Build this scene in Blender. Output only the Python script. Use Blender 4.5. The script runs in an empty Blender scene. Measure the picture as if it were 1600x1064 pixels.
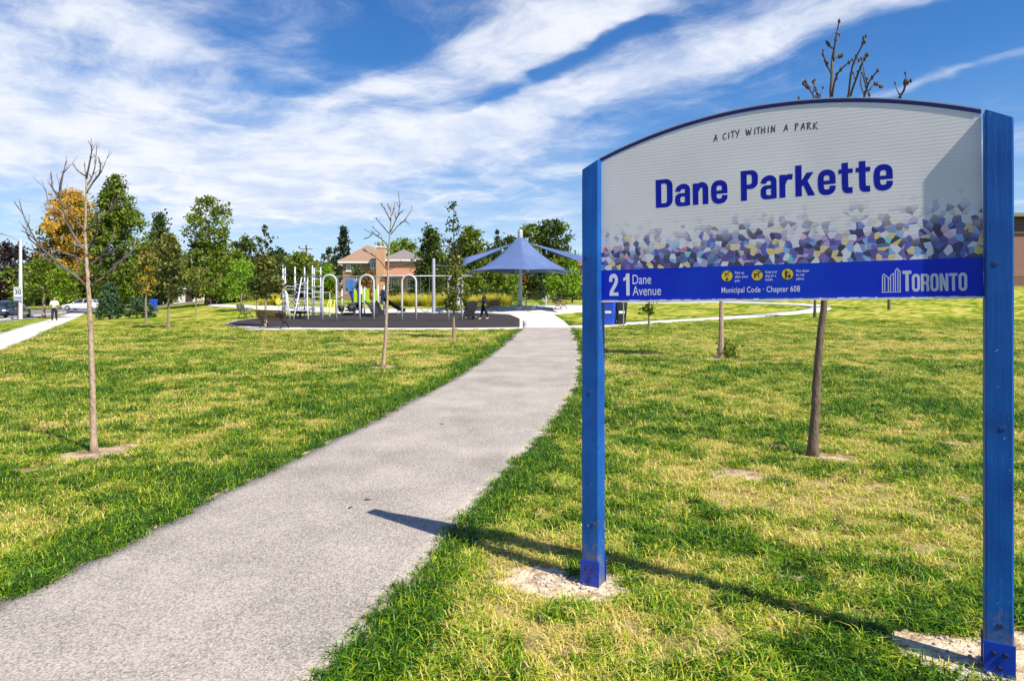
import bpy, bmesh, math, random
import numpy as np
from mathutils import Vector, Matrix

R = math.radians
random.seed(7)
RNG = np.random.default_rng(11)
scene = bpy.context.scene
col = scene.collection

# ------------------------------------------------------------------ camera
FPX, CX, HY, CAMH = 1066.7, 800.0, 466.0, 1.6
cam_data = bpy.data.cameras.new('camera')
cam_data.sensor_width = 36.0
cam_data.lens = 24.0
cam_data.shift_y = -(532.0 - HY) / 1600.0
cam_data.clip_start = 0.05
cam_data.clip_end = 3000
cam = bpy.data.objects.new('camera', cam_data)
col.objects.link(cam)
cam.location = (0, 0, CAMH)
cam.rotation_euler = (R(90), 0, 0)
scene.camera = cam

# ------------------------------------------------------------------ sun
SUN_EL = R(50)
SUN_H = Vector((0.765, -0.644, 0)).normalized()          # horizontal direction towards the sun
SUN_DIR = Vector((SUN_H.x * math.cos(SUN_EL), SUN_H.y * math.cos(SUN_EL), math.sin(SUN_EL)))
sl = bpy.data.lights.new('sun', 'SUN')
sl.energy = 5.0
sl.angle = R(0.5)
sl.color = (1.0, 0.93, 0.82)
so = bpy.data.objects.new('sun', sl)
col.objects.link(so)
so.rotation_euler = SUN_DIR.to_track_quat('Z', 'Y').to_euler()
so.location = (20, -20, 40)

# ------------------------------------------------------------------ sky with cirrus
world = bpy.data.worlds.new('World')
scene.world = world
world.use_nodes = True
wn = world.node_tree
wn.nodes.clear()


def wnode(t, **kw):
    n = wn.nodes.new(t)
    for k, v in kw.items():
        setattr(n, k, v)
    return n


def wlink(a, b):
    wn.links.new(a, b)


def wmath(op, a, b=None, c=None, clamp=False):
    n = wnode('ShaderNodeMath', operation=op, use_clamp=clamp)
    for i, v in enumerate((a, b, c)):
        if v is None:
            continue
        if isinstance(v, (int, float)):
            n.inputs[i].default_value = v
        else:
            wlink(v, n.inputs[i])
    return n.outputs[0]


def skyp(px, py):
    """a direction, as a point on a plane above the place"""
    d = Vector(((px - CX) / FPX, 1.0, (HY - py) / FPX)).normalized()
    k = max(d.z, 0.0) + 0.10
    return Vector((d.x / k, d.y / k))


w_tc = wnode('ShaderNodeTexCoord')
w_sep = wnode('ShaderNodeSeparateXYZ')
wlink(w_tc.outputs['Generated'], w_sep.inputs[0])
w_z = wmath('ADD', wmath('MAXIMUM', w_sep.outputs['Z'], 0.0), 0.10)
p_x = wmath('DIVIDE', w_sep.outputs['X'], w_z)
p_y = wmath('DIVIDE', w_sep.outputs['Y'], w_z)
w_cmb = wnode('ShaderNodeCombineXYZ')
wlink(p_x, w_cmb.inputs[0]); wlink(p_y, w_cmb.inputs[1])


def wnoise(vec, scale, detail=6, rough=0.55, dist=0.0, out='Fac'):
    n = wnode('ShaderNodeTexNoise')
    n.inputs['Scale'].default_value = scale
    n.inputs['Detail'].default_value = detail
    n.inputs['Roughness'].default_value = rough
    n.inputs['Distortion'].default_value = dist
    wlink(vec, n.inputs['Vector'])
    return n.outputs[out]


# warp the plane so that no cloud edge is straight
w_w = wnoise(w_cmb.outputs[0], 1.1, 5, 0.55, out='Color')
w_ws = wnode('ShaderNodeVectorMath', operation='SUBTRACT'); wlink(w_w, w_ws.inputs[0]); w_ws.inputs[1].default_value = (0.5, 0.5, 0.5)
w_wm = wnode('ShaderNodeVectorMath', operation='SCALE'); wlink(w_ws.outputs[0], w_wm.inputs[0]); w_wm.inputs['Scale'].default_value = 0.55
w_wa = wnode('ShaderNodeVectorMath', operation='ADD'); wlink(w_cmb.outputs[0], w_wa.inputs[0]); wlink(w_wm.outputs[0], w_wa.inputs[1])
w_s2 = wnode('ShaderNodeSeparateXYZ'); wlink(w_wa.outputs[0], w_s2.inputs[0])
q_x, q_y = w_s2.outputs['X'], w_s2.outputs['Y']
# streak axes
SA = Vector((0.66, -0.75)); SB = Vector((0.75, 0.66))
st_s = wmath('ADD', wmath('MULTIPLY', q_x, SA.x), wmath('MULTIPLY', q_y, SA.y))
st_q = wmath('ADD', wmath('MULTIPLY', q_x, SB.x), wmath('MULTIPLY', q_y, SB.y))
w_c1 = wnode('ShaderNodeCombineXYZ'); wlink(wmath('MULTIPLY', st_s, 0.34), w_c1.inputs[0]); wlink(st_q, w_c1.inputs[1]); w_c1.inputs[2].default_value = 3.7
w_c2 = wnode('ShaderNodeCombineXYZ'); wlink(wmath('MULTIPLY', st_s, 0.16), w_c2.inputs[0]); wlink(st_q, w_c2.inputs[1]); w_c2.inputs[2].default_value = 9.1
n_big = wnoise(w_c1.outputs[0], 0.9, 7, 0.6, 0.3)
n_fine = wnoise(w_c2.outputs[0], 3.2, 8, 0.68, 0.5)
n_puff = wnoise(w_wa.outputs[0], 3.4, 8, 0.62, 0.2)

cover = None


def band(a, b, width, weight):
    """a soft cloud bank along a line of the sky plane"""
    global cover
    A, B = skyp(*a), skyp(*b)
    D = B - A
    L = D.length
    D = D / max(L, 1e-6)
    N = Vector((-D.y, D.x))
    sx = wmath('ADD', wmath('ADD', wmath('MULTIPLY', q_x, D.x), wmath('MULTIPLY', q_y, D.y)), -(A.dot(D)))
    sy = wmath('ADD', wmath('ADD', wmath('MULTIPLY', q_x, N.x), wmath('MULTIPLY', q_y, N.y)), -(A.dot(N)))
    ex = wmath('SUBTRACT', wmath('ABSOLUTE', wmath('SUBTRACT', sx, L / 2)), L / 2)
    ex = wmath('MAXIMUM', ex, 0.0)
    d2 = wmath('ADD', wmath('MULTIPLY', ex, ex), wmath('MULTIPLY', sy, sy))
    g = wmath('MULTIPLY', wmath('EXPONENT', wmath('MULTIPLY', d2, -1.0 / (width * width))), weight)
    cover = g if cover is None else wmath('ADD', cover, g)


#BANDS
band((690, 222), (1380, 0), 0.17, 0.60)
band((900, 165), (1250, 60), 0.10, 0.20)
band((520, 265), (760, 215), 0.34, 0.30)
band((690, 110), (860, 50), 0.26, 0.40)
band((900, 50), (990, 12), 0.08, 0.40)
band((420, 225), (612, 125), 0.09, 0.34)
band((350, 290), (640, 210), 0.30, 0.22)
band((180, 30), (320, 80), 0.16, 0.42)
band((330, 0), (240, 100), 0.10, 0.20)
band((60, 200), (400, 300), 0.90, 0.66)
band((430, 320), (840, 340), 0.80, 0.16)
band((1330, 172), (1610, 86), 0.045, 0.50)
band((820, 250), (940, 300), 0.35, 0.16)
band((1200, 145), (1330, 120), 0.09, 0.20)
band((430, 20), (480, 130), 0.07, 0.22)
band((1000, 45), (850, 112), 0.055, -0.60)
band((850, 112), (700, 190), 0.05, -0.30)
band((380, 70), (580, 50), 0.26, -0.34)
band((1450, 60), (1650, 10), 0.40, -0.34)
band((1050, 215), (900, 240), 0.14, -0.16)
#/BANDS

dens = wmath('ADD', wmath('MULTIPLY', wmath('SUBTRACT', n_big, 0.5), 0.80), wmath('MULTIPLY', wmath('SUBTRACT', n_fine, 0.5), 0.85))
dens = wmath('ADD', dens, wmath('MULTIPLY', wmath('SUBTRACT', n_puff, 0.5), 0.85))
dens = wmath('ADD', dens, cover)
dens = wmath('ADD', dens, wmath('ADD', 0.10, wmath('MULTIPLY', wmath('EXPONENT', wmath('MULTIPLY', wmath('MAXIMUM', w_sep.outputs['Z'], 0.0), -9.0)), 0.22)))
mr = wnode('ShaderNodeMapRange', interpolation_type='SMOOTHERSTEP')
wlink(dens, mr.inputs[0])
mr.inputs[1].default_value = -0.10; mr.inputs[2].default_value = 0.92
mr.inputs[3].default_value = 0.03; mr.inputs[4].default_value = 0.93

sky = wnode('ShaderNodeTexSky', sky_type='NISHITA')
sky.sun_disc = False
sky.sun_elevation = SUN_EL
sky.sun_rotation = math.atan2(SUN_H.x, SUN_H.y)
sky.air_density = 1.0
sky.dust_density = 0.35
sky.ozone_density = 2.2
hsv = wnode('ShaderNodeHueSaturation')
hsv.inputs['Hue'].default_value = 0.512
hsv.inputs['Saturation'].default_value = 1.60
hsv.inputs['Value'].default_value = 1.04
wlink(sky.outputs[0], hsv.inputs['Color'])
mixc = wnode('ShaderNodeMix', data_type='RGBA')
wlink(mr.outputs[0], mixc.inputs[0])
# pale blue air low in the sky
low = wnode('ShaderNodeMix', data_type='RGBA')
wlink(wmath('MULTIPLY', wmath('EXPONENT', wmath('MULTIPLY', wmath('MAXIMUM', w_sep.outputs['Z'], 0.0), -7.0)), 0.9), low.inputs[0])
wlink(hsv.outputs[0], low.inputs[6]); low.inputs[7].default_value = (3.9, 5.6, 8.2, 1)
wlink(low.outputs[2], mixc.inputs[6])
# cirrus is white where thin and lit, lavender grey where thick
cc_ = wnode('ShaderNodeMix', data_type='RGBA')
cmr = wnode('ShaderNodeMapRange', interpolation_type='SMOOTHSTEP'); wlink(wmath('ADD', n_puff, wmath('MULTIPLY', n_big, 0.6)), cmr.inputs[0]); cmr.inputs[1].default_value = 0.62; cmr.inputs[2].default_value = 1.0
wlink(cmr.outputs[0], cc_.inputs[0]); cc_.inputs[6].default_value = (5.2, 5.9, 7.4, 1); cc_.inputs[7].default_value = (7.6, 7.8, 8.3, 1)
wlink(cc_.outputs[2], mixc.inputs[7])
bg = wnode('ShaderNodeBackground')
bg.inputs['Strength'].default_value = 0.085
wlink(mixc.outputs[2], bg.inputs['Color'])
wo = wnode('ShaderNodeOutputWorld')
wlink(bg.outputs[0], wo.inputs['Surface'])
world.cycles.sampling_method = 'MANUAL'
world.cycles.sample_map_resolution = 512

scene.view_settings.view_transform = 'Standard'
scene.view_settings.look = 'None'
scene.view_settings.exposure = 0.6
scene.view_settings.gamma = 1.0
scene.view_settings.use_curve_mapping = False
scene.render.engine = 'CYCLES'
scene.cycles.use_denoising = True
scene.cycles.max_bounces = 5
scene.cycles.transparent_max_bounces = 8
scene.cycles.diffuse_bounces = 2
scene.cycles.glossy_bounces = 2
scene.cycles.sample_clamp_indirect = 6.0

# ------------------------------------------------------------------ materials
MATS = {}


def pm(name, c1, c2=None, scale=6.0, rough=0.6, bump=0.0, metal=0.0, bscale=None, stretch=(1, 1, 1), detail=6, coat=0.0, spec=0.5, ramp=(0.35, 0.65)):
    """principled material with two-tone procedural colour and relief"""
    if name in MATS:
        return MATS[name]
    m = bpy.data.materials.new(name)
    m.use_nodes = True
    nt = m.node_tree
    b = nt.nodes['Principled BSDF']
    b.inputs['Roughness'].default_value = rough
    b.inputs['Metallic'].default_value = metal
    b.inputs['Specular IOR Level'].default_value = spec
    b.inputs['Coat Weight'].default_value = coat
    if c2 is None:
        c2 = tuple(v * 0.8 for v in c1)
    tc = nt.nodes.new('ShaderNodeTexCoord')
    mp = nt.nodes.new('ShaderNodeMapping')
    mp.inputs['Scale'].default_value = stretch
    nt.links.new(tc.outputs['Object'], mp.inputs[0])
    n = nt.nodes.new('ShaderNodeTexNoise')
    n.inputs['Scale'].default_value = scale
    n.inputs['Detail'].default_value = detail
    n.inputs['Roughness'].default_value = 0.65
    nt.links.new(mp.outputs[0], n.inputs['Vector'])
    r = nt.nodes.new('ShaderNodeValToRGB')
    r.color_ramp.elements[0].position = ramp[0]; r.color_ramp.elements[0].color = (*c1, 1)
    r.color_ramp.elements[1].position = ramp[1]; r.color_ramp.elements[1].color = (*c2, 1)
    nt.links.new(n.outputs['Fac'], r.inputs[0])
    nt.links.new(r.outputs[0], b.inputs['Base Color'])
    if bump:
        n2 = nt.nodes.new('ShaderNodeTexNoise')
        n2.inputs['Scale'].default_value = bscale or scale * 3
        n2.inputs['Detail'].default_value = 5
        nt.links.new(mp.outputs[0], n2.inputs['Vector'])
        bp = nt.nodes.new('ShaderNodeBump')
        bp.inputs['Strength'].default_value = bump
        bp.inputs['Distance'].default_value = 0.02
        nt.links.new(n2.outputs['Fac'], bp.inputs['Height'])
        nt.links.new(bp.outputs[0], b.inputs['Normal'])
    MATS[name] = m
    return m


def leafmat(name, dark, light, trans=0.35, rough=0.5):
    """leaf colour varies leaf by leaf (attribute tone); light passes through"""
    if name in MATS:
        return MATS[name]
    m = bpy.data.materials.new(name)
    m.use_nodes = True
    nt = m.node_tree
    nt.nodes.clear()
    at = nt.nodes.new('ShaderNodeAttribute'); at.attribute_name = 'tone'
    r = nt.nodes.new('ShaderNodeValToRGB')
    r.color_ramp.elements[0].color = (*dark, 1)
    r.color_ramp.elements[1].color = (*light, 1)
    nt.links.new(at.outputs['Fac'], r.inputs[0])
    b = nt.nodes.new('ShaderNodeBsdfPrincipled')
    b.inputs['Roughness'].default_value = rough
    b.inputs['Specular IOR Level'].default_value = 0.3
    t = nt.nodes.new('ShaderNodeBsdfTranslucent')
    mx = nt.nodes.new('ShaderNodeMixShader'); mx.inputs[0].default_value = trans
    o = nt.nodes.new('ShaderNodeOutputMaterial')
    nt.links.new(r.outputs[0], b.inputs['Base Color'])
    nt.links.new(r.outputs[0], t.inputs['Color'])
    nt.links.new(b.outputs[0], mx.inputs[1]); nt.links.new(t.outputs[0], mx.inputs[2])
    nt.links.new(mx.outputs[0], o.inputs['Surface'])
    MATS[name] = m
    return m


# ------------------------------------------------------------------ mesh helpers
def tag(o, label=None, cat=None, group=None, kind=None):
    if label: o['label'] = label
    if cat: o['category'] = cat
    if group: o['group'] = group
    if kind: o['kind'] = kind
    return o


def empty(name, loc, label=None, cat=None, group=None, rz=0.0):
    e = bpy.data.objects.new(name, None)
    e.empty_display_size = 0.3
    col.objects.link(e)
    e.location = loc
    e.rotation_euler = (0, 0, rz)
    return tag(e, label, cat, group)


class MB:
    """collects shapes, then links them as one mesh object"""

    def __init__(self):
        self.v, self.f = [], []

    def add(self, vs, fs):
        o = len(self.v)
        self.v += [tuple(p) for p in vs]
        self.f += [tuple(i + o for i in f) for f in fs]
        return self

    def box(self, c, s, rz=0.0, rot=None, taper=1.0):
        x, y, z = s[0] / 2, s[1] / 2, s[2] / 2
        vs = [Vector((sx * x * (taper if sz > 0 else 1), sy * y * (taper if sz > 0 else 1), sz * z)) for sz in (-1, 1) for sx, sy in ((-1, -1), (1, -1), (1, 1), (-1, 1))]
        m = rot if rot is not None else Matrix.Rotation(rz, 3, 'Z')
        vs = [m @ p + Vector(c) for p in vs]
        return self.add(vs, [(3, 2, 1, 0), (4, 5, 6, 7), (0, 1, 5, 4), (1, 2, 6, 5), (2, 3, 7, 6), (3, 0, 4, 7)])

    def bbox(self, c, s, bev=0.01, rz=0.0, rot=None):
        """box with chamfered edges"""
        bm = bmesh.new()
        bmesh.ops.create_cube(bm, size=1.0)
        bmesh.ops.scale(bm, vec=s, verts=bm.verts)
        bmesh.ops.bevel(bm, geom=bm.edges[:], offset=bev, segments=2, affect='EDGES', profile=0.6)
        m = rot if rot is not None else Matrix.Rotation(rz, 3, 'Z')
        bm.verts.index_update()
        self.add([m @ v.co + Vector(c) for v in bm.verts], [[v.index for v in f.verts] for f in bm.faces])
        bm.free()
        return self

    def tube(self, pts, rad, n=8, cap=True):
        pts = [Vector(p) for p in pts]
        if not hasattr(rad, '__len__'):
            rad = [rad] * len(pts)
        o = len(self.v)
        d0 = (pts[1] - pts[0]).normalized()
        a = d0.orthogonal().normalized()
        for i, p in enumerate(pts):
            d = (pts[min(i + 1, len(pts) - 1)] - pts[max(i - 1, 0)])
            d = d.normalized() if d.length > 1e-9 else d0
            a = (a - d * a.dot(d))
            a = a.normalized() if a.length > 1e-6 else d.orthogonal().normalized()
            b = d.cross(a)
            for k in range(n):
                t = 2 * math.pi * k / n
                self.v.append(tuple(p + (a * math.cos(t) + b * math.sin(t)) * rad[i]))
        for i in range(len(pts) - 1):
            for k in range(n):
                k2 = (k + 1) % n
                self.f.append((o + i * n + k, o + i * n + k2, o + (i + 1) * n + k2, o + (i + 1) * n + k))
        if cap:
            self.f.append(tuple(o + k for k in reversed(range(n))))
            self.f.append(tuple(o + (len(pts) - 1) * n + k for k in range(n)))
        return self

    def lathe(self, prof, c=(0, 0, 0), n=16, axis='Z'):
        """prof: (radius, height) pairs"""
        o = len(self.v)
        c = Vector(c)
        for r, h in prof:
            for k in range(n):
                t = 2 * math.pi * k / n
                if axis == 'Z': p = Vector((r * math.cos(t), r * math.sin(t), h))
                elif axis == 'Y': p = Vector((r * math.cos(t), h, r * math.sin(t)))
                else: p = Vector((h, r * math.cos(t), r * math.sin(t)))
                self.v.append(tuple(p + c))
        for i in range(len(prof) - 1):
            for k in range(n):
                k2 = (k + 1) % n
                self.f.append((o + i * n + k, o + i * n + k2, o + (i + 1) * n + k2, o + (i + 1) * n + k))
        self.f.append(tuple(o + k for k in reversed(range(n))))
        self.f.append(tuple(o + (len(prof) - 1) * n + k for k in range(n)))
        return self

    def prism(self, poly, axis, lo, hi):
        """polygon (2d) extruded along an axis: 'Y' takes (x,z), 'X' takes (y,z), 'Z' takes (x,y)"""
        def to(p, h):
            return {'Y': (p[0], h, p[1]), 'X': (h, p[0], p[1]), 'Z': (p[0], p[1], h)}[axis]
        n = len(poly)
        vs = [to(p, lo) for p in poly] + [to(p, hi) for p in poly]
        fs = [tuple(reversed(range(n))), tuple(range(n, 2 * n))] + [(i, (i + 1) % n, n + (i + 1) % n, n + i) for i in range(n)]
        return self.add(vs, fs)

    def build(self, name, mat, parent=None, world=False, smooth=False, label=None):
        vs = self.v
        if world and parent is not None:
            L = parent.location
            vs = [(x - L.x, y - L.y, z - L.z) for x, y, z in vs]
        me = bpy.data.meshes.new(name)
        me.from_pydata(vs, [], self.f)
        bm = bmesh.new(); bm.from_mesh(me)
        bmesh.ops.recalc_face_normals(bm, faces=bm.faces)
        bm.to_mesh(me); bm.free()
        if smooth:
            me.shade_smooth() if smooth is True else None
            if smooth == 'auto':
                me.shade_smooth()
                me.set_sharp_from_angle(angle=R(40))
        me.materials.append(mat)
        ob = bpy.data.objects.new(name, me)
        col.objects.link(ob)
        if parent is not None:
            ob.parent = parent
        if label:
            ob['label'] = label
        return ob


def mesh_np(name, V, F, mat, parent=None, tone=None, attrs=None, smooth=False):
    """fast mesh from arrays; F is (M,k)"""
    me = bpy.data.meshes.new(name)
    V = np.asarray(V, dtype=np.float32); F = np.asarray(F, dtype=np.int32)
    k = F.shape[1]
    me.vertices.add(len(V)); me.vertices.foreach_set('co', V.ravel())
    me.loops.add(F.size); me.loops.foreach_set('vertex_index', F.ravel())
    me.polygons.add(len(F)); me.polygons.foreach_set('loop_start', np.arange(0, F.size, k, dtype=np.int32))
    me.update(calc_edges=True)
    if tone is not None:
        a = me.attributes.new('tone', 'FLOAT', 'POINT'); a.data.foreach_set('value', np.asarray(tone, dtype=np.float32))
    for nm, arr in (attrs or {}).items():
        a = me.attributes.new(nm, 'FLOAT', 'POINT'); a.data.foreach_set('value', np.asarray(arr, dtype=np.float32))
    if smooth: me.shade_smooth()
    me.materials.append(mat)
    if name is None: return me
    ob = bpy.data.objects.new(name, me)
    col.objects.link(ob)
    if parent is not None: ob.parent = parent
    return ob


def copy_tree(o, parent=None):
    c = o.copy(); col.objects.link(c); c.parent = parent
    for ch in o.children: copy_tree(ch, c)
    return c


# value noise for colour fields and wobble
_G = np.random.default_rng(3).random((256, 256))


def vnoise(x, y):
    x = np.asarray(x, dtype=float); y = np.asarray(y, dtype=float)
    xi = np.floor(x).astype(int); yi = np.floor(y).astype(int)
    fx = x - xi; fy = y - yi
    fx = fx * fx * (3 - 2 * fx); fy = fy * fy * (3 - 2 * fy)
    g = lambda a, b: _G[a & 255, b & 255]
    return (g(xi, yi) * (1 - fx) + g(xi + 1, yi) * fx) * (1 - fy) + (g(xi, yi + 1) * (1 - fx) + g(xi + 1, yi + 1) * fx) * fy


def fbm(x, y, s, o=4):
    v = 0; a = 1; t = 0
    for i in range(o):
        v = v + a * vnoise(np.asarray(x) * s + 17.3 * i, np.asarray(y) * s + 5.1 * i); t += a; a *= 0.55; s *= 2.03
    return v / t


def sstep(a, b, x):
    t = np.clip((np.asarray(x, dtype=float) - a) / (b - a), 0, 1)
    return t * t * (3 - 2 * t)


# ------------------------------------------------------------------ the lie of the land
def gz(X, Y):
    X = np.asarray(X, dtype=float); Y = np.asarray(Y, dtype=float)
    t = X / np.maximum(Y, 1.0)
    c = np.interp(Y, [0, 24, 33, 42, 53, 62, 80, 110, 200], [0, 0, .06, .24, .55, .9, 1.45, 2.0, 2.2])
    r = np.interp(Y, [0, 26, 36, 45, 60, 75, 100, 200], [0, 0, .06, .42, 1.35, 2.6, 3.6, 3.8])
    l = np.interp(Y, [0, 38, 60, 100, 200], [0, 0, -.12, 0, 0.2])
    wl = 1 - sstep(-.62, -.36, t)
    wr = sstep(.14, .55, t)
    wc = np.clip(1 - wl - wr, 0, 1)
    return l * wl + c * wc + r * wr


def gzf(x, y):
    return float(gz(x, y))


def P(px, py, Y):
    """the point at depth Y seen at this place of the photograph"""
    return Vector(((px - CX) / FPX * Y, Y, CAMH - (py - HY) / FPX * Y))


_BY = np.exp(np.linspace(math.log(1.5), math.log(220), 900))


def B(px, py):
    """the point of the ground seen at this place of the photograph"""
    d = CAMH - (py - HY) / FPX * _BY - gz((px - CX) / FPX * _BY, _BY)
    i = int(np.argmax(d <= 0))
    if d[i] > 0 or i == 0:
        Y = 200.0 if d[i] > 0 else _BY[0]
    else:
        Y = _BY[i - 1] + (_BY[i] - _BY[i - 1]) * d[i - 1] / (d[i - 1] - d[i])
    x = (px - CX) / FPX * Y
    return Vector((x, Y, gzf(x, Y)))


def G(px, Y):
    """the ground below picture column px at depth Y"""
    x = (px - CX) / FPX * Y
    return Vector((x, Y, gzf(x, Y)))


def pip(X, Y, poly):
    ins = np.zeros(np.shape(X), dtype=bool)
    n = len(poly)
    for i in range(n):
        x1, y1 = poly[i][:2]; x2, y2 = poly[(i + 1) % n][:2]
        c = ((y1 > Y) != (y2 > Y)) & (X < (x2 - x1) * (Y - y1) / ((y2 - y1) if y2 != y1 else 1e-9) + x1)
        ins ^= c
    return ins

# ================================================================== SETTING
# ---- path edges (depth -> x)
PL = np.array([(-9, -4.9), (0, -3.3), (3.56, -2.67), (4.47, -2.51), (6.05, -2.27), (9.28, -1.74), (14.3, -1.07), (20, -.55), (25, -.20), (30, .18), (35.2, .60)])
PR = np.array([(-9, -4.0), (0, -1.60), (2.85, -.83), (3.56, -.634), (4.96, -.37), (6.47, 0.0), (8.37, .47), (11.85, 1.11), (18.2, 1.87), (26.0, 2.45), (30, 2.72), (35.2, 3.0)])


def _smooth(tab):
    ys = np.linspace(tab[0, 0], tab[-1, 0], 400)
    xs = np.interp(ys, tab[:, 0], tab[:, 1])
    k = np.ones(15) / 15
    xp = np.pad(xs, 7, mode='reflect', reflect_type='odd')
    return ys, np.convolve(xp, k, 'valid')


PLs, PRs = _smooth(PL), _smooth(PR)


def path_l(Y):
    return np.interp(Y, *PLs) + (fbm(Y, np.zeros_like(Y) + 3.3, 2.2, 4) - .5) * .11


def path_r(Y):
    return np.interp(Y, *PRs) + (fbm(Y, np.zeros_like(Y) + 8.8, 2.2, 4) - .5) * .13


# ---- sand and bare earth (photo column, row, half width, half height, strength)
SOIL = [(885, 912, 92, 22, 1.3), (1530, 1030, 90, 42, 1.25), (1600, 1005, 40, 25, 1.0), (155, 708, 66, 12, 1.15), (1300, 716, 62, 9, 1.1), (1165, 742, 48, 10, .85),
        (1275, 757, 34, 7, .9), (1518, 783, 20, 9, 1.0), (1365, 762, 40, 8, .7), (1420, 738, 40, 6, .6), (820, 1040, 18, 10, .9), (600, 574, 26, 4, .9), (1130, 561, 28, 4, .8),
        (1060, 1010, 30, 12, .45), (1230, 905, 40, 10, .4), (980, 985, 40, 14, .5), (1385, 865, 40, 9, .5), (1010, 875, 20, 8, .4), (709, 528, 18, 2.5, .7), (60, 735, 60, 9, .5),
        (1210, 698, 30, 5, .6), (1490, 690, 34, 5, .6), (1230, 600, 20, 3, .5), (1450, 860, 40, 8, .5)]
_soil = []
for px, py, hw, hh, st in SOIL:
    c = B(px, py); e = B(px, py - hh); f_ = B(px, min(py + hh, 1200))
    _g = 1.2 if len(_soil) < 3 else 1.0
    _soil.append((c.x, (e.y + f_.y) / 2, _g * hw / FPX * c.y, _g * (e.y - f_.y) / 2, st))


def soil_field(X, Y, only=None):
    s = np.zeros(np.shape(X))
    n = (fbm(X, Y, 5.0, 5) - .5) * 1.5
    for x, y, a, b, st in (_soil if only is None else _soil[:only]):
        d = np.sqrt(((X - x) / a) ** 2 + ((Y - y) / b) ** 2) + n * 1.1
        s = np.maximum(s, st * (1 - sstep(.45, 1.15, d)))
    return np.clip(s, 0, 1)


def dry_field(X, Y):
    """0 lush green ... 1 straw"""
    f = .34 * fbm(X, Y, .6, 4) + .38 * fbm(X + 40, Y * 1.0 + 9, 2.3, 4) + .38 * fbm(X + 7, Y + 80, 7.0, 3)
    d = sstep(.42, .70, f) * .85 + .12 * sstep(.3, .8, f)
    d = d * .95 + .03
    d = d + .14 * sstep(8, 24, Y)
    dl = np.interp(Y, *PLs) - X
    dr = X - np.interp(Y, *PRs)
    wob = (fbm(X, Y, 1.3, 3) - .5)
    lush = (1 - sstep(.15, .70, dl + wob * .8)) * (dl > -.3) + (1 - sstep(.05, .50, dr + wob * .7)) * (dr > -.3)
    lush = np.clip(lush, 0, 1)
    d = d * (1 - .90 * lush)
    # the greener belt at the bottom right, round the sign
    return np.clip(d, 0, 1)


def inside_path(X, Y, pad=0.0):
    return (X > path_l(Y) - pad) & (X < path_r(Y) + pad) & (Y < 35.2)


# ---- ground sheet
ys = [-70, -30, -14, -7, -3, -1.5, -.5, .3]
y = .9
while y < 420:
    ys.append(y); y = y * 1.0115 + .012
ys = np.array(ys)
ts = np.concatenate([np.linspace(-2.2, -1.06, 24), np.linspace(-1.05, 1.05, 380), np.linspace(1.06, 2.2, 24)])
YY, TT = np.meshgrid(ys, ts, indexing='ij')
XX = TT * (np.abs(YY) + 1.5)
ZZ = gz(XX, YY)
inp = inside_path(XX, YY, .02)
ZZ = ZZ + np.where(inp, -.02, .012 * (fbm(XX, YY, .8, 3) - .5) * sstep(60, 20, YY) * 2)
ny, nx = YY.shape
V = np.stack([XX, YY, ZZ], -1).reshape(-1, 3)
idx = np.arange(ny * nx).reshape(ny, nx)
F = np.stack([idx[:-1, :-1], idx[:-1, 1:], idx[1:, 1:], idx[1:, :-1]], -1).reshape(-1, 4)


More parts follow.
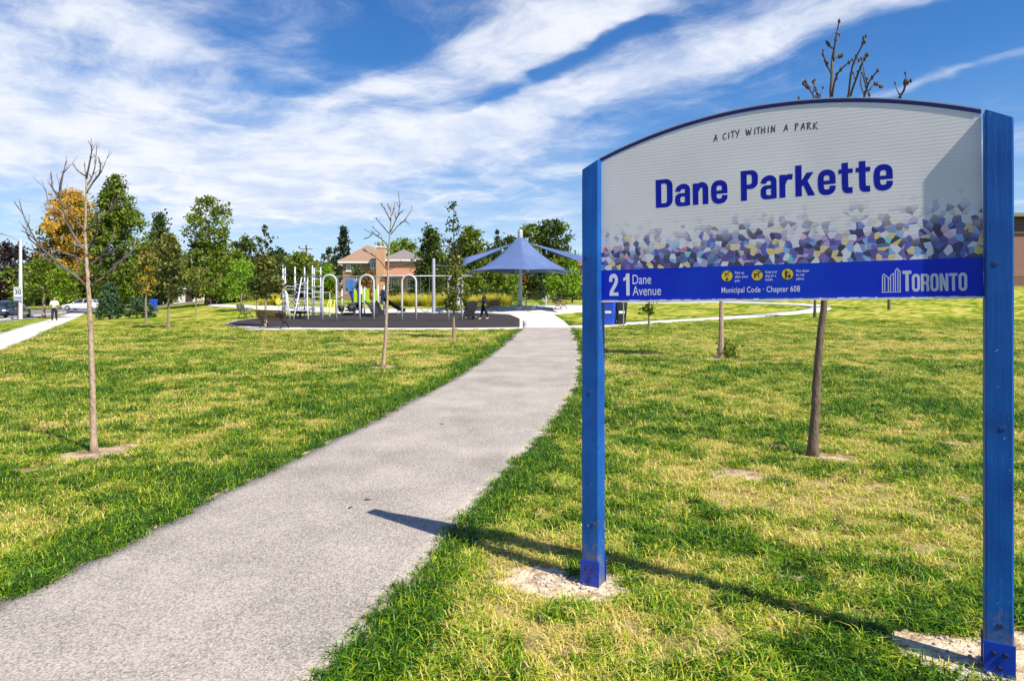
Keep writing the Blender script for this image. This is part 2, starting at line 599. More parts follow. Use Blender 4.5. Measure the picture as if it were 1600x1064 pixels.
def ground_mat():
    m = bpy.data.materials.new('lawn_earth')
    m.use_nodes = True
    nt = m.node_tree
    b = nt.nodes['Principled BSDF']
    b.inputs['Roughness'].default_value = .95
    b.inputs['Specular IOR Level'].default_value = .1
    L = nt.links.new

    def N(t): return nt.nodes.new(t)
    geo = N('ShaderNodeNewGeometry')
    a_d = N('ShaderNodeAttribute'); a_d.attribute_name = 'dry'
    a_s = N('ShaderNodeAttribute'); a_s.attribute_name = 'soil'
    a_f = N('ShaderNodeAttribute'); a_f.attribute_name = 'far'

    def noise(s, d=5, r=.6):
        n = N('ShaderNodeTexNoise'); n.inputs['Scale'].default_value = s; n.inputs['Detail'].default_value = d; n.inputs['Roughness'].default_value = r
        L(geo.outputs['Position'], n.inputs['Vector']); return n.outputs['Fac']

    def mth(op, a, c, cl=False):
        n = N('ShaderNodeMath'); n.operation = op; n.use_clamp = cl
        for i, v in enumerate((a, c)):
            if isinstance(v, (int, float)): n.inputs[i].default_value = v
            else: L(v, n.inputs[i])
        return n.outputs[0]
    n1, n2, n3 = noise(1.4, 6, .65), noise(9, 5, .6), noise(45, 4, .6)
    dd = mth('ADD', a_d.outputs['Fac'], mth('MULTIPLY', mth('SUBTRACT', n1, .5), .55))
    dd = mth('ADD', dd, mth('MULTIPLY', mth('SUBTRACT', n2, .5), .75))
    dd = mth('ADD', dd, mth('MULTIPLY', mth('SUBTRACT', n3, .5), .8), True)
    r = N('ShaderNodeValToRGB')
    els = r.color_ramp.elements
    els[0].position = 0.0; els[0].color = (.05, .125, .006, 1)
    els[1].position = 1.0; els[1].color = (.50, .42, .12, 1)
    for p, c in ((.25, (.085, .165, .006)), (.5, (.195, .255, .012)), (.75, (.34, .335, .035))):
        e = els.new(p); e.color = (*c, 1)
    L(dd, r.inputs[0])
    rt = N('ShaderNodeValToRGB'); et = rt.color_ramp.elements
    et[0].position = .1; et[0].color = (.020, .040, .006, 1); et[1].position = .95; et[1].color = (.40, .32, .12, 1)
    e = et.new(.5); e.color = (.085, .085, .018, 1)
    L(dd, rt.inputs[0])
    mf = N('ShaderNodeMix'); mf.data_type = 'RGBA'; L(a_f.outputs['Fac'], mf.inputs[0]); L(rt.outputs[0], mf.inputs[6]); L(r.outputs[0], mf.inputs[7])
    rs = N('ShaderNodeValToRGB')
    rs.color_ramp.elements[0].position = .35; rs.color_ramp.elements[0].color = (.34, .22, .12, 1)
    rs.color_ramp.elements[1].position = .56; rs.color_ramp.elements[1].color = (.76, .62, .43, 1)
    L(noise(11, 6, .65), rs.inputs[0])
    rb = N('ShaderNodeValToRGB')
    rb.color_ramp.elements[0].position = .38; rb.color_ramp.elements[0].color = (.20, .115, .055, 1)
    rb.color_ramp.elements[1].position = .62; rb.color_ramp.elements[1].color = (.66, .53, .34, 1)
    L(noise(6, 6, .7), rb.inputs[0])
    a_n = N('ShaderNodeAttribute'); a_n.attribute_name = 'sand'
    msd = N('ShaderNodeMix'); msd.data_type = 'RGBA'; L(mth('MULTIPLY', a_n.outputs['Fac'], 1.6, True), msd.inputs[0]); L(rb.outputs[0], msd.inputs[6]); L(rs.outputs[0], msd.inputs[7])
    mx = N('ShaderNodeMix'); mx.data_type = 'RGBA'
    sf = mth('ADD', a_s.outputs['Fac'], mth('MULTIPLY', mth('SUBTRACT', n3, .5), .7))
    mr_ = N('ShaderNodeMapRange'); mr_.interpolation_type = 'SMOOTHSTEP'; L(sf, mr_.inputs[0]); mr_.inputs[1].default_value = .25; mr_.inputs[2].default_value = .55
    L(mr_.outputs[0], mx.inputs[0]); L(mf.outputs[2], mx.inputs[6]); L(msd.outputs[2], mx.inputs[7])
    L(mx.outputs[2], b.inputs['Base Color'])
    bp = N('ShaderNodeBump'); bp.inputs['Strength'].default_value = .7; bp.inputs['Distance'].default_value = .05
    L(mth('ADD', mth('MULTIPLY', n2, .6), n3), bp.inputs['Height']); L(bp.outputs[0], b.inputs['Normal'])
    return m


DRY = dry_field(XX, YY)
edge_l = np.abs(XX - np.interp(YY, *PLs)); edge_r = np.abs(XX - np.interp(YY, *PRs))
SO = np.maximum(soil_field(XX, YY), .75 * (1 - sstep(.05, .12, np.minimum(edge_l, edge_r))) * (YY < 35))
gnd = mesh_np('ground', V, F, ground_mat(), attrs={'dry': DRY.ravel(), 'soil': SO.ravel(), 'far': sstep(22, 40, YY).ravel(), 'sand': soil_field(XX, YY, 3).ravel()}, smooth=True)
tag(gnd, kind='structure')
HARD = []          # paved outlines, kept free of grass


# ---- sheets that drape over the land
def sheet(name, rows, mat, off, skirt=.06, hard=True, label=None):
    """rows: list of rows of (x,y); z from the land"""
    A = np.array(rows, dtype=float)
    ny_, nx_ = A.shape[:2]
    Z = gz(A[..., 0], A[..., 1]) + off + .0004 * A[..., 1]
    V_ = np.concatenate([A, Z[..., None]], -1).reshape(-1, 3)
    id_ = np.arange(ny_ * nx_).reshape(ny_, nx_)
    F_ = np.stack([id_[:-1, :-1], id_[:-1, 1:], id_[1:, 1:], id_[1:, :-1]], -1).reshape(-1, 4)
    loop = list(id_[0, :]) + list(id_[1:, -1]) + list(id_[-1, -2::-1]) + list(id_[-2:0:-1, 0])
    base = len(V_)
    SV = V_[loop].copy(); SV[:, 2] -= skirt
    n = len(loop)
    SF = np.array([(loop[i], loop[(i + 1) % n], base + (i + 1) % n, base + i) for i in range(n)])
    ob = mesh_np(name, np.vstack([V_, SV]), np.vstack([F_, SF]), mat)
    me = ob.data
    bm = bmesh.new(); bm.from_mesh(me); bmesh.ops.recalc_face_normals(bm, faces=bm.faces)
    up = sum(f.normal.z for f in bm.faces)
    if up < 0: bmesh.ops.reverse_faces(bm, faces=bm.faces)
    bm.to_mesh(me); bm.free()
    tag(ob, label, kind='structure')
    if hard: HARD.append([tuple(V_[i][:2]) for i in loop])
    return ob


def ribbon_rows(pts, width, n=4, step=1.0):
    pts = [Vector((p[0], p[1])) for p in pts]
    # catmull-rom through the points
    out = []
    for i in range(len(pts) - 1):
        p0 = pts[max(i - 1, 0)]; p1 = pts[i]; p2 = pts[i + 1]; p3 = pts[min(i + 2, len(pts) - 1)]
        k = max(2, int((p2 - p1).length / step))
        for j in range(k):
            t = j / k
            out.append(.5 * ((2 * p1) + (p2 - p0) * t + (2 * p0 - 5 * p1 + 4 * p2 - p3) * t * t + (3 * p1 - p0 - 3 * p2 + p3) * t ** 3))
    out.append(pts[-1])
    rows = []
    for i, p in enumerate(out):
        d = (out[min(i + 1, len(out) - 1)] - out[max(i - 1, 0)]).normalized()
        nrm = Vector((-d.y, d.x))
        rows.append([tuple(p + nrm * width * (k / n - .5)) for k in range(n + 1)])
    return rows


def px_rows(near, far, ncol=40, nrow=8):
    """sheet given by its near and far edge as polylines of the photograph"""
    def samp(pl, t):
        xs = [p[0] for p in pl]
        L_ = np.concatenate([[0], np.cumsum(np.abs(np.diff(xs)) + 1e-3)]); L_ /= L_[-1]
        return np.interp(t, L_, xs), np.interp(t, L_, [p[1] for p in pl])
    rows = []
    for j in range(nrow + 1):
        row = []
        for i in range(ncol + 1):
            xn, yn = samp(near, i / ncol); xf, yf = samp(far, i / ncol)
            a, b = B(xn, yn), B(xf, yf)
            q = a.lerp(b, j / nrow)
            row.append((q.x, q.y))
        rows.append(row)
    return rows


def lr_rows(left, right, ncol=12, nrow=16):
    rows = []
    for j in range(nrow + 1):
        t = j / nrow * (len(left) - 1); i = min(int(t), len(left) - 2); f = t - i
        a = B(left[i][0] * (1 - f) + left[i + 1][0] * f, left[i][1] * (1 - f) + left[i + 1][1] * f)
        b = B(right[i][0] * (1 - f) + right[i + 1][0] * f, right[i][1] * (1 - f) + right[i + 1][1] * f)
        rows.append([tuple(a.lerp(b, k / ncol))[:2] for k in range(ncol + 1)])
    return rows


def asphalt_mat(name, base, spread, fine=260.0):
    m = bpy.data.materials.new(name); m.use_nodes = True
    nt = m.node_tree; b = nt.nodes['Principled BSDF']; L = nt.links.new
    N = nt.nodes.new
    geo = N('ShaderNodeNewGeometry')
    b.inputs['Roughness'].default_value = .9
    b.inputs['Specular IOR Level'].default_value = .25
    v = N('ShaderNodeTexVoronoi'); v.inputs['Scale'].default_value = fine * .42; L(geo.outputs['Position'], v.inputs['Vector'])
    n1 = N('ShaderNodeTexNoise'); n1.inputs['Scale'].default_value = 75; n1.inputs['Detail'].default_value = 6; n1.inputs['Roughness'].default_value = .75; L(geo.outputs['Position'], n1.inputs['Vector'])
    n2 = N('ShaderNodeTexNoise'); n2.inputs['Scale'].default_value = 1.3; n2.inputs['Detail'].default_value = 6; n2.inputs['Roughness'].default_value = .6; L(geo.outputs['Position'], n2.inputs['Vector'])
    sep = N('ShaderNodeSeparateColor'); L(v.outputs['Color'], sep.inputs[0])

    def mth(op, a, c):
        n = N('ShaderNodeMath'); n.operation = op
        for i, x in enumerate((a, c)):
            if isinstance(x, (int, float)): n.inputs[i].default_value = x
            else: L(x, n.inputs[i])
        return n.outputs[0]
    f = mth('ADD', mth('MULTIPLY', mth('SUBTRACT', sep.outputs[0], .5), .55), mth('MULTIPLY', mth('SUBTRACT', n1.outputs['Fac'], .5), 1.5))
    f = mth('ADD', f, mth('MULTIPLY', mth('SUBTRACT', n2.outputs['Fac'], .5), .55))
    n3 = N('ShaderNodeTexNoise'); n3.inputs['Scale'].default_value = .33; n3.inputs['Detail'].default_value = 5; n3.inputs['Roughness'].default_value = .65; L(geo.outputs['Position'], n3.inputs['Vector'])
    f = mth('ADD', f, mth('MULTIPLY', mth('SUBTRACT', n3.outputs['Fac'], .5), .8))
    # hairline cracks, few and far between
    wp = N('ShaderNodeMix'); wp.data_type = 'VECTOR'; wp.inputs[0].default_value = .12
    L(geo.outputs['Position'], wp.inputs[4]); L(n2.outputs['Color'], wp.inputs[5])
    vc = N('ShaderNodeTexVoronoi'); vc.feature = 'DISTANCE_TO_EDGE'; vc.inputs['Scale'].default_value = .55; L(wp.outputs[1], vc.inputs['Vector'])
    ck = N('ShaderNodeMapRange'); L(vc.outputs['Distance'], ck.inputs[0]); ck.inputs[1].default_value = .0; ck.inputs[2].default_value = .006; ck.inputs[3].default_value = -.35; ck.inputs[4].default_value = 0
    gate = N('ShaderNodeMapRange'); L(n3.outputs['Fac'], gate.inputs[0]); gate.inputs[1].default_value = .5; gate.inputs[2].default_value = .62
    f = mth('ADD', f, mth('MULTIPLY', ck.outputs[0], gate.outputs[0]))
    f = mth('ADD', f, .5)
    r = N('ShaderNodeValToRGB')
    lo = tuple(c * (1 - spread) for c in base); hi = tuple(min(1, c * (1 + spread * .75)) for c in base)
    r.color_ramp.elements[0].position = .1; r.color_ramp.elements[0].color = (*lo, 1)
    r.color_ramp.elements[1].position = .85; r.color_ramp.elements[1].color = (*hi, 1)
    L(f, r.inputs[0]); L(r.outputs[0], b.inputs['Base Color'])
    bp = N('ShaderNodeBump'); bp.inputs['Strength'].default_value = .55; bp.inputs['Distance'].default_value = .006
    L(mth('ADD', v.outputs['Distance'], mth('MULTIPLY', n1.outputs['Fac'], .8)), bp.inputs['Height']); L(bp.outputs[0], b.inputs['Normal'])
    return m


ASPH = asphalt_mat('path_asphalt', (.365, .322, .282), .52)
ROADM = asphalt_mat('road_asphalt', (.20, .20, .21), .3)
CONC = pm('concrete', (.62, .60, .57), (.52, .50, .47), scale=1.2, rough=.9, bump=.2, bscale=40)
CONC2 = pm('concrete_kerb', (.55, .53, .49), (.45, .43, .40), scale=2, rough=.9, bump=.2, bscale=40)
RUBBER = pm('play_mulch', (.014, .010, .009), (.034, .024, .021), scale=14, rough=.95, bump=.8, bscale=30)

# asphalt path
yy = np.concatenate([np.linspace(-9, 2, 20), np.exp(np.linspace(math.log(2.05), math.log(35.2), 260))])
pl_, pr_ = path_l(yy), path_r(yy)
rows = [[(a + (b - a) * k / 14, yv) for k in range(15)] for yv, a, b in zip(yy, pl_, pr_)]
path_ob = sheet('asphalt_path', rows, ASPH, .006, .05, hard=False)
# play area with its concrete rim
pad_near = [(357, 507.2), (372, 510), (395, 512), (440, 513.6), (600, 514.2), (740, 513.8), (812, 513)]
pad_far = [(357, 506.6), (372, 503), (395, 500), (440, 496.5), (560, 491.5), (650, 490), (760, 490.8), (798, 493.5), (812, 500)]
rim_near = [(352, 507.4), (369, 511.3), (395, 513.6), (440, 515.3), (600, 515.9), (740, 515.5), (817, 514.4)]
rim_far = [(352, 506.4), (369, 502), (395, 499), (440, 495.6), (560, 490.8), (650, 489.3), (760, 490.2), (800, 492.8), (817, 499)]
sheet('play_area_rim', px_rows(rim_near, rim_far, 60, 10), CONC2, .040, .05)
sheet('play_area', px_rows(pad_near, pad_far, 60, 10), RUBBER, .060, .05)
# concrete plaza and walks
sheet('plaza_walk', lr_rows([(818.5, 512.3), (819, 506), (814, 499), (803, 494), (785, 491.5)], [(890.5, 512.3), (882, 503), (873, 497.5), (864, 492), (858, 489.5)]), CONC, .030, .08)
plaza = sheet('plaza', px_rows([(325, 479), (370, 481.5), (430, 486), (520, 489), (650, 489.2), (760, 490.4), (800, 492.8), (862, 491.6), (912, 487.5), (965, 486)],
                               [(325, 476), (400, 477.5), (500, 480.5), (620, 483.4), (700, 483), (770, 481), (800, 479), (860, 477), (912, 477), (965, 477)], 70, 6), CONC, .022, .08)
cp = [B(*q) for q in ((885, 512), (960, 507.5), (1040, 502.5), (1150, 496), (1230, 490), (1270, 485.5), (1282, 481.5), (1266, 477.5), (1200, 474.5), (1100, 473), (950, 474))]
sheet('curving_walk', ribbon_rows(cp, 1.5), CONC, .020, .05)
sheet('bench_slab', ribbon_rows([B(388, 515.3), B(470, 514.2)], 1.5), CONC2, .052, .05)
# street on the left
sheet('sidewalk', ribbon_rows([(-4.5, -1), (-19.6, 26.3), (-31.3, 46.5), (-53, 84)], 1.55, 4, 2.0), CONC, .02, .06)
sheet('road', ribbon_rows([(-20, -4), (-31.5, 26), (-39.2, 46.5), (-46.5, 62), (-58, 87), (-78, 130), (-120, 215)], 7.6, 6, 2.0), ROADM, -.03 + .06, .05)
sheet('side_street', ribbon_rows([(-56, 88.5), (-46, 89), (-28, 90)], 6.5, 4, 2.0), ROADM, .05, .05)
sheet('kerb', ribbon_rows([(-16.2, -4.8), (-27.7, 25.2), (-35.3, 45.1), (-42.9, 60.6), (-52.2, 81)], .25, 1, 2.0), CONC2, .13, .2)

# dark joints and mown-in litter are left to the material; the lawn itself:
# ---- grass blades
JOIN_REVERSED = False


def grass_mat():
    m = bpy.data.materials.new('grass_blade'); m.use_nodes = True
    nt = m.node_tree; nt.nodes.clear(); N = nt.nodes.new; L = nt.links.new
    a = N('ShaderNodeAttribute'); a.attribute_type = 'INSTANCER'; a.attribute_name = 'dry'
    t = N('ShaderNodeAttribute'); t.attribute_name = 'tone'

    def mth(op, x, y, cl=False):
        n = N('ShaderNodeMath'); n.operation = op; n.use_clamp = cl
        for i, v in enumerate((x, y)):
            if isinstance(v, (int, float)): n.inputs[i].default_value = v
            else: L(v, n.inputs[i])
        return n.outputs[0]
    d = mth('ADD', a.outputs['Fac'], mth('MULTIPLY', mth('SUBTRACT', t.outputs['Fac'], .5), .85), True)
    r = N('ShaderNodeValToRGB'); els = r.color_ramp.elements
    els[0].position = 0; els[0].color = (.025, .085, .003, 1)
    els[1].position = 1; els[1].color = (.74, .58, .20, 1)
    for p, c in ((.2, (.090, .275, .004)), (.42, (.245, .40, .008)), (.64, (.50, .54, .030)), (.8, (.68, .60, .11))):
        e = els.new(p); e.color = (*c, 1)
    L(d, r.inputs[0])
    b = N('ShaderNodeBsdfPrincipled'); b.inputs['Roughness'].default_value = .45; b.inputs['Specular IOR Level'].default_value = .35
    tr = N('ShaderNodeBsdfTranslucent'); mx = N('ShaderNodeMixShader'); mx.inputs[0].default_value = .30
    o = N('ShaderNodeOutputMaterial')
    L(r.outputs[0], b.inputs['Base Color']); L(r.outputs[0], tr.inputs['Color'])
    L(b.outputs[0], mx.inputs[1]); L(tr.outputs[0], mx.inputs[2]); L(mx.outputs[0], o.inputs['Surface'])
    return m


GRASS = grass_mat()


def clump_mesh(k, nb, rad, hmin, hmax, wid, lean):
    rg = np.random.default_rng(100 + k)
    Vv, Ff, T = [], [], []
    for i in range(nb):
        a = rg.random() * 6.283; r = rad * math.sqrt(rg.random())
        bx, by = r * math.cos(a), r * math.sin(a)
        h = hmin + (hmax - hmin) * rg.random() ** 1.3
        w = wid * (.7 + .6 * rg.random())
        yaw = rg.random() * 6.283
        dx, dy = math.cos(yaw), math.sin(yaw)
        ln = h * lean * (.25 + 1.2 * rg.random())
        sx, sy = -dy * w / 2, dx * w / 2
        o = len(Vv)
        m1 = (bx + dx * ln * .3, by + dy * ln * .3, h * .62)
        tp = (bx + dx * ln, by + dy * ln, h * (1 - .18 * min(1.5, ln / h)))
        Vv += [(bx - sx, by - sy, -.004), (bx + sx, by + sy, -.004), (m1[0] - sx * .8, m1[1] - sy * .8, m1[2]), (m1[0] + sx * .8, m1[1] + sy * .8, m1[2]), tp]
        Ff += [(o, o + 1, o + 3), (o, o + 3, o + 2), (o + 2, o + 3, o + 4)]
        T += [rg.random()] * 5
    me = bpy.data.meshes.new('grass_tuft')
    me.from_pydata(Vv, [], Ff)
    at = me.attributes.new('tone', 'FLOAT', 'POINT'); at.data.foreach_set('value', np.array(T, dtype=np.float32))
    me.materials.append(GRASS)
    return bpy.data.objects.new('grass_tuft', me)


TUFTS = [clump_mesh(k, 66, .070, .006, .024, .0040, 1.25) for k in range(5)] + [clump_mesh(10 + k, 46, .055, .012, .040, .0048, 1.4) for k in range(4)] + [clump_mesh(20 + k, 30, .07, .02, .075, .0062, 1.7) for k in range(3)]


def sample_wedge(y0, y1, dens, tmax=.86, side=1.8):
    """even scatter over the part of the lawn in front of the camera and a step to either side"""
    wmax = tmax * y1 + side
    n = int(2 * wmax * (y1 - y0) * dens)
    X = (RNG.random(n) * 2 - 1) * wmax; Y = y0 + RNG.random(n) * (y1 - y0)
    k = np.abs(X) < tmax * Y + side
    return X[k], Y[k]


XS, YS, SC = [], [], []
for y0, y1, dn, sc in ((1.6, 4.5, 400, 1.0), (4.5, 8, 260, 1.12), (8, 14, 120, 1.45), (14, 24, 50, 2.0), (24, 42, 18, 2.9)):
    x, y = sample_wedge(y0, y1, dn)
    XS.append(x); YS.append(y); SC.append(np.full(len(x), sc))
GX, GY, GS = np.concatenate(XS), np.concatenate(YS), np.concatenate(SC)
ok = ~inside_path(GX, GY, -.015)
for poly in HARD:
    pv = np.array(poly)
    if pv[:, 1].min() < 42:
        ok &= ~pip(GX, GY, poly)
sf = soil_field(GX, GY)
ok &= RNG.random(len(GX)) > sf * 1.7 - .2
thin = sstep(.55, .95, dry_field(GX, GY))
ok &= RNG.random(len(GX)) > thin * .5
GX, GY, GS = GX[ok], GY[ok], GS[ok]
gdry = dry_field(GX, GY)
tall = sstep(.52, .72, fbm(GX + 31, GY + 4, 1.6, 3)) * (1 - .6 * gdry) * sstep(-1.5, .5, GX - GY * .02) * (1 - sstep(4.2, 6.5, GY))
isT = RNG.random(len(GX)) < (.06 + .75 * tall)
gidx = np.where(isT, RNG.integers(5, 9, len(GX)), RNG.integers(0, 5, len(GX)))
rank = sstep(.50, .66, fbm(GX + 3, GY + 60, 2.1, 3)) * sstep(.2, .9, GX) * (1 - sstep(3.9, 4.6, GY)) + .05 * (GY < 7)
isR = RNG.random(len(GX)) < .42 * rank
gidx = np.where(isR, RNG.integers(9, 12, len(GX)), gidx)
gdry = np.clip(gdry + (RNG.random(len(GX)) - .5) * .36 - .10 * isT - .16 * isR, 0, 1)
hs = np.minimum(GS, 1.6) * (.75 + .5 * RNG.random(len(GX))) * (1 - .35 * gdry)
gm = bpy.data.meshes.new('grass')
gm.vertices.add(len(GX))
gm.vertices.foreach_set('co', np.stack([GX, GY, gz(GX, GY) + .012 * (fbm(GX, GY, .8, 3) - .5) * 2], -1).astype(np.float32).ravel())
for nm, ty, arr, key in (('dry', 'FLOAT', gdry, 'value'), ('idx', 'INT', gidx.astype(np.int32), 'value'),
                         ('rot', 'FLOAT_VECTOR', np.stack([(RNG.random(len(GX)) - .5) * .3, (RNG.random(len(GX)) - .5) * .3, RNG.random(len(GX)) * 6.283], -1), 'vector'),
                         ('scl', 'FLOAT_VECTOR', np.stack([GS, GS, hs], -1), 'vector')):
    at = gm.attributes.new(nm, ty, 'POINT')
    at.data.foreach_set(key, np.ascontiguousarray(arr, dtype=np.int32 if ty == 'INT' else np.float32).ravel())
grass_ob = bpy.data.objects.new('grass', gm)
col.objects.link(grass_ob)
tag(grass_ob, 'short patchy mown grass, green and straw coloured, on both sides of the path', 'grass', kind='stuff')
ng = bpy.data.node_groups.new('grass_scatter', 'GeometryNodeTree')
ng.interface.new_socket('Geometry', in_out='INPUT', socket_type='NodeSocketGeometry')
ng.interface.new_socket('Geometry', in_out='OUTPUT', socket_type='NodeSocketGeometry')
gi = ng.nodes.new('NodeGroupInput'); go = ng.nodes.new('NodeGroupOutput')
iop = ng.nodes.new('GeometryNodeInstanceOnPoints')
jn = ng.nodes.new('GeometryNodeJoinGeometry')
for t in TUFTS:
    oi = ng.nodes.new('GeometryNodeObjectInfo'); oi.inputs['Object'].default_value = t; oi.inputs['As Instance'].default_value = True
    ng.links.new(oi.outputs['Geometry'], jn.inputs[0])


def named(nm, ty):
    n = ng.nodes.new('GeometryNodeInputNamedAttribute'); n.data_type = ty; n.inputs['Name'].default_value = nm
    return n.outputs['Attribute']


ng.links.new(gi.outputs[0], iop.inputs['Points'])
ng.links.new(jn.outputs[0], iop.inputs['Instance'])
iop.inputs['Pick Instance'].default_value = True
# joined instances come out in reverse order, so the index is flipped
sub = ng.nodes.new('ShaderNodeMath'); sub.operation = 'SUBTRACT'; sub.inputs[0].default_value = len(TUFTS) - 1
ng.links.new(named('idx', 'INT'), sub.inputs[1])
ng.links.new(sub.outputs[0] if JOIN_REVERSED else named('idx', 'INT'), iop.inputs['Instance Index'])
e2r = ng.nodes.new('FunctionNodeEulerToRotation'); ng.links.new(named('rot', 'FLOAT_VECTOR'), e2r.inputs[0])
ng.links.new(e2r.outputs[0], iop.inputs['Rotation'])
ng.links.new(named('scl', 'FLOAT_VECTOR'), iop.inputs['Scale'])
ng.links.new(iop.outputs[0], go.inputs[0])
md = grass_ob.modifiers.new('scatter', 'NODES'); md.node_group = ng

# ================================================================== PARK SIGN
SIGN_A = math.atan2(.91, 1.634)
SIGN_O = Vector((.391, 3.83, 0))
sign = empty('park_sign', SIGN_O, 'large blue and grey arched park sign on two blue wooden posts beside the path', 'sign', rz=-SIGN_A)
PW = .10           # post width
XR0 = 1.870        # left face of the right post


def post_mat():
    m = bpy.data.materials.new('blue_painted_wood'); m.use_nodes = True
    nt = m.node_tree; b = nt.nodes['Principled BSDF']; N = nt.nodes.new; L = nt.links.new
    tc = N('ShaderNodeTexCoord')
    mp = N('ShaderNodeMapping'); mp.inputs['Scale'].default_value = (22, 22, 1.1); L(tc.outputs['Object'], mp.inputs[0])
    g = N('ShaderNodeTexNoise'); g.inputs['Scale'].default_value = 3; g.inputs['Detail'].default_value = 7; g.inputs['Roughness'].default_value = .7; g.inputs['Distortion'].default_value = .6; L(mp.outputs[0], g.inputs['Vector'])
    bl = N('ShaderNodeTexNoise'); bl.inputs['Scale'].default_value = 4.5; bl.inputs['Detail'].default_value = 5; L(tc.outputs['Object'], bl.inputs['Vector'])
    r = N('ShaderNodeValToRGB'); r.color_ramp.elements[0].position = .3; r.color_ramp.elements[0].color = (.003, .066, .29, 1)
    r.color_ramp.elements[1].position = .7; r.color_ramp.elements[1].color = (.006, .120, .44, 1); L(bl.outputs['Fac'], r.inputs[0])
    mx = N('ShaderNodeMix'); mx.data_type = 'RGBA'; mx.blend_type = 'MULTIPLY'; mx.inputs[0].default_value = .35
    gr = N('ShaderNodeValToRGB'); gr.color_ramp.elements[0].position = .38; gr.color_ramp.elements[0].color = (.45, .5, .6, 1); gr.color_ramp.elements[1].position = .55; gr.color_ramp.elements[1].color = (1, 1, 1, 1)
    L(g.outputs['Fac'], gr.inputs[0]); L(r.outputs[0], mx.inputs[6]); L(gr.outputs[0], mx.inputs[7])
    # chipped paint
    ch = N('ShaderNodeTexNoise'); ch.inputs['Scale'].default_value = 38; ch.inputs['Detail'].default_value = 3; L(tc.outputs['Object'], ch.inputs['Vector'])
    cr = N('ShaderNodeValToRGB'); cr.color_ramp.elements[0].position = .735; cr.color_ramp.elements[0].color = (0, 0, 0, 1); cr.color_ramp.elements[1].position = .75; cr.color_ramp.elements[1].color = (1, 1, 1, 1); L(ch.outputs['Fac'], cr.inputs[0])
    m2 = N('ShaderNodeMix'); m2.data_type = 'RGBA'; L(cr.outputs[0], m2.inputs[0]); L(mx.outputs[2], m2.inputs[6]); m2.inputs[7].default_value = (.32, .42, .55, 1)
    spz = N('ShaderNodeSeparateXYZ'); L(tc.outputs['Object'], spz.inputs[0])
    dz = N('ShaderNodeMapRange'); L(spz.outputs['Z'], dz.inputs[0]); dz.inputs[1].default_value = .02; dz.inputs[2].default_value = .55; dz.inputs[3].default_value = .26; dz.inputs[4].default_value = -.06
    dn = N('ShaderNodeTexNoise'); dn.inputs['Scale'].default_value = 16; dn.inputs['Detail'].default_value = 7; dn.inputs['Roughness'].default_value = .7; L(tc.outputs['Object'], dn.inputs['Vector'])
    da = N('ShaderNodeMath'); da.operation = 'ADD'; L(dn.outputs['Fac'], da.inputs[0]); L(dz.outputs[0], da.inputs[1])
    dr_ = N('ShaderNodeMapRange'); L(da.outputs[0], dr_.inputs[0]); dr_.inputs[1].default_value = .60; dr_.inputs[2].default_value = .82; dr_.inputs[4].default_value = .75
    m3 = N('ShaderNodeMix'); m3.data_type = 'RGBA'; L(dr_.outputs[0], m3.inputs[0]); L(m2.outputs[2], m3.inputs[6]); m3.inputs[7].default_value = (.20, .17, .13, 1)
    # flaking, crazed paint in patches
    mpc = N('ShaderNodeMapping'); mpc.inputs['Scale'].default_value = (120, 120, 46); L(tc.outputs['Object'], mpc.inputs[0])
    vc = N('ShaderNodeTexVoronoi'); vc.feature = 'DISTANCE_TO_EDGE'; vc.inputs['Scale'].default_value = 1.0; L(mpc.outputs[0], vc.inputs['Vector'])
    vr = N('ShaderNodeMapRange'); L(vc.outputs['Distance'], vr.inputs[0]); vr.inputs[1].default_value = .02; vr.inputs[2].default_value = .09; vr.inputs[3].default_value = 1; vr.inputs[4].default_value = 0
    pn = N('ShaderNodeTexNoise'); pn.inputs['Scale'].default_value = 3.1; pn.inputs['Detail'].default_value = 3; L(tc.outputs['Object'], pn.inputs['Vector'])
    pr = N('ShaderNodeMapRange'); L(pn.outputs['Fac'], pr.inputs[0]); pr.inputs[1].default_value = .56; pr.inputs[2].default_value = .62; pr.inputs[4].default_value = .45
    pm_ = N('ShaderNodeMath'); pm_.operation = 'MULTIPLY'; L(vr.outputs[0], pm_.inputs[0]); L(pr.outputs[0], pm_.inputs[1])
    m4 = N('ShaderNodeMix'); m4.data_type = 'RGBA'; L(pm_.outputs[0], m4.inputs[0]); L(m3.outputs[2], m4.inputs[6]); m4.inputs[7].default_value = (.006, .012, .04, 1)
    L(m4.outputs[2], b.inputs['Base Color'])
    b.inputs['Specular IOR Level'].default_value = .3
    b.inputs['Roughness'].default_value = .5
    bp = N('ShaderNodeBump'); bp.inputs['Strength'].default_value = .5; bp.inputs['Distance'].default_value = .004; L(g.outputs['Fac'], bp.inputs['Height']); L(bp.outputs[0], b.inputs['Normal'])
    return m


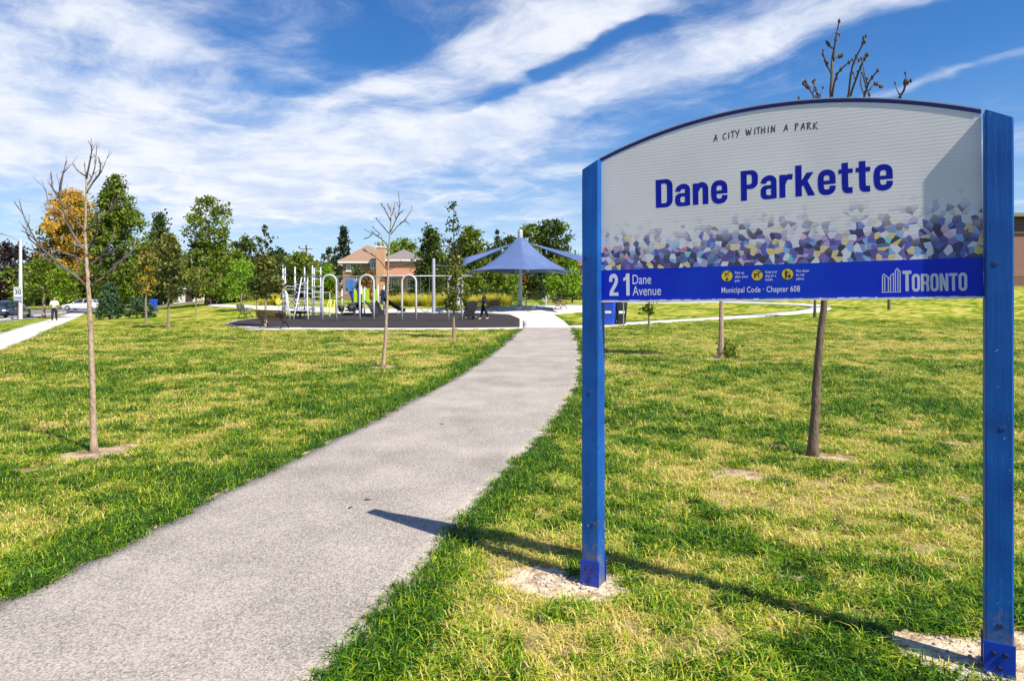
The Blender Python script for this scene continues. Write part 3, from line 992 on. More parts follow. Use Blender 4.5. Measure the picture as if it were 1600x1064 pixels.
POST = post_mat()
PLATE = pm('blue_steel_plate', (.006, .05, .46), (.004, .035, .34), scale=9, rough=.35, metal=.0, bump=.05)
BOLT = pm('bolt_steel', (.03, .05, .14), (.02, .03, .08), scale=20, rough=.4, metal=.6)
for x0, zi, zo, left in ((0.0, 2.369, 2.318, True), (XR0, 2.407, 2.359, False)):
    zl, zr = (zo, zi) if left else (zi, zo)
    bm = bmesh.new()
    zs = np.linspace(-.25, min(zl, zr) - .04, 14)
    prof = []
    jit = random.Random(4 + left)
    bot = [(x0, 0), (x0 + PW, 0), (x0 + PW, PW), (x0, PW)]
    ringz = list(zs)
    m = MB()
    n = 0
    ch = .006
    for zi_, z in enumerate(ringz + ['top']):
        ring = [(x0 + ch, 0), (x0 + PW - ch, 0), (x0 + PW, ch), (x0 + PW, PW - ch), (x0 + PW - ch, PW), (x0 + ch, PW), (x0, PW - ch), (x0, ch)]
        for (x, y) in ring:
            zz = (zl + (zr - zl) * (x - x0) / PW) if z == 'top' else z
            m.v.append((x + jit.uniform(-.0008, .0008), y + jit.uniform(-.0008, .0008), zz))
        if n:
            for k in range(8):
                m.f.append(((n - 1) * 8 + k, (n - 1) * 8 + (k + 1) % 8, n * 8 + (k + 1) % 8, n * 8 + k))
        n += 1
    m.f.append(tuple((n - 1) * 8 + k for k in range(8)))
    post = m.build('post', POST, sign)
    # steel shoe with bolts
    m = MB()
    for (cx, cy, sx, sy) in ((x0 + PW / 2, -.004, PW + .012, .006), (x0 + PW / 2, PW + .004, PW + .012, .006)):
        m.bbox((cx, cy, .045), (sx, sy, .19), .002)
    shoe = m.build('post_shoe', PLATE, post)
    for bx, bz in ((x0 + .03, .095), (x0 + .07, .095), (x0 + .05, .035)):
        m = MB(); m.lathe([(.011, -.0072), (.011, -.013), (.008, -.017), (.0, -.0175)], (bx, 0, bz), 6, 'Y')
        m.build('bolt', BOLT, post)
    # weathered knots standing proud of the grain
    for k in range(3):
        kz = (.25, 1.05, 1.75)[k] + jit.uniform(-.1, .1); kx = x0 + jit.uniform(.03, .07)
        m = MB(); m.lathe([(.013, .0005), (.012, -.0018), (.006, -.0028), (.0, -.002)], (kx, 0, kz), 10, 'Y')
        m.build('knot', pm('painted_knot', (.004, .03, .14), (.008, .06, .25), scale=40, rough=.5), post)

# ---- panel
PANW = XR0 - PW
PAN_O = Vector((PW, .045, 1.584)); TILT = R(.75)
H_L, H_R, H_A = .793, .808, .162


def arch(x):
    t = x / PANW
    return H_L + (H_R - H_L) * t + H_A * (1 - (2 * t - 1) ** 2)


def panel_mat():
    m = bpy.data.materials.new('printed_sign_sheet'); m.use_nodes = True
    nt = m.node_tree; b = nt.nodes['Principled BSDF']; N = nt.nodes.new; L = nt.links.new
    tc = N('ShaderNodeTexCoord'); sp = N('ShaderNodeSeparateXYZ'); L(tc.outputs['Object'], sp.inputs[0])

    def mth(op, a, c=None, cl=False):
        n = N('ShaderNodeMath'); n.operation = op; n.use_clamp = cl
        for i, v in enumerate((a, c)):
            if v is None: continue
            if isinstance(v, (int, float)): n.inputs[i].default_value = v
            else: L(v, n.inputs[i])
        return n.outputs[0]
    cmb = N('ShaderNodeCombineXYZ'); L(sp.outputs['X'], cmb.inputs[0]); L(sp.outputs['Z'], cmb.inputs[1])
    # crowd-like mosaic of angular cells
    v = N('ShaderNodeTexVoronoi'); v.voronoi_dimensions = '2D'; v.inputs['Scale'].default_value = 36; v.inputs['Randomness'].default_value = 1.0; L(cmb.outputs[0], v.inputs['Vector'])
    sc = N('ShaderNodeSeparateColor'); L(v.outputs['Color'], sc.inputs[0])
    big = N('ShaderNodeTexNoise'); big.inputs['Scale'].default_value = 5; big.inputs['Detail'].default_value = 2; L(cmb.outputs[0], big.inputs['Vector'])
    f = mth('ADD', mth('MULTIPLY', sc.outputs[0], .72), mth('MULTIPLY', mth('SUBTRACT', big.outputs['Fac'], .36), 1.0), True)
    r = N('ShaderNodeValToRGB'); r.color_ramp.interpolation = 'CONSTANT'
    cols = [(0, (.66, .66, .70)), (.07, (.66, .52, .16)), (.15, (.16, .28, .58)), (.21, (.07, .09, .42)), (.29, (.42, .32, .52)), (.35, (.025, .022, .10)), (.47, (.075, .05, .24)),
            (.56, (.10, .15, .46)), (.62, (.015, .014, .06)), (.73, (.20, .10, .40)), (.80, (.06, .13, .32)), (.86, (.025, .02, .09)), (.93, (.62, .40, .08)), (.97, (.50, .05, .20))]
    els = r.color_ramp.elements
    els[0].position = 0; els[0].color = (*cols[0][1], 1)
    els[1].position = cols[1][0]; els[1].color = (*cols[1][1], 1)
    for p, c in cols[2:]:
        e = els.new(p); e.color = (*c, 1)
    L(f, r.inputs[0])
    # a few light and bright cells
    r2 = N('ShaderNodeValToRGB'); r2.color_ramp.interpolation = 'CONSTANT'
    e2 = r2.color_ramp.elements; e2[0].color = (0, 0, 0, 1); e2[1].position = .70; e2[1].color = (1, 1, 1, 1)
    L(sc.outputs[2], r2.inputs[0])
    r3 = N('ShaderNodeValToRGB'); r3.color_ramp.interpolation = 'CONSTANT'
    e3 = r3.color_ramp.elements; e3[0].color = (.66, .66, .70, 1); e3[1].position = .5; e3[1].color = (.22, .40, .66, 1)
    for p, c in ((.62, (.66, .54, .24)), (.84, (.08, .52, .47)), (.88, (.62, .10, .30)), (.93, (.56, .40, .60))):
        e = e3.new(p); e.color = (*c, 1)
    L(sc.outputs[1], r3.inputs[0])
    mc = N('ShaderNodeMix'); mc.data_type = 'RGBA'; L(r2.outputs[0], mc.inputs[0]); L(r.outputs[0], mc.inputs[6]); L(r3.outputs[0], mc.inputs[7])
    # the print fades upwards, lower at the left
    h = mth('SUBTRACT', sp.outputs['Z'], mth('ADD', .315, mth('MULTIPLY', sp.outputs['X'], .028)))
    h = mth('ADD', h, mth('MULTIPLY', mth('SUBTRACT', sc.outputs[1], .5), .13))
    fd = N('ShaderNodeMapRange'); fd.interpolation_type = 'SMOOTHSTEP'; L(h, fd.inputs[0]); fd.inputs[1].default_value = -.09; fd.inputs[2].default_value = .08; fd.inputs[3].default_value = .96; fd.inputs[4].default_value = 0
    # grey ground of the sheet, faint corrugation lines and grime
    n1 = N('ShaderNodeTexNoise'); n1.inputs['Scale'].default_value = 2.4; n1.inputs['Detail'].default_value = 6; L(cmb.outputs[0], n1.inputs['Vector'])
    gr = N('ShaderNodeValToRGB'); gr.color_ramp.elements[0].position = .3; gr.color_ramp.elements[0].color = (.69, .67, .625, 1); gr.color_ramp.elements[1].position = .7; gr.color_ramp.elements[1].color = (.79, .77, .73, 1); L(n1.outputs['Fac'], gr.inputs[0])
    wv = N('ShaderNodeTexWave'); wv.bands_direction = 'Y'; wv.inputs['Scale'].default_value = 19; wv.inputs['Distortion'].default_value = .8; wv.inputs['Detail'].default_value = 2; L(cmb.outputs[0], wv.inputs['Vector'])
    mw = N('ShaderNodeMix'); mw.data_type = 'RGBA'; mw.blend_type = 'MULTIPLY'; mw.inputs[0].default_value = .07; L(gr.outputs[0], mw.inputs[6]); L(wv.outputs['Color'], mw.inputs[7])
    mm = N('ShaderNodeMix'); mm.data_type = 'RGBA'; L(fd.outputs[0], mm.inputs[0]); L(mw.outputs[2], mm.inputs[6]); L(mc.outputs[2], mm.inputs[7])
    # pale scratches above the mosaic
    mp = N('ShaderNodeMapping'); mp.inputs['Scale'].default_value = (4, 90, 1); L(cmb.outputs[0], mp.inputs[0])
    n2 = N('ShaderNodeTexNoise'); n2.inputs['Scale'].default_value = 1.6; n2.inputs['Detail'].default_value = 4; L(mp.outputs[0], n2.inputs['Vector'])
    sr = N('ShaderNodeValToRGB'); sr.color_ramp.elements[0].position = .70; sr.color_ramp.elements[0].color = (0, 0, 0, 1); sr.color_ramp.elements[1].position = .74; sr.color_ramp.elements[1].color = (1, 1, 1, 1); L(n2.outputs['Fac'], sr.inputs[0])
    ms = N('ShaderNodeMix'); ms.data_type = 'RGBA'; L(mth('MULTIPLY', sr.outputs[0], .6), ms.inputs[0]); L(mm.outputs[2], ms.inputs[6]); ms.inputs[7].default_value = (.8, .79, .76, 1)
    L(ms.outputs[2], b.inputs['Base Color'])
    b.inputs['Roughness'].default_value = .38
    bp = N('ShaderNodeBump'); bp.inputs['Strength'].default_value = .03; bp.inputs['Distance'].default_value = .01; L(wv.outputs['Fac'], bp.inputs['Height']); L(bp.outputs[0], b.inputs['Normal'])
    return m


m = MB()
NA = 48
outl = [(0, 0), (PANW, 0)] + [(PANW * (1 - k / NA), arch(PANW * (1 - k / NA))) for k in range(NA + 1)]
m.prism(outl, 'Y', 0, .022)
panel = m.build('panel', panel_mat(), sign)
panel.location = PAN_O
panel.rotation_euler = (0, -TILT, 0)
NAVY = pm('navy_edging', (.012, .018, .20), (.010, .014, .15), scale=8, rough=.35)
GREYE = pm('grey_edging', (.42, .43, .46), (.34, .35, .38), scale=8, rough=.4, metal=.3)
WHITE = pm('white_edging', (.80, .80, .80), (.72, .72, .72), scale=12, rough=.45)


def archband(dz0, dz1, y0, y1, name, mat):
    mm = MB()
    n = NA
    for k in range(n + 1):
        x = PANW * k / n
        a, b_ = arch(x) + dz0, arch(x) + dz1
        mm.v += [(x, y0, a), (x, y1, a), (x, y1, b_), (x, y0, b_)]
        if k:
            o = 4 * (k - 1)
            mm.f += [(o + i, o + (i + 1) % 4, o + 4 + (i + 1) % 4, o + 4 + i) for i in range(4)]
    mm.f += [(0, 1, 2, 3), tuple(4 * n + i for i in (3, 2, 1, 0))]
    return mm.build(name, mat, panel)


archband(-.016, .001, -.002, -.0005, 'arch_stripe', NAVY)
archband(.0012, .007, -.006, .028, 'arch_capping', GREYE)
BLUEB = pm('blue_band_print', (.002, .012, .50), (.002, .045, .50), scale=1.6, rough=.5, detail=2, spec=.25)
m = MB(); m.box((PANW / 2, -.0001, .0875), (PANW - .004, .0008, .167)); m.build('address_band', BLUEB, panel)
m = MB(); m.box((PANW / 2, .009, -.004), (PANW, .034, .0075)); m.build('bottom_rail', WHITE, panel)

# ---- from the photograph to the face of the panel
_ca, _sa = math.cos(SIGN_A), math.sin(SIGN_A)
_ux = Vector((_ca, -_sa, 0)); _uy = Vector((_sa, _ca, 0))
_po = SIGN_O + _ux * PAN_O.x + _uy * PAN_O.y + Vector((0, 0, PAN_O.z))


def uv(px, py):
    d = Vector(((px - CX) / FPX, 1, (HY - py) / FPX))
    o = Vector((0, 0, CAMH))
    t = (_po - o).dot(_uy) / d.dot(_uy)
    q = o + d * t - _po
    x, z = q.dot(_ux), q.z
    return (x * math.cos(TILT) + z * math.sin(TILT), -x * math.sin(TILT) + z * math.cos(TILT))


INK_BLUE = pm('ink_blue', (.002, .006, .30), (.002, .010, .36), scale=5, rough=.5, spec=.25)
INK_WHITE = pm('ink_white', (.78, .79, .82), (.72, .73, .78), scale=5, rough=.4)
INK_SILVER = pm('ink_silver', (.60, .62, .68), (.50, .52, .60), scale=8, rough=.4)
INK_DARK = pm('ink_dark', (.012, .014, .03), (.02, .02, .05), scale=5, rough=.5)
INK_YEL = pm('ink_yellow', (.78, .56, .03), (.66, .48, .05), scale=8, rough=.4)
INK_BLACK = pm('ink_black', (.01, .01, .01), (.02, .02, .02), scale=5, rough=.5)


def text_arrays(body, size=1.0, offset=0.0, spacing=1.0):
    cu = bpy.data.curves.new('t', 'FONT'); cu.body = body; cu.size = size; cu.offset = offset; cu.space_character = spacing
    cu.resolution_u = 6
    ob = bpy.data.objects.new('t', cu); col.objects.link(ob)
    bpy.context.view_layer.update()
    me = bpy.data.meshes.new_from_object(ob.evaluated_get(bpy.context.evaluated_depsgraph_get()))
    vs = [(v.co.x, v.co.y) for v in me.vertices]; fs = [tuple(p.vertices) for p in me.polygons]
    bpy.data.objects.remove(ob); bpy.data.curves.remove(cu); bpy.data.meshes.remove(me)
    return vs, fs


def put_text(body, x0, x1, z0, cap, mat, bold=0.0, spacing=1.0, y=-.0006, name='lettering', shear=0.0):
    """lettering fitted between x0 and x1, capitals cap high, baseline z0"""
    vs, fs = text_arrays(body, 1.0, bold, spacing)
    cv, _ = text_arrays('H', 1.0, bold)
    h0 = min(v[1] for v in cv); h1 = max(v[1] for v in cv)
    a = min(v[0] for v in vs); b = max(v[0] for v in vs)
    sx = (x1 - x0) / (b - a); sz = cap / (h1 - h0)
    out = [(x0 + (vx - a) * sx + shear * (vy - h0) * sz, y, z0 + (vy - h0) * sz) for vx, vy in vs]
    mm = MB(); mm.add(out, fs)
    ob = mm.build(name, mat, panel)
    return ob


def txt_px(body, xl, yl, xr, yr, cap_px, mat, **kw):
    a = uv(xl, yl); b = uv(xr, yr); c = uv(xl, yl - cap_px)
    return put_text(body, a[0], b[0], (a[1] + b[1]) / 2, c[1] - a[1], mat, **kw)


# ---- bold condensed grotesque, drawn as outlines (cap height 1)
def rr(x0, x1, z0, z1, rl, rr_, n=7):
    """rounded rectangle, counter-clockwise, corner radii at the left and right"""
    out = []
    for cx, cz, a0, r in ((x1, z0, -90, rr_), (x1, z1, 0, rr_), (x0, z1, 90, rl), (x0, z0, 180, rl)):
        sx = -1 if cx == x1 else 1; sz = 1 if cz == z0 else -1
        for k in range(n + 1):
            t = R(a0 + 90 * k / n)
            out.append((cx + sx * r + r * math.cos(t), cz + sz * r + r * math.sin(t)))
    return out


class Glyphs:
    def __init__(self): self.v, self.f, self.lay = [], [], 0

    def poly(self, pts):
        o = len(self.v); self.v += [(x, z, self.lay) for x, z in pts]; self.f.append(tuple(range(o, o + len(pts)))); self.lay += 1

    def ring(self, a, b):
        o = len(self.v); n = len(a)
        self.v += [(x, z, self.lay) for x, z in a] + [(x, z, self.lay) for x, z in b]
        self.f += [(o + i, o + (i + 1) % n, o + n + (i + 1) % n, o + n + i) for i in range(n)]; self.lay += 1

    def rect(self, x0, x1, z0, z1): self.poly([(x0, z0), (x1, z0), (x1, z1), (x0, z1)])

    def stroke(self, pts, w):
        # round the corners, then offset both ways
        p = [Vector(q) for q in pts]
        for _ in range(2):
            q = [p[0]]
            for i in range(len(p) - 1):
                q += [p[i].lerp(p[i + 1], .25), p[i].lerp(p[i + 1], .75)]
            p = q + [p[-1]]
        o = len(self.v)
        for i, c in enumerate(p):
            d = (p[min(i + 1, len(p) - 1)] - p[max(i - 1, 0)]).normalized(); n = Vector((-d.y, d.x)) * w / 2
            self.v += [(c.x - n.x, c.y - n.y, self.lay), (c.x + n.x, c.y + n.y, self.lay)]
        self.f += [(o + 2 * i, o + 2 * i + 2, o + 2 * i + 3, o + 2 * i + 1) for i in range(len(p) - 1)]; self.lay += 1


def glyph(ch):
    g = Glyphs(); w = .19
    if ch == 'D': g.ring(rr(0, .60, 0, 1, .001, .24), rr(.20, .40, .15, .85, .001, .09)); W = .60
    elif ch == 'P': g.ring(rr(0, .57, .38, 1, .001, .22), rr(.20, .37, .53, .86, .001, .08)); g.rect(0, .20, 0, .40); W = .57
    elif ch == 'R': g.ring(rr(0, .56, .42, 1, .001, .20), rr(.20, .37, .56, .86, .001, .07)); g.rect(0, .20, 0, .44); g.stroke([(.24, .50), (.40, .46), (.455, .34), (.46, .0)], .19); W = .57
    elif ch == 'O': g.ring(rr(0, .56, -.01, 1.01, .24, .24), rr(.19, .37, .15, .85, .085, .085)); W = .56
    elif ch == 'N': g.rect(0, .19, 0, 1); g.rect(.39, .58, 0, 1); g.poly([(0, 1), (.20, 1), (.58, 0), (.38, 0)]); W = .58
    elif ch == 'T': g.rect(.17, .37, 0, 1); g.rect(0, .54, .84, 1); W = .54
    elif ch == 'a': g.ring(rr(0, .44, -.01, .45, .17, .02), rr(.18, .34, .12, .33, .07, .02)); g.stroke([(.10, .51), (.11, .62), (.27, .70), (.43, .64), (.43, .45), (.43, .0)], .18); W = .525
    elif ch == 'n': g.rect(0, .19, 0, .745); g.stroke([(.12, .50), (.20, .655), (.34, .69), (.43, .60), (.43, .40), (.43, 0)], .19); W = .525
    elif ch == 'e': g.stroke([(.45, .36), (.455, .60), (.36, .69), (.18, .69), (.095, .58), (.095, .18), (.18, .065), (.36, .065), (.45, .14), (.455, .26)], .18); g.rect(.15, .545, .315, .43); W = .545
    elif ch == 'r': g.rect(0, .19, 0, .745); g.stroke([(.11, .44), (.18, .62), (.28, .67), (.42, .655)], .175); W = .42
    elif ch == 'k': g.rect(0, .20, 0, 1); g.poly([(.18, .30), (.30, .36), (.57, .745), (.35, .745), (.18, .48)]); g.poly([(.23, .40), (.37, .50), (.61, 0), (.39, 0)]); W = .60
    elif ch == 't': g.stroke([(.19, .94), (.19, .30), (.20, .09), (.28, .07), (.41, .07)], .19); g.rect(0, .42, .605, .745); W = .42
    elif ch == '1': g.rect(.17, .37, 0, 1); g.poly([(0, .66), (.18, .72), (.18, 1), (.12, .84), (0, .80)]); W = .37
    elif ch == '2': g.stroke([(.10, .64), (.10, .84), (.22, .925), (.38, .90), (.46, .76), (.42, .56), (.12, .18), (.12, .05)], .19); g.rect(.02, .56, 0, .15); W = .56
    return g, W


def bold_px(word, xl, yl, xr, yr, cap_px, mat, gap=.085, y=-.0006):
    a = uv(xl, yl); b = uv(xr, yr); c = uv(xl, yl - cap_px)
    gs = [glyph(ch) for ch in word]
    tot = sum(W for _, W in gs) + gap * (len(gs) - 1)
    sx = (b[0] - a[0]) / tot; sz = c[1] - a[1]; x = 0.0
    z0 = (a[1] + b[1]) / 2
    for g, W in gs:
        mm = MB(); mm.add([(a[0] + (x + vx) * sx, y - .000006 * lay, z0 + vz * sz) for vx, vz, lay in g.v], g.f)
        mm.build('letter', mat, panel); x += W + gap


bold_px('Dane', 1025, 325.3, 1137, 316.3, 43.5, INK_BLUE)
bold_px('Parkette', 1158, 313, 1395.5, 297, 46.5, INK_BLUE)
bold_px('21', 952, 462.3, 984, 462, 34, INK_WHITE, gap=.30)
txt_px('Dane', 988.5, 444, 1017.5, 443.6, 14.5, INK_WHITE, bold=.002)
txt_px('Avenue', 988.5, 461.8, 1033, 461.3, 14.5, INK_WHITE, bold=.002)
txt_px('Municipal Code \u00b7 Chapter 608', 1127.5, 457.5, 1250, 455.8, 8.6, INK_WHITE, bold=.006, spacing=1.05)
bold_px('T', 1410.5, 455.2, 1424.5, 455, 32, INK_SILVER)
bold_px('ORONTO', 1425, 455.2, 1511.5, 454.5, 27, INK_SILVER, gap=.06)

# small notices with their round pictograms
for cxp, cyp, lines, tx in ((1136, 431.5, ('Pick up', 'after your', 'pet.'), 1148.5), (1183, 430, ('Keep your', 'dog on a', 'leash.'), 1196), (1230.5, 428.5, ('Put litter', 'in its', 'place.'), 1244.5)):
    c = uv(cxp, cyp); r = (uv(cxp, cyp - 8.3)[1] - c[1])
    mm = MB(); mm.lathe([(r * 1.12, .0), (r * 1.12, -.0008)], (c[0], 0, c[1]), 28, 'Y'); ring = mm.build('notice_ring', INK_BLACK, panel)
    mm = MB(); mm.lathe([(r, -.0004), (r, -.0011)], (c[0], 0, c[1]), 28, 'Y'); mm.build('notice_disc', INK_YEL, panel)
    mm = MB()

    def pg(pts, mm=mm, c=c, r=r):
        mm.prism([(c[0] + x * r, c[1] + z * r) for x, z in pts], 'Y', -.0015, -.0008)

    def blob(x, z, q, mm=mm, c=c, r=r):
        mm.lathe([(q * r, -.0008), (q * r, -.0015)], (c[0] + x * r, 0, c[1] + z * r), 12, 'Y')
    dog = lambda dx, dz, s: [pg([(dx + x * s, dz + z * s) for x, z in q]) for q in (
        ((-.5, .1), (.35, .14), (.38, .42), (-.45, .36)), ((.2, .3), (.42, .3), (.66, .78), (.42, .82)), ((.42, .62), (.86, .60), (.86, .76), (.5, .86)),
        ((-.5, .36), (-.42, .2), (-.78, .62), (-.84, .56)), ((-.5, .2), (-.32, .2), (-.46, -.55), (-.62, -.55)), ((.18, .2), (.36, .2), (.50, -.5), (.34, -.5)), ((-.36, .2), (-.22, .2), (-.1, -.45), (-.24, -.45)))]
    if lines[0].startswith('Pick'):
        dog(0, .32, .62); pg([(-.2, -.85), (.22, -.85), (.26, -.5), (-.24, -.5)]); pg([(-.06, -.5), (.06, -.5), (.06, -.1), (-.06, -.1)])
    elif lines[0].startswith('Keep'):
        dog(-.02, -.05, .92); pg([(-.3, .85), (-.22, .88), (.42, .55), (.36, .48)])
    else:
        blob(-.22, .66, .15); pg([(-.44, -.1), (-.04, -.1), (-.02, .48), (-.46, .48)]); pg([(-.42, -.78), (-.28, -.78), (-.22, -.1), (-.42, -.1)]); pg([(-.18, -.78), (-.06, -.78), (-.06, -.1), (-.22, -.1)])
        pg([(-.05, .30), (.48, .30), (.48, .42), (-.05, .45)]); pg([(.14, -.72), (.52, -.72), (.60, -.12), (.06, -.12)]); pg([(.3, .0), (.42, .06), (.36, .2), (.26, .14)])
    mm.build('pictogram', INK_BLACK, panel)
    for k, ln in enumerate(lines):
        yb = cyp - 3.2 + 6.0 * k
        w = 2.05 * len(ln)
        txt_px(ln, tx, yb, tx + w, yb - .2, 4.0, INK_WHITE, bold=.004)

# outlined twin towers of the city mark
def strip(mm, pts, w, y=-.0006):
    pts = [Vector(p) for p in pts]
    for i in range(len(pts) - 1):
        d = (pts[i + 1] - pts[i]).normalized(); n = Vector((-d.y, d.x))
        wa, wb = (w, w) if not hasattr(w, '__len__') else (w[i], w[i + 1])
        q = [pts[i] - n * wa - d * wa * .4, pts[i + 1] - n * wb + d * wb * .4, pts[i + 1] + n * wb + d * wb * .4, pts[i] + n * wa - d * wa * .4]
        mm.add([(p.x, y - .000004 * i, p.y) for p in q], [(0, 1, 2, 3)])


mm = MB()
for pl in (((1379, 455), (1379, 431), (1381, 428.5), (1388, 434), (1388, 455)), ((1382.5, 454), (1382.5, 432)), ((1391.5, 455), (1391.5, 431), (1396, 427), (1396, 454)), ((1399, 455), (1399, 423), (1402, 419.5), (1406.5, 424.5), (1406.5, 455)),
           ((1403, 454), (1403, 423)), ((1378, 456.6), (1407.5, 456.0)), ((1388, 434), (1391.5, 436), (1391.5, 431))):
    strip(mm, [uv(*p) for p in pl], .0021)
mm.build('city_mark', INK_SILVER, panel)

# hand lettered motto on a gentle arc
GLY = {'A': ([(0, 0), (.42, 1.0), (.60, 0)], [(.16, .36), (.58, .40)]), 'C': ([(.62, .86), (.40, .98), (.12, .70), (.08, .30), (.28, .02), (.60, .14)],), 'I': ([(.12, 0), (.18, 1.0)],),
       'T': ([(.0, .92), (.66, 1.02)], [(.33, .96), (.28, 0)]), 'Y': ([(.0, 1.0), (.30, .48)], [(.66, 1.04), (.16, -.12)]), 'W': ([(0, 1.0), (.18, 0), (.46, .82), (.62, 0), (.98, 1.06)],),
       'H': ([(.06, 0), (.12, 1.0)], [(.56, 0), (.62, 1.02)], [(.06, .48), (.62, .54)]), 'N': ([(.04, 0), (.12, 1.0), (.56, .02), (.66, 1.06)],), 'P': ([(.08, -.05), (.16, 1.0)], [(.0, .9), (.40, 1.02), (.58, .76), (.16, .44)]),
       'R': ([(.08, 0), (.14, 1.0)], [(.0, .92), (.40, 1.0), (.54, .76), (.14, .48), (.70, -.06)]), 'K': ([(.08, 0), (.16, 1.0)], [(.66, 1.0), (.14, .46), (.78, -.10)])}
motto = [('A', 1115.5, 221.7), ('C', 1129.5, 219.2), ('I', 1137.8, 217.2), ('T', 1142.6, 216), ('Y', 1149.6, 215), ('W', 1166, 212.6), ('I', 1178.4, 210.6), ('T', 1182.6, 210), ('H', 1189.6, 209.2), ('I', 1199.4, 208.2), ('N', 1205, 207.6),
         ('A', 1225, 205.6), ('P', 1242, 204), ('A', 1251.5, 203.2), ('R', 1261, 202.6), ('K', 1270.5, 202.2)]
for ch, px, py in motto:
    mm = MB()
    o = uv(px, py); s = uv(px, py - 10.2)[1] - o[1]
    th = math.atan2(uv(px + 8, py - .9)[1] - o[1], uv(px + 8, py)[0] - o[0]) * 0 + R(6 - 8 * (px - 1115) / 165)
    for st in GLY[ch]:
        pts = []
        for gx, gy in st:
            a, b_ = gx * s * .86, gy * s
            pts.append((o[0] + a * math.cos(th) - b_ * math.sin(th) * .4, o[1] + a * math.sin(th) + b_ * math.cos(th)))
        strip(mm, pts, [.0026 - .0009 * (k / max(1, len(pts) - 1)) for k in range(len(pts))])
    mm.build('letter', INK_DARK, panel)

# ================================================================== TREES
BARK = pm('bark_brown', (.20, .145, .10), (.30, .23, .17), scale=14, rough=.9, bump=.6, bscale=30, stretch=(1, 1, .35))
BARK_PALE = pm('bark_pale', (.54, .40, .28), (.27, .185, .12), scale=26, rough=.9, bump=.8, bscale=60, stretch=(1, 1, .45))
BARK_DARK = pm('bark_dark', (.075, .055, .045), (.12, .09, .075), scale=14, rough=.9, bump=.5, bscale=30, stretch=(1, 1, .35))
TWIG = pm('twig_dark', (.075, .058, .048), (.12, .095, .08), scale=20, rough=.85)

LEAF = {
    'green': leafmat('leaf_green', (.040, .090, .006), (.27, .34, .030)),
    'dark': leafmat('leaf_dark', (.018, .042, .008), (.10, .145, .024)),
    'lime': leafmat('leaf_lime', (.095, .22, .010), (.34, .52, .035), .45),
    'olive': leafmat('leaf_olive', (.060, .080, .012), (.27, .26, .045)),
    'gold': leafmat('leaf_gold', (.36, .19, .015), (.85, .56, .08), .45),
    'orange': leafmat('leaf_orange', (.28, .10, .015), (.50, .24, .03), .4),
    'purple': leafmat('leaf_purple', (.020, .012, .014), (.060, .035, .034)),
    'spruce': leafmat('needle_spruce', (.018, .050, .020), (.085, .16, .060), .1),
    'pine': leafmat('needle_pine', (.012, .026, .012), (.040, .065, .024), .1),
    'hay': leafmat('blade_hay', (.50, .46, .035), (.92, .84, .16), .4),
}


def leaf_quads(C, size, rg, up=0.0, elong=1.6):
    """diamond shaped leaves at the points C"""
    n = len(C)
    d = rg.normal(size=(n, 3)); d[:, 2] -= up
    d /= np.linalg.norm(d, axis=1)[:, None] + 1e-9
    e = rg.normal(size=(n, 3)); e -= d * (e * d).sum(1)[:, None]; e /= np.linalg.norm(e, axis=1)[:, None] + 1e-9
    s = size * (.65 + .7 * rg.random(n))[:, None]
    L_ = d * s * elong / 2; W_ = e * s / 2
    V_ = np.stack([C - L_, C + W_, C + L_, C - W_], 1).reshape(-1, 3)
    F_ = np.arange(4 * n).reshape(n, 4)
    return V_, F_


def prof(shape, h):
    h = np.clip(h, 0, 1)
    if shape == 'oval': return np.sqrt(np.clip(1 - (2 * h - 1) ** 2, 0, 1)) ** .8
    if shape == 'egg': return np.clip(np.sin(np.pi * h ** .62), 0, 1) ** .75
    if shape == 'cone': return (1 - h) ** .85 * .96 + .04
    if shape == 'column': return np.clip(np.minimum(1, (h + .03) * 7) * (1 - h ** 3.0), 0.03, 1)
    if shape == 'flame': return np.clip(np.sin(np.pi * np.clip(h, .02, 1) ** .5), 0, 1) ** .9
    if shape == 'dome': return np.sqrt(np.clip(1 - h ** 2.2, 0, 1))
    return np.ones_like(h)


def crown_points(rg, shape, h0, h1, rad, nclump, per, cr, cx=0.0, cy=0.0, flat=.75, lop=.3):
    ph = rg.random(5) * 6.28
    h = rg.random(nclump); a = rg.random(nclump) * 2 * np.pi
    r = rad * prof(shape, h) * (rg.random(nclump) ** .45)
    r *= 1 + lop * (np.sin(a * 2 + ph[0] + h * 4) * .5 + np.sin(a * 3 + ph[1] - h * 7) * .5)
    c = np.stack([cx + r * np.cos(a), cy + r * np.sin(a), h0 + (h1 - h0) * h], 1)
    cs = cr * (.55 + .9 * rg.random(nclump))
    off = rg.normal(size=(nclump, per, 3)) * cs[:, None, None] * .55
    off[..., 2] *= flat
    tone = np.clip(.5 + .55 * (rg.random(nclump)[:, None] - .5) + .7 * (rg.random((nclump, per)) - .5), 0, 1)
    return (c[:, None, :] + off).reshape(-1, 3), tone.ravel(), c


SEED = [500]


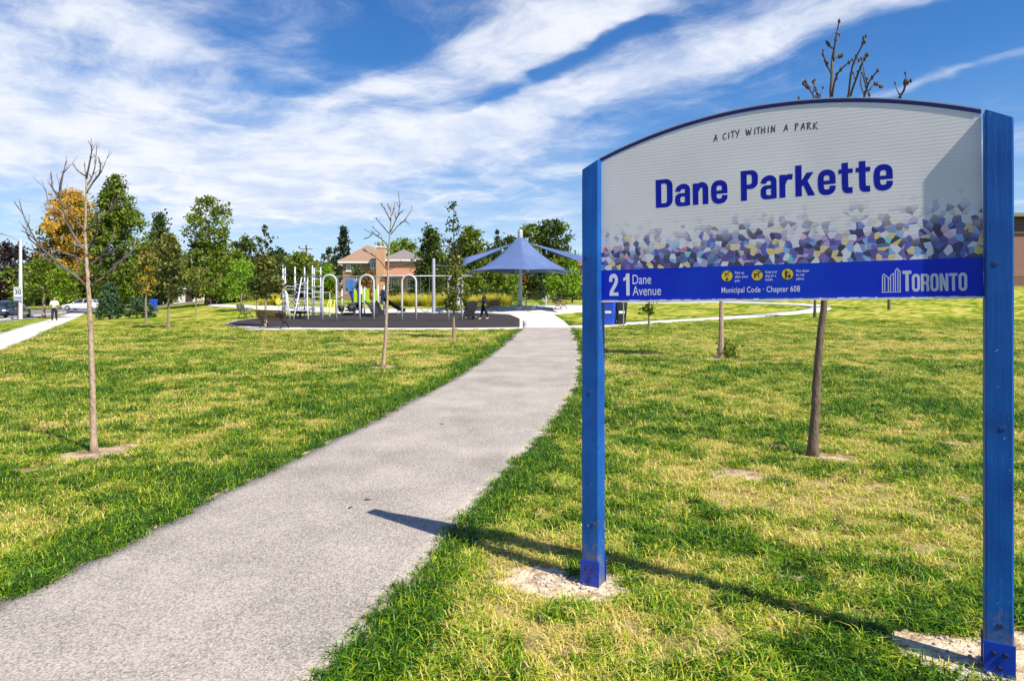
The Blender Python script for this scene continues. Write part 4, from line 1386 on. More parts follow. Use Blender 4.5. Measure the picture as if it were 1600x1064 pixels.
def tree(name, label, cat, base, parts, bark=BARK, trunk_r=.12, trunk_top=None, limbs=6, group=None, lean=(0, 0), crownname='crown'):
    """parts: dicts(shape,h0,h1,rad,n,per,cr,leaf,mat,...) in metres above the base"""
    SEED[0] += 1
    rg = np.random.default_rng(SEED[0]); rd = random.Random(SEED[0])
    e = empty(name, base, label, cat, group)
    top = trunk_top or max(p['h1'] for p in parts) * .8
    allc = []
    mats = {}
    for p in parts:
        C, T, cc = crown_points(rg, p['shape'], p['h0'], p['h1'], p['rad'], p['n'], p.get('per', 40), p.get('cr', .5), p.get('cx', 0), p.get('cy', 0), p.get('flat', .75), p.get('lop', .3))
        V_, F_ = leaf_quads(C, p['leaf'], rg, p.get('up', .3), p.get('elong', 1.6))
        mats.setdefault(p['mat'], []).append((V_, F_, np.repeat(T, 4)))
        allc.append(cc)
    for mk, lst in mats.items():
        o = 0; Vs, Fs, Ts = [], [], []
        for V_, F_, T_ in lst:
            Vs.append(V_); Fs.append(F_ + o); Ts.append(T_); o += len(V_)
        mesh_np(crownname, np.vstack(Vs), np.vstack(Fs), LEAF[mk], e, tone=np.concatenate(Ts))
    m = MB()
    n = 7
    pts = [(lean[0] * (k / n) ** 1.3 + rd.uniform(-1, 1) * trunk_r * .25 * (k > 0), lean[1] * (k / n) + rd.uniform(-1, 1) * trunk_r * .25 * (k > 0), -.1 + (top + .1) * k / n) for k in range(n + 1)]
    m.tube(pts, [trunk_r * (1.35 if k == 0 else 1.0 - .8 * k / n) for k in range(n + 1)], 8)
    cc = np.vstack(allc)
    for k in range(limbs):
        t = cc[rg.integers(len(cc))]
        h = min(max(t[2] * .75, min(p['h0'] for p in parts) * .9), top * .9)
        f = h / top
        s = Vector((lean[0] * f ** 1.3, lean[1] * f, h)); q = Vector(t)
        mid = s.lerp(q, .5) + Vector((rd.uniform(-.1, .1), rd.uniform(-.1, .1), .12 * (q - s).length))
        r0 = trunk_r * .42 * (1 - .6 * f)
        m.tube([s, mid, q], [r0, r0 * .65, r0 * .25], 5)
    m.build('trunk', bark, e)
    return e


def hm(px_top, Y, base_z):
    """height above base of a photo row at depth Y"""
    return CAMH - (px_top - HY) / FPX * Y - base_z


# ---- bare young trees, drawn limb by limb
def bare_tree(name, label, base_px, Y, trunk, branches, r0, r1, depth_seed, bark, twigbark, conv, tip_r=.004, knobs=False, twigs=2, cat='tree', soot=None):
    rd = random.Random(depth_seed)
    b = conv(*trunk[0])
    base = P(b[0], b[1], Y); base.z = gzf(base.x, Y)
    e = empty(name, base, label, cat)

    def w(p, dep=0.0):
        q = conv(*p)
        yy_ = Y + dep
        v = P(q[0], q[1], yy_)
        return v
    tp = [w(p) for p in trunk]
    tp[0] = base - Vector((0, 0, .08))
    n = len(tp)
    m = MB()
    # finer trunk with slight wobble
    fine, rad = [], []
    for i in range(n - 1):
        for k in range(4):
            t = k / 4
            q = tp[i].lerp(tp[i + 1], t)
            fine.append(q + Vector((rd.uniform(-1, 1), rd.uniform(-1, 1), 0)) * r0 * .10 * (i + k > 0))
            f = (i + t) / (n - 1)
            rad.append((r0 + (r1 - r0) * f ** .62) * (1.45 if i + k == 0 else 1.12 if i == 0 and k == 1 else 1.0))
    fine.append(tp[-1]); rad.append(r1 * .5)
    m.tube(fine, rad, 10)
    m.build('trunk', bark, e, world=True, smooth=True)
    for br in branches:
        dep_end = rd.uniform(-1, 1)
        pts = br[0] if isinstance(br[0], (list, tuple)) and isinstance(br[0][0], (list, tuple)) else br
        rr0 = br[1] if pts is br[0] and len(br) > 1 and isinstance(br[1], float) else r0 * .28
        L_ = sum(math.dist(conv(*pts[i]), conv(*pts[i + 1])) for i in range(len(pts) - 1)) / FPX * Y
        dd = dep_end * L_ * .7
        ww = [w(p, dd * (i / (len(pts) - 1))) for i, p in enumerate(pts)]
        fp, fr = [], []
        for i in range(len(ww) - 1):
            for k in range(3):
                t = k / 3; f = (i + t) / (len(ww) - 1)
                p0 = ww[max(i - 1, 0)]; p1 = ww[i]; p2 = ww[i + 1]; p3 = ww[min(i + 2, len(ww) - 1)]
                fp.append(.5 * ((2 * p1) + (p2 - p0) * t + (2 * p0 - 5 * p1 + 4 * p2 - p3) * t * t + (3 * p1 - p0 - 3 * p2 + p3) * t ** 3))
                fr.append(rr0 * (1 - f) + tip_r * f)
        fp.append(ww[-1]); fr.append(tip_r * .8)
        mb = MB(); mb.tube(fp, fr, 6)
        for k in range(twigs):
            i = rd.randrange(len(fp) // 3, len(fp))
            d = (fp[i] - fp[i - 1]).normalized()
            sd = Vector((rd.uniform(-1, 1), rd.uniform(-1, 1), rd.uniform(.1, 1))).normalized()
            L2 = L_ * rd.uniform(.08, .2)
            q = fp[i] + (d * .7 + sd * .7) * L2
            mb.tube([fp[i], fp[i].lerp(q, .5) + sd * L2 * .05, q], [fr[i] * .7, tip_r * .8, tip_r * .6], 5)
            if knobs:
                mb.lathe([(.001, -.02), (.008, -.01), (.011, .0), (.008, .012), (.001, .02)], q, 6)
        if knobs:
            for q in (fp[-1], fp[-3], fp[len(fp) // 2]):
                mb.lathe([(.001, -.028), (.011, -.014), (.016, .0), (.010, .016), (.001, .028)], q, 6)
        mb.build('branch', twigbark, e, world=True, smooth=True)
    return e


cA = lambda x, y: (x / 3.433, 220 + y / 3.433)
trunkA = [(505, 1665), (498, 1400), (487, 1060), (474, 780), (466, 690), (462, 600), (455, 480), (460, 300), (463, 210), (453, 110)]
brA = [[(466, 776), (400, 722), (330, 682), (260, 640), (190, 602), (163, 612)], [(402, 722), (300, 642), (220, 572), (180, 510), (140, 440), (121, 383)], [(225, 575), (165, 535), (140, 480)], [(190, 530), (150, 500), (118, 485)],
       [(480, 776), (540, 742), (600, 700), (680, 622), (715, 582), (720, 545)], [(560, 728), (640, 650), (718, 575)], [(480, 740), (540, 690), (535, 640)], [(462, 660), (400, 620), (300, 592), (222, 572)],
       [(458, 590), (412, 545), (370, 462), (300, 402), (265, 352), (245, 260)], [(456, 588), (392, 502), (360, 440), (340, 362), (325, 312), (330, 232), (345, 152), (360, 106)], [(328, 308), (285, 262), (278, 215), (270, 176)], [(322, 300), (320, 250), (335, 180)],
       [(478, 672), (540, 622), (580, 572), (606, 512), (616, 470)], [(545, 616), (600, 600), (645, 560)], [(478, 585), (510, 512), (520, 442), (524, 380)], [(458, 484), (530, 422), (590, 372), (640, 290)], [(455, 482), (410, 430), (370, 380), (360, 330)],
       [(462, 282), (500, 222), (540, 172), (572, 98)], [(463, 242), (490, 202), (510, 132), (520, 10)], [(463, 205), (480, 122), (491, 60), (487, 18)], [(456, 188), (422, 165), (393, 130)], [(500, 222), (535, 170), (538, 112)], [(468, 590), (405, 560), (400, 610)], [(470, 700), (415, 725), (420, 650)]]
bare_tree('bare_tree', 'slim bare young tree with pale trunk, foreground of the left lawn', None, B(147, 705).y, trunkA, brA, .037, .006, 3, BARK_PALE, pm('twig_mix', (.055, .042, .036), (.22, .17, .135), scale=3.5, rough=.85), cA, .0034, twigs=8)

cB = lambda x, y: (560 + x / 3.8, 300 + y / 3.8)
trunkB = [(145, 1042), (158, 900), (166, 760), (172, 600), (176, 460), (181, 350), (188, 240), (194, 150), (190, 68)]
brB = [[(170, 465), (120, 402), (60, 362), (22, 345)], [(182, 335), (150, 292), (110, 262), (50, 232)], [(80, 250), (60, 270), (28, 282)], [(105, 262), (125, 250), (90, 215)], [(187, 252), (150, 212), (110, 165)], [(192, 172), (160, 112), (138, 75)],
       [(190, 240), (215, 182), (240, 122), (243, 48)], [(193, 252), (235, 202), (270, 172), (318, 106)], [(262, 178), (280, 175), (300, 192)], [(182, 342), (240, 312), (276, 285)], [(178, 462), (230, 440), (250, 412)], [(180, 442), (290, 432), (325, 410), (346, 340)],
       [(190, 160), (205, 120), (215, 75)], [(225, 160), (245, 130), (268, 112)], [(192, 110), (180, 90), (172, 70)], [(176, 350), (200, 330), (232, 330)]]
bare_tree('bare_tree', 'spindly bare young tree with tan trunk between path and playground', None, B(600, 573).y, trunkB, brB, .050, .009, 5, BARK_PALE, BARK_DARK, cB, .0075, twigs=8)

cC = lambda x, y: (1240 + x / 2.217, 20 + y / 2.217)
trunkC = [(66, 1535), (78, 1300), (96, 1100), (112, 960), (122, 760), (128, 560), (130, 420), (130, 295), (134, 180), (138, 120)]
brC = [([(136, 170), (146, 95), (158, 30)], .014), ([(132, 295), (150, 215), (192, 172)], .012), ([(132, 215), (115, 180), (102, 145)], .009), ([(138, 160), (158, 152), (168, 148)], .008), ([(134, 125), (122, 112), (116, 104)], .007),
       ([(130, 480), (172, 380), (190, 290), (204, 185), (246, 100)], .016), ([(196, 290), (215, 235), (240, 172), (256, 146)], .012), ([(204, 185), (226, 165), (250, 150)], .007), ([(132, 520), (215, 390), (246, 290), (262, 240), (292, 200)], .015), ([(246, 290), (232, 245), (238, 210), (246, 240), (262, 285)], .007), ([(262, 270), (282, 246), (300, 256)], .007),
       ([(126, 600), (260, 430), (370, 290), (388, 250), (406, 235)], .016), ([(384, 262), (384, 246), (386, 236)], .006), ([(128, 560), (90, 420), (72, 300), (58, 270), (42, 238)], .014), ([(80, 330), (82, 285), (68, 240)], .008), ([(60, 262), (48, 258), (34, 246)], .006), ([(126, 640), (60, 520), (20, 400), (18, 296)], .012)]
bare_tree('bare_tree', 'bare young tree with leaning brown trunk standing behind the sign', None, B(1270, 712).y, trunkC, brC, .052, .009, 8, pm('bark_umber', (.11, .075, .05), (.19, .135, .09), scale=22, rough=.9, bump=.7, bscale=45, stretch=(1, 1, .4)), BARK_DARK, cC, .006, knobs=True, twigs=2)

# ---- young leafy trees of the lawn
def young(name, label, px, py, py_top, py_bot, wpx, mats, tr=.06, shape='egg', n=46, per=34, leaf=.10, lean=0, sparse_top=None, cat='tree', group=None, bark=BARK):
    b = B(px, py); Y = b.y
    k = Y / FPX
    H = (py - py_top) * k; H0 = (py - py_bot) * k; rad = wpx / 2 * k
    n = int(n * .62); per = int(per * .8)
    parts = [dict(shape=shape, h0=H0, h1=H, rad=rad, n=n, per=per, cr=max(.12, rad * .36), leaf=leaf, mat=mats[0], cx=lean * k)]
    if len(mats) > 1:
        parts.append(dict(shape=shape, h0=H0, h1=H * .96, rad=rad * .9, n=n // 2, per=per, cr=max(.12, rad * .36), leaf=leaf, mat=mats[1], cx=lean * k))
    if sparse_top:
        ht, wt, mt, nn = sparse_top
        parts.append(dict(shape='column', h0=H * .92, h1=(py - ht) * k, rad=wt / 2 * k, n=nn, per=12, cr=.13, leaf=leaf * .9, mat=mt, cx=lean * k))
        H = (py - ht) * k
    return tree(name, label, cat, b, parts, bark, tr, H * .95, 10, group, lean=(lean * k, 0))


young('young_tree', 'young leafy tree with thin upright twiggy top beside the path', 709, 528, 392, 488, 38, ('olive', 'green'), .055, 'egg', 60, 30, .09, sparse_top=(318, 34, 'dark', 34))
young('young_tree', 'tall thin young tree with sparse dark top growing behind the slatted bench', 415, 512, 400, 462, 48, ('olive', 'dark'), .07, 'egg', 60, 30, .12, sparse_top=(352, 28, 'dark', 26), bark=BARK_PALE)
young('young_tree', 'young olive leaved tree, the nearest of the row on the far left lawn', 263, 513, 372, 458, 56, ('olive', 'dark'), .07, 'egg', 70, 34, .13)
young('young_tree', 'young yellowing tree between the juniper shrubs and the olive tree', 228, 506, 385, 460, 40, ('olive', 'gold'), .07, 'egg', 50, 30, .12)
young('young_tree', 'thin young tree with small crown right of the olive tree, on the far lawn', 306, 496, 420, 456, 34, ('olive', 'green'), .05, 'oval', 34, 30, .12)
young('young_tree', 'bright lime green young tree left of the playground by the concrete walk', 377, 486, 412, 466, 54, ('lime',), .06, 'oval', 60, 36, .16)
young('young_tree', 'small green young tree behind the far bench, right of the lime tree', 401, 487, 436, 466, 26, ('green', 'lime'), .05, 'oval', 30, 30, .13)
young('young_tree', 'small leafy sapling on the right lawn seen just under the sign', 1014, 516, 400, 490, 30, ('green', 'olive'), .06, 'egg', 40, 30, .09)
young('young_tree', 'tree with tan trunk and leafy sprout at its foot, right lawn', 1127, 560, 250, 420, 90, ('olive', 'green'), .075, 'egg', 90, 34, .08, bark=BARK_PALE, lean=4)
young('young_tree', 'thin dark young tree on the right lawn beside the bend of the walk', 1273, 496, 320, 440, 60, ('green',), .09, 'egg', 50, 34, .13, bark=BARK_DARK)
young('young_tree', 'thin dark young tree far up the right lawn', 1389, 484, 330, 440, 50, ('olive',), .09, 'egg', 44, 34, .14, bark=BARK_DARK)
young('young_tree', 'small lime green tree by the iron fence at the far right', 1588, 444, 358, 432, 36, ('lime',), .07, 'oval', 60, 36, .17)
# leafy sprout at the foot of the right lawn tree
sp = B(1138, 560)
tree('root_sprout', 'bushy dark green sprout at the foot of the tan trunk', 'plant', sp, [dict(shape='dome', h0=.02, h1=.46, rad=.2, n=14, per=14, cr=.12, leaf=.075, mat='green', up=.6)], BARK_DARK, .012, .3, 4, crownname='foliage')

# ================================================================== BACKGROUND TREES AND HEDGES
def bgtree(name, label, px, Y, lobes, tr=.25, group=None, bark=BARK_DARK, base_py=None, limbs=7, cat='tree', trunk_top=None):
    """lobes: (centre px, top py, bottom py, width px, shape, material, density)"""
    b = G(px, Y)
    if base_py: b.z = CAMH - (base_py - HY) / FPX * Y
    k = Y / FPX
    parts = []
    for cx_, pt, pb, w_, sh, mt, dn in lobes:
        h1 = hm(pt, Y, b.z); h0 = max(.05, hm(pb, Y, b.z)); rad = w_ / 2 * k
        leaf = 2.9 * k
        vol = w_ * (pb - pt)
        parts.append(dict(shape=sh, h0=h0, h1=h1, rad=rad, n=max(12, int(vol / 38 * dn)), per=26, cr=max(.2, (3.2 if mt in ('spruce', 'pine') else 7.5) * k), leaf=leaf * (.75 if mt in ('spruce', 'pine') else 1), mat=mt, cx=(cx_ - px) * k, lop=.35, up=.5))
    return tree(name, label, cat, b, parts, bark, tr, trunk_top, limbs, group)


bgtree('street_tree', 'dark purple leaved tree at the far left edge across the road', 12, 92, [(12, 383, 462, 66, 'oval', 'purple', 1.1)], .3)
bgtree('street_tree', 'round green street tree behind the lamp post beside the road', 68, 58, [(68, 408, 466, 98, 'dome', 'green', .9), (95, 420, 468, 70, 'oval', 'lime', .35)], .16, bark=BARK_PALE)
bgtree('autumn_tree', 'golden autumn tree behind the bare foreground tree', 118, 97, [(110, 302, 440, 88, 'oval', 'gold', 1.0), (88, 345, 448, 50, 'oval', 'olive', .5), (125, 320, 440, 60, 'oval', 'green', .35)], .3)
bgtree('maple_tree', 'big tall green tree right of the golden one', 186, 74, [(180, 276, 372, 62, 'egg', 'green', 1.0), (190, 330, 470, 96, 'oval', 'green', 1.0), (170, 300, 440, 50, 'column', 'dark', .8), (208, 380, 470, 60, 'oval', 'lime', .3)], .4)
bgtree('dark_tree', 'dark slim topped tree between the two tall green trees', 250, 92, [(250, 336, 400, 30, 'flame', 'dark', 1.2), (255, 372, 472, 70, 'oval', 'dark', 1.0), (262, 390, 470, 60, 'oval', 'olive', .4)], .3)
bgtree('maple_tree', 'tall full tree with airy upper crown left of the playground', 327, 72, [(326, 311, 392, 66, 'oval', 'green', .75), (335, 382, 464, 96, 'oval', 'green', .9), (312, 380, 466, 50, 'oval', 'dark', .7), (345, 400, 466, 70, 'oval', 'lime', .25)], .42)
bgtree('dark_tree', 'dark tree showing behind the lime tree left of the playground', 384, 100, [(384, 372, 462, 50, 'oval', 'dark', 1.1)], .3)
bgtree('dark_tree', 'dark low tree behind the small bench left of the climbing frame', 425, 88, [(428, 404, 470, 56, 'oval', 'dark', 1.0), (418, 420, 470, 40, 'oval', 'green', .5)], .25)
bgtree('broad_tree', 'green tree behind the tall climbing frame posts', 466, 92, [(466, 398, 470, 58, 'oval', 'green', 1.0), (470, 420, 470, 60, 'oval', 'dark', .7)], .25)
bgtree('broad_tree', 'rust tinged tree top right of the climbing frame, beside the utility pole', 482, 112, [(482, 398, 440, 28, 'oval', 'orange', .6), (487, 404, 450, 26, 'oval', 'olive', .8)], .25)
bgtree('broad_tree', 'bright green tree filling the gap left of the brick house', 508, 80, [(508, 416, 472, 50, 'oval', 'lime', .9), (500, 430, 474, 50, 'oval', 'green', .5)], .22)
bgtree('conifer_tree', 'dark pointed conifer rising left of the brick house roof', 537, 112, [(537, 355, 440, 36, 'cone', 'pine', 1.8)], .3)
bgtree('conifer_tree', 'low dark conifer left of the pointed one', 518, 118, [(518, 388, 440, 32, 'oval', 'spruce', 1.2)], .3)
bgtree('broad_tree', 'light green tree crown above the brick house roof', 622, 118, [(625, 376, 430, 62, 'oval', 'lime', .8), (640, 384, 430, 40, 'oval', 'green', .8)], .3)
bgtree('dark_tree', 'large dark green tree at the right end of the brick house', 670, 70, [(671, 359, 470, 40, 'egg', 'dark', 1.2), (675, 365, 440, 30, 'oval', 'green', .6), (668, 405, 472, 38, 'oval', 'dark', .9)], .3)
bgtree('broad_tree', 'tall green tree behind the young tree beside the path', 735, 84, [(737, 356, 450, 42, 'oval', 'green', 1.0), (728, 372, 460, 50, 'oval', 'dark', .8)], .3)
bgtree('conifer_tree', 'thin dark spire left of the blue shade canopy', 777, 98, [(777, 361, 440, 14, 'flame', 'pine', 1.6), (772, 386, 440, 36, 'oval', 'dark', 1.0)], .2)
bgtree('broad_tree', 'dark tree close behind the left side of the blue shade canopy', 795, 90, [(796, 374, 460, 46, 'oval', 'dark', 1.0)], .25)
bgtree('broad_tree', 'big round tree above the blue shade canopy', 858, 112, [(862, 346, 410, 58, 'oval', 'dark', 1.0), (834, 352, 404, 46, 'oval', 'green', .9), (868, 350, 402, 50, 'oval', 'green', .4)], .4)
bgtree('broad_tree', 'green tree standing behind the right sail of the shade', 893, 96, [(890, 398, 462, 44, 'oval', 'lime', .5), (884, 404, 462, 50, 'oval', 'green', .7)], .25)
bgtree('broad_tree', 'leafy dark tree under the left side of the canopy, behind the fence', 745, 72, [(742, 424, 474, 46, 'oval', 'green', 1.0), (735, 430, 474, 30, 'oval', 'lime', .4)], .16)
bgtree('broad_tree', 'green tree under the canopy, behind the stroller pusher', 775, 74, [(776, 424, 474, 42, 'oval', 'green', 1.1), (784, 432, 474, 26, 'oval', 'lime', .4)], .16)
bgtree('broad_tree', 'green tree close left of the canopy pole', 800, 76, [(802, 424, 472, 26, 'oval', 'lime', .7), (796, 428, 472, 24, 'oval', 'green', .9)], .14)
bgtree('autumn_tree', 'small orange tree right of the canopy pole', 827, 84, [(827, 432, 462, 18, 'oval', 'orange', 1.0), (822, 426, 462, 18, 'oval', 'dark', .7)], .12)
bgtree('broad_tree', 'narrow lime tree right of the canopy pole, by the fence', 864, 70, [(864, 430, 464, 20, 'egg', 'lime', 1.0)], .09)
bgtree('broad_tree', 'narrow light green tree next to the left sign post', 894, 70, [(896, 426, 462, 28, 'egg', 'lime', 1.0)], .09)
bgtree('dark_tree', 'dark shrub tree between canopy pole and lime trees', 845, 82, [(846, 424, 464, 36, 'oval', 'dark', 1.1)], .14)
bgtree('spruce_tree', 'small dark spruce on the lawn by the sidewalk', 172, 53, [(172, 444, 496, 46, 'cone', 'spruce', 3.0)], .09, limbs=3)
bgtree('spruce_tree', 'bluish low spruce in front of the brick house', 648, 64, [(648, 437, 476, 36, 'cone', 'spruce', 2.4)], .09, limbs=3)
bgtree('orange_shrub', 'orange leaved shrub against the brick house', 572, 66, [(574, 430, 464, 22, 'oval', 'orange', 1.0), (560, 418, 466, 20, 'oval', 'dark', .7)], .08, cat='shrub')
bgtree('juniper_shrub', 'low dark juniper shrub near the blue bin, left lawn', 214, 54, [(216, 466, 497, 40, 'dome', 'spruce', 2.0)], .05, limbs=3, cat='shrub')
bgtree('juniper_shrub', 'small round juniper shrub right beside the larger one', 236, 53, [(236, 478, 497, 16, 'dome', 'spruce', 2.0)], .05, limbs=2, cat='shrub')
bgtree('garden_shrub', 'dark garden shrub right of the brick house window', 617, 66, [(614, 450, 474, 26, 'dome', 'dark', 1.6)], .05, limbs=3, cat='shrub')
bgtree('street_tree', 'dark green tree shading the white car, behind it', 130, 102, [(128, 436, 478, 90, 'oval', 'dark', 1.0), (150, 420, 470, 60, 'oval', 'green', .5)], .3)
bgtree('street_tree', 'light green tree at the far end of the road on the left', 36, 120, [(34, 420, 464, 60, 'oval', 'green', 1.0)], .3)

# clipped hedge left of the playground
def hedge(name, label, p0, p1, h, th, mat, leaf=.16, dens=60, cat='hedge'):
    p0, p1 = Vector(p0), Vector(p1)
    d = p1 - p0; L_ = d.length; u = d.normalized(); nrm = Vector((-u.y, u.x, 0))
    rg = np.random.default_rng(int(L_ * 100))
    n = int(L_ * h * dens * 2)
    s = rg.random(n) * L_; a = rg.random(n) * math.pi; hh = h * (.85 + .25 * fbm(s, s * 0, 1.1, 3))
    w = th / 2
    x = np.cos(a) * w * 1.1; z = np.minimum(np.sin(a) * 1.5, 1.0) * hh * np.where(rg.random(n) < .5, 1, rg.random(n))
    C = np.stack([s * u.x + x * nrm.x, s * u.y + x * nrm.y, z + (p1.z - p0.z) * s / L_], 1) + rg.normal(size=(n, 3)) * .05
    e = empty(name, p0, label, cat)
    V_, F_ = leaf_quads(C, leaf, rg, .2)
    mesh_np('foliage', V_, F_, LEAF[mat], e, tone=np.repeat(rg.random(n), 4))
    m = MB()
    for k in range(int(L_ / .6) + 1):
        q = u * min(L_, k * .6)
        m.tube([(q.x, q.y, -.05), (q.x + .05, q.y, h * .5), (q.x - .05, q.y + .05, h * .85)], [.03, .02, .008], 5)
    m.build('stems', BARK_DARK, e)['kind'] = 'stuff'
    return e


hedge('hedge', 'low dark green clipped hedge left of the concrete walk', G(328, 74), G(386, 74), 1.1, .9, 'dark', .2, 60)
hedge('hedge', 'low dark hedge along the iron fence right of the canopy pole', G(822, 79), G(912, 80), .9, .9, 'dark', .2, 50)
hedge('hedge', 'dark planting at the foot of the trees behind the ornamental grass', G(650, 68), G(800, 69), 1.3, 1.0, 'dark', .2, 50)

# far-off wood closing the view
rg = np.random.default_rng(77)
Cs, Ts = [], []
for k in range(330):
    px = rg.uniform(-250, 1900); Y = rg.uniform(130, 165)
    if 905 < px < 1585 and rg.random() < .35: continue
    b = G(px, Y); h = rg.uniform(4.5, 8.5) * (1.1 if px < 900 else .8); w_ = rg.uniform(2, 4)
    C, T, _ = crown_points(rg, 'oval', 0.3, h, w_, 26, 16, 1.0)
    Cs.append(C + np.array([b.x, b.y, b.z])); Ts.append(T * .8)
C = np.vstack(Cs); T = np.concatenate(Ts)
V_, F_ = leaf_quads(C, .62, rg, .4)
wood = mesh_np('far_wood', V_, F_, LEAF['dark'], None, tone=np.repeat(T, 4))
tag(wood, 'dark band of far-off trees closing the view along the horizon', 'trees', kind='stuff')

# ---- ornamental grasses beside the plaza
rg = np.random.default_rng(31)


def hay_mesh():
    Vv, Ff, T = [], [], []
    for i in range(420):
        a = rg.random() * 6.283; r = .28 * math.sqrt(rg.random())
        h = .55 + .45 * rg.random(); ln = .2 + .65 * rg.random() ** 1.3
        yaw = a + rg.normal() * .6
        dx, dy = math.cos(yaw), math.sin(yaw)
        w = .022
        pts = []
        for k in range(4):
            t = k / 3
            pts.append((r * math.cos(a) + dx * ln * t * t, r * math.sin(a) + dy * ln * t * t, h * (t - .28 * t * t * (ln / .6)) * 1.25))
        o = len(Vv)
        for k, p in enumerate(pts):
            ww = w * (1 - .75 * k / 3) / 2
            Vv += [(p[0] - dy * ww, p[1] + dx * ww, p[2]), (p[0] + dy * ww, p[1] - dx * ww, p[2])]
        for k in range(3):
            Ff.append((o + 2 * k, o + 2 * k + 1, o + 2 * k + 3, o + 2 * k + 2))
        T += [rg.random()] * 8
    return np.array(Vv), np.array(Ff), T


Vh, Fh, Th = hay_mesh()
hay0 = mesh_np('ornamental_grass', Vh, Fh, LEAF['hay'], None, tone=Th)
first = True
for grp, lab, x0, x1, Y, n, sc in (('grasses along the back of the plaza', 'straw yellow ornamental grass clump in the long bed behind the plaza', 606, 796, 62, 17, 1.35), ('grasses by the bench', 'yellow green ornamental grass clump behind the small tree, left of the climbing frame', 408, 448, 63, 5, 1.25)):
    for k in range(n):
        px = x0 + (x1 - x0) * (k + .5) / n + rg.uniform(-2, 2)
        o = hay0 if first else hay0.copy()
        if not first: col.objects.link(o)
        first = False
        o.location = G(px, Y + rg.uniform(-1, 1)); o.rotation_euler = (0, 0, rg.uniform(0, 6.28))
        s = sc * rg.uniform(.85, 1.12); o.scale = (s * 1.15, s * 1.15, s * .78)
        tag(o, lab, 'ornamental grass', grp)

# ================================================================== HOUSES
def brick_mat(name, c1, c2, mortar, scale=1.0):
    m = bpy.data.materials.new(name); m.use_nodes = True
    nt = m.node_tree; b = nt.nodes['Principled BSDF']; N = nt.nodes.new; L = nt.links.new
    geo = N('ShaderNodeNewGeometry'); tc = N('ShaderNodeTexCoord')
    mp = N('ShaderNodeMapping'); mp.inputs['Rotation'].default_value = (R(90), 0, 0); L(tc.outputs['Object'], mp.inputs[0])
    br = N('ShaderNodeTexBrick'); br.inputs['Scale'].default_value = 4.2 * scale; br.inputs['Mortar Size'].default_value = .012
    br.inputs['Color1'].default_value = (*c1, 1); br.inputs['Color2'].default_value = (*c2, 1); br.inputs['Mortar'].default_value = (*mortar, 1)
    L(mp.outputs[0], br.inputs['Vector'])
    n = N('ShaderNodeTexNoise'); n.inputs['Scale'].default_value = .9; n.inputs['Detail'].default_value = 5; L(tc.outputs['Object'], n.inputs['Vector'])
    mx = N('ShaderNodeMix'); mx.data_type = 'RGBA'; mx.blend_type = 'MULTIPLY'; mx.inputs[0].default_value = .4
    r = N('ShaderNodeValToRGB'); r.color_ramp.elements[0].color = (.6, .6, .6, 1); r.color_ramp.elements[1].color = (1.2, 1.2, 1.2, 1); L(n.outputs['Fac'], r.inputs[0])
    L(br.outputs['Color'], mx.inputs[6]); L(r.outputs[0], mx.inputs[7]); L(mx.outputs[2], b.inputs['Base Color'])
    b.inputs['Roughness'].default_value = .9
    bp = N('ShaderNodeBump'); bp.inputs['Strength'].default_value = .5; bp.inputs['Distance'].default_value = .01; L(br.outputs['Fac'], bp.inputs['Height']); bp.invert = True; L(bp.outputs[0], b.inputs['Normal'])
    return m


BRICK = brick_mat('brick_salmon', (.52, .27, .14), (.62, .36, .20), (.50, .42, .34))
BRICK_B = brick_mat('brick_brown', (.28, .16, .10), (.38, .23, .15), (.30, .25, .2))
BRICK_D = brick_mat('brick_dark', (.13, .075, .055), (.19, .11, .08), (.22, .18, .15))
SHING = pm('roof_shingle_tan', (.34, .22, .14), (.25, .16, .11), scale=5, rough=.95, bump=.5, bscale=14, stretch=(1, 1, 4))
SHING_G = pm('roof_shingle_grey', (.17, .15, .15), (.24, .21, .20), scale=5, rough=.95, bump=.5, bscale=14, stretch=(1, 1, 4))
SHING_R = pm('roof_shingle_red', (.42, .06, .05), (.32, .045, .04), scale=5, rough=.95, bump=.4, bscale=14)
TRIM = pm('white_trim', (.78, .77, .74), (.68, .67, .64), scale=3, rough=.6)
PANE = pm('window_glass', (.10, .13, .16), (.05, .07, .09), scale=.8, rough=.08, spec=.9)
STUCCO = pm('stucco_cream', (.62, .56, .46), (.52, .47, .39), scale=2, rough=.95, bump=.2)
DOORM = pm('door_dark', (.05, .035, .03), (.08, .05, .04), scale=6, rough=.5)


def window(par, c, w, h, mull=(2, 1), dep=.08):
    """frame, sill, glazing bars and panes on a wall facing -y; c is its centre, local"""
    x, y, z = c
    m = MB(); t = .09
    for s in (-1, 1):
        m.box((x + s * (w / 2 - t / 2), y - dep / 2, z), (t, dep, h)); m.box((x, y - dep / 2 - .002, z + s * (h / 2 - t / 2)), (w - 2 * t, dep, t))
    win = m.build('window', TRIM, par)
    m = MB()
    for k in range(1, mull[0]): m.box((x - w / 2 + w * k / mull[0], y - dep * .5, z), (.05, dep * .6, h - 2 * t))
    for k in range(1, mull[1]): m.box((x, y - dep * .42, z - h / 2 + h * k / mull[1]), (w - 2 * t, dep * .5, .045))
    if m.v: m.build('glazing_bars', TRIM, win)
    nx_, nz_ = mull
    for i in range(nx_):
        for j in range(nz_):
            pw, ph = (w - 2 * t) / nx_, (h - 2 * t) / nz_
            m = MB(); m.box((x - w / 2 + t + pw * (i + .5), y - .015, z - h / 2 + t + ph * (j + .5)), (pw * .96, .012, ph * .96)); m.build('pane', PANE, win)
    m = MB(); m.box((x, y - dep * .8, z - h / 2 - .04), (w + .2, dep * 1.6, .07)); m.build('sill', TRIM, win)
    return win


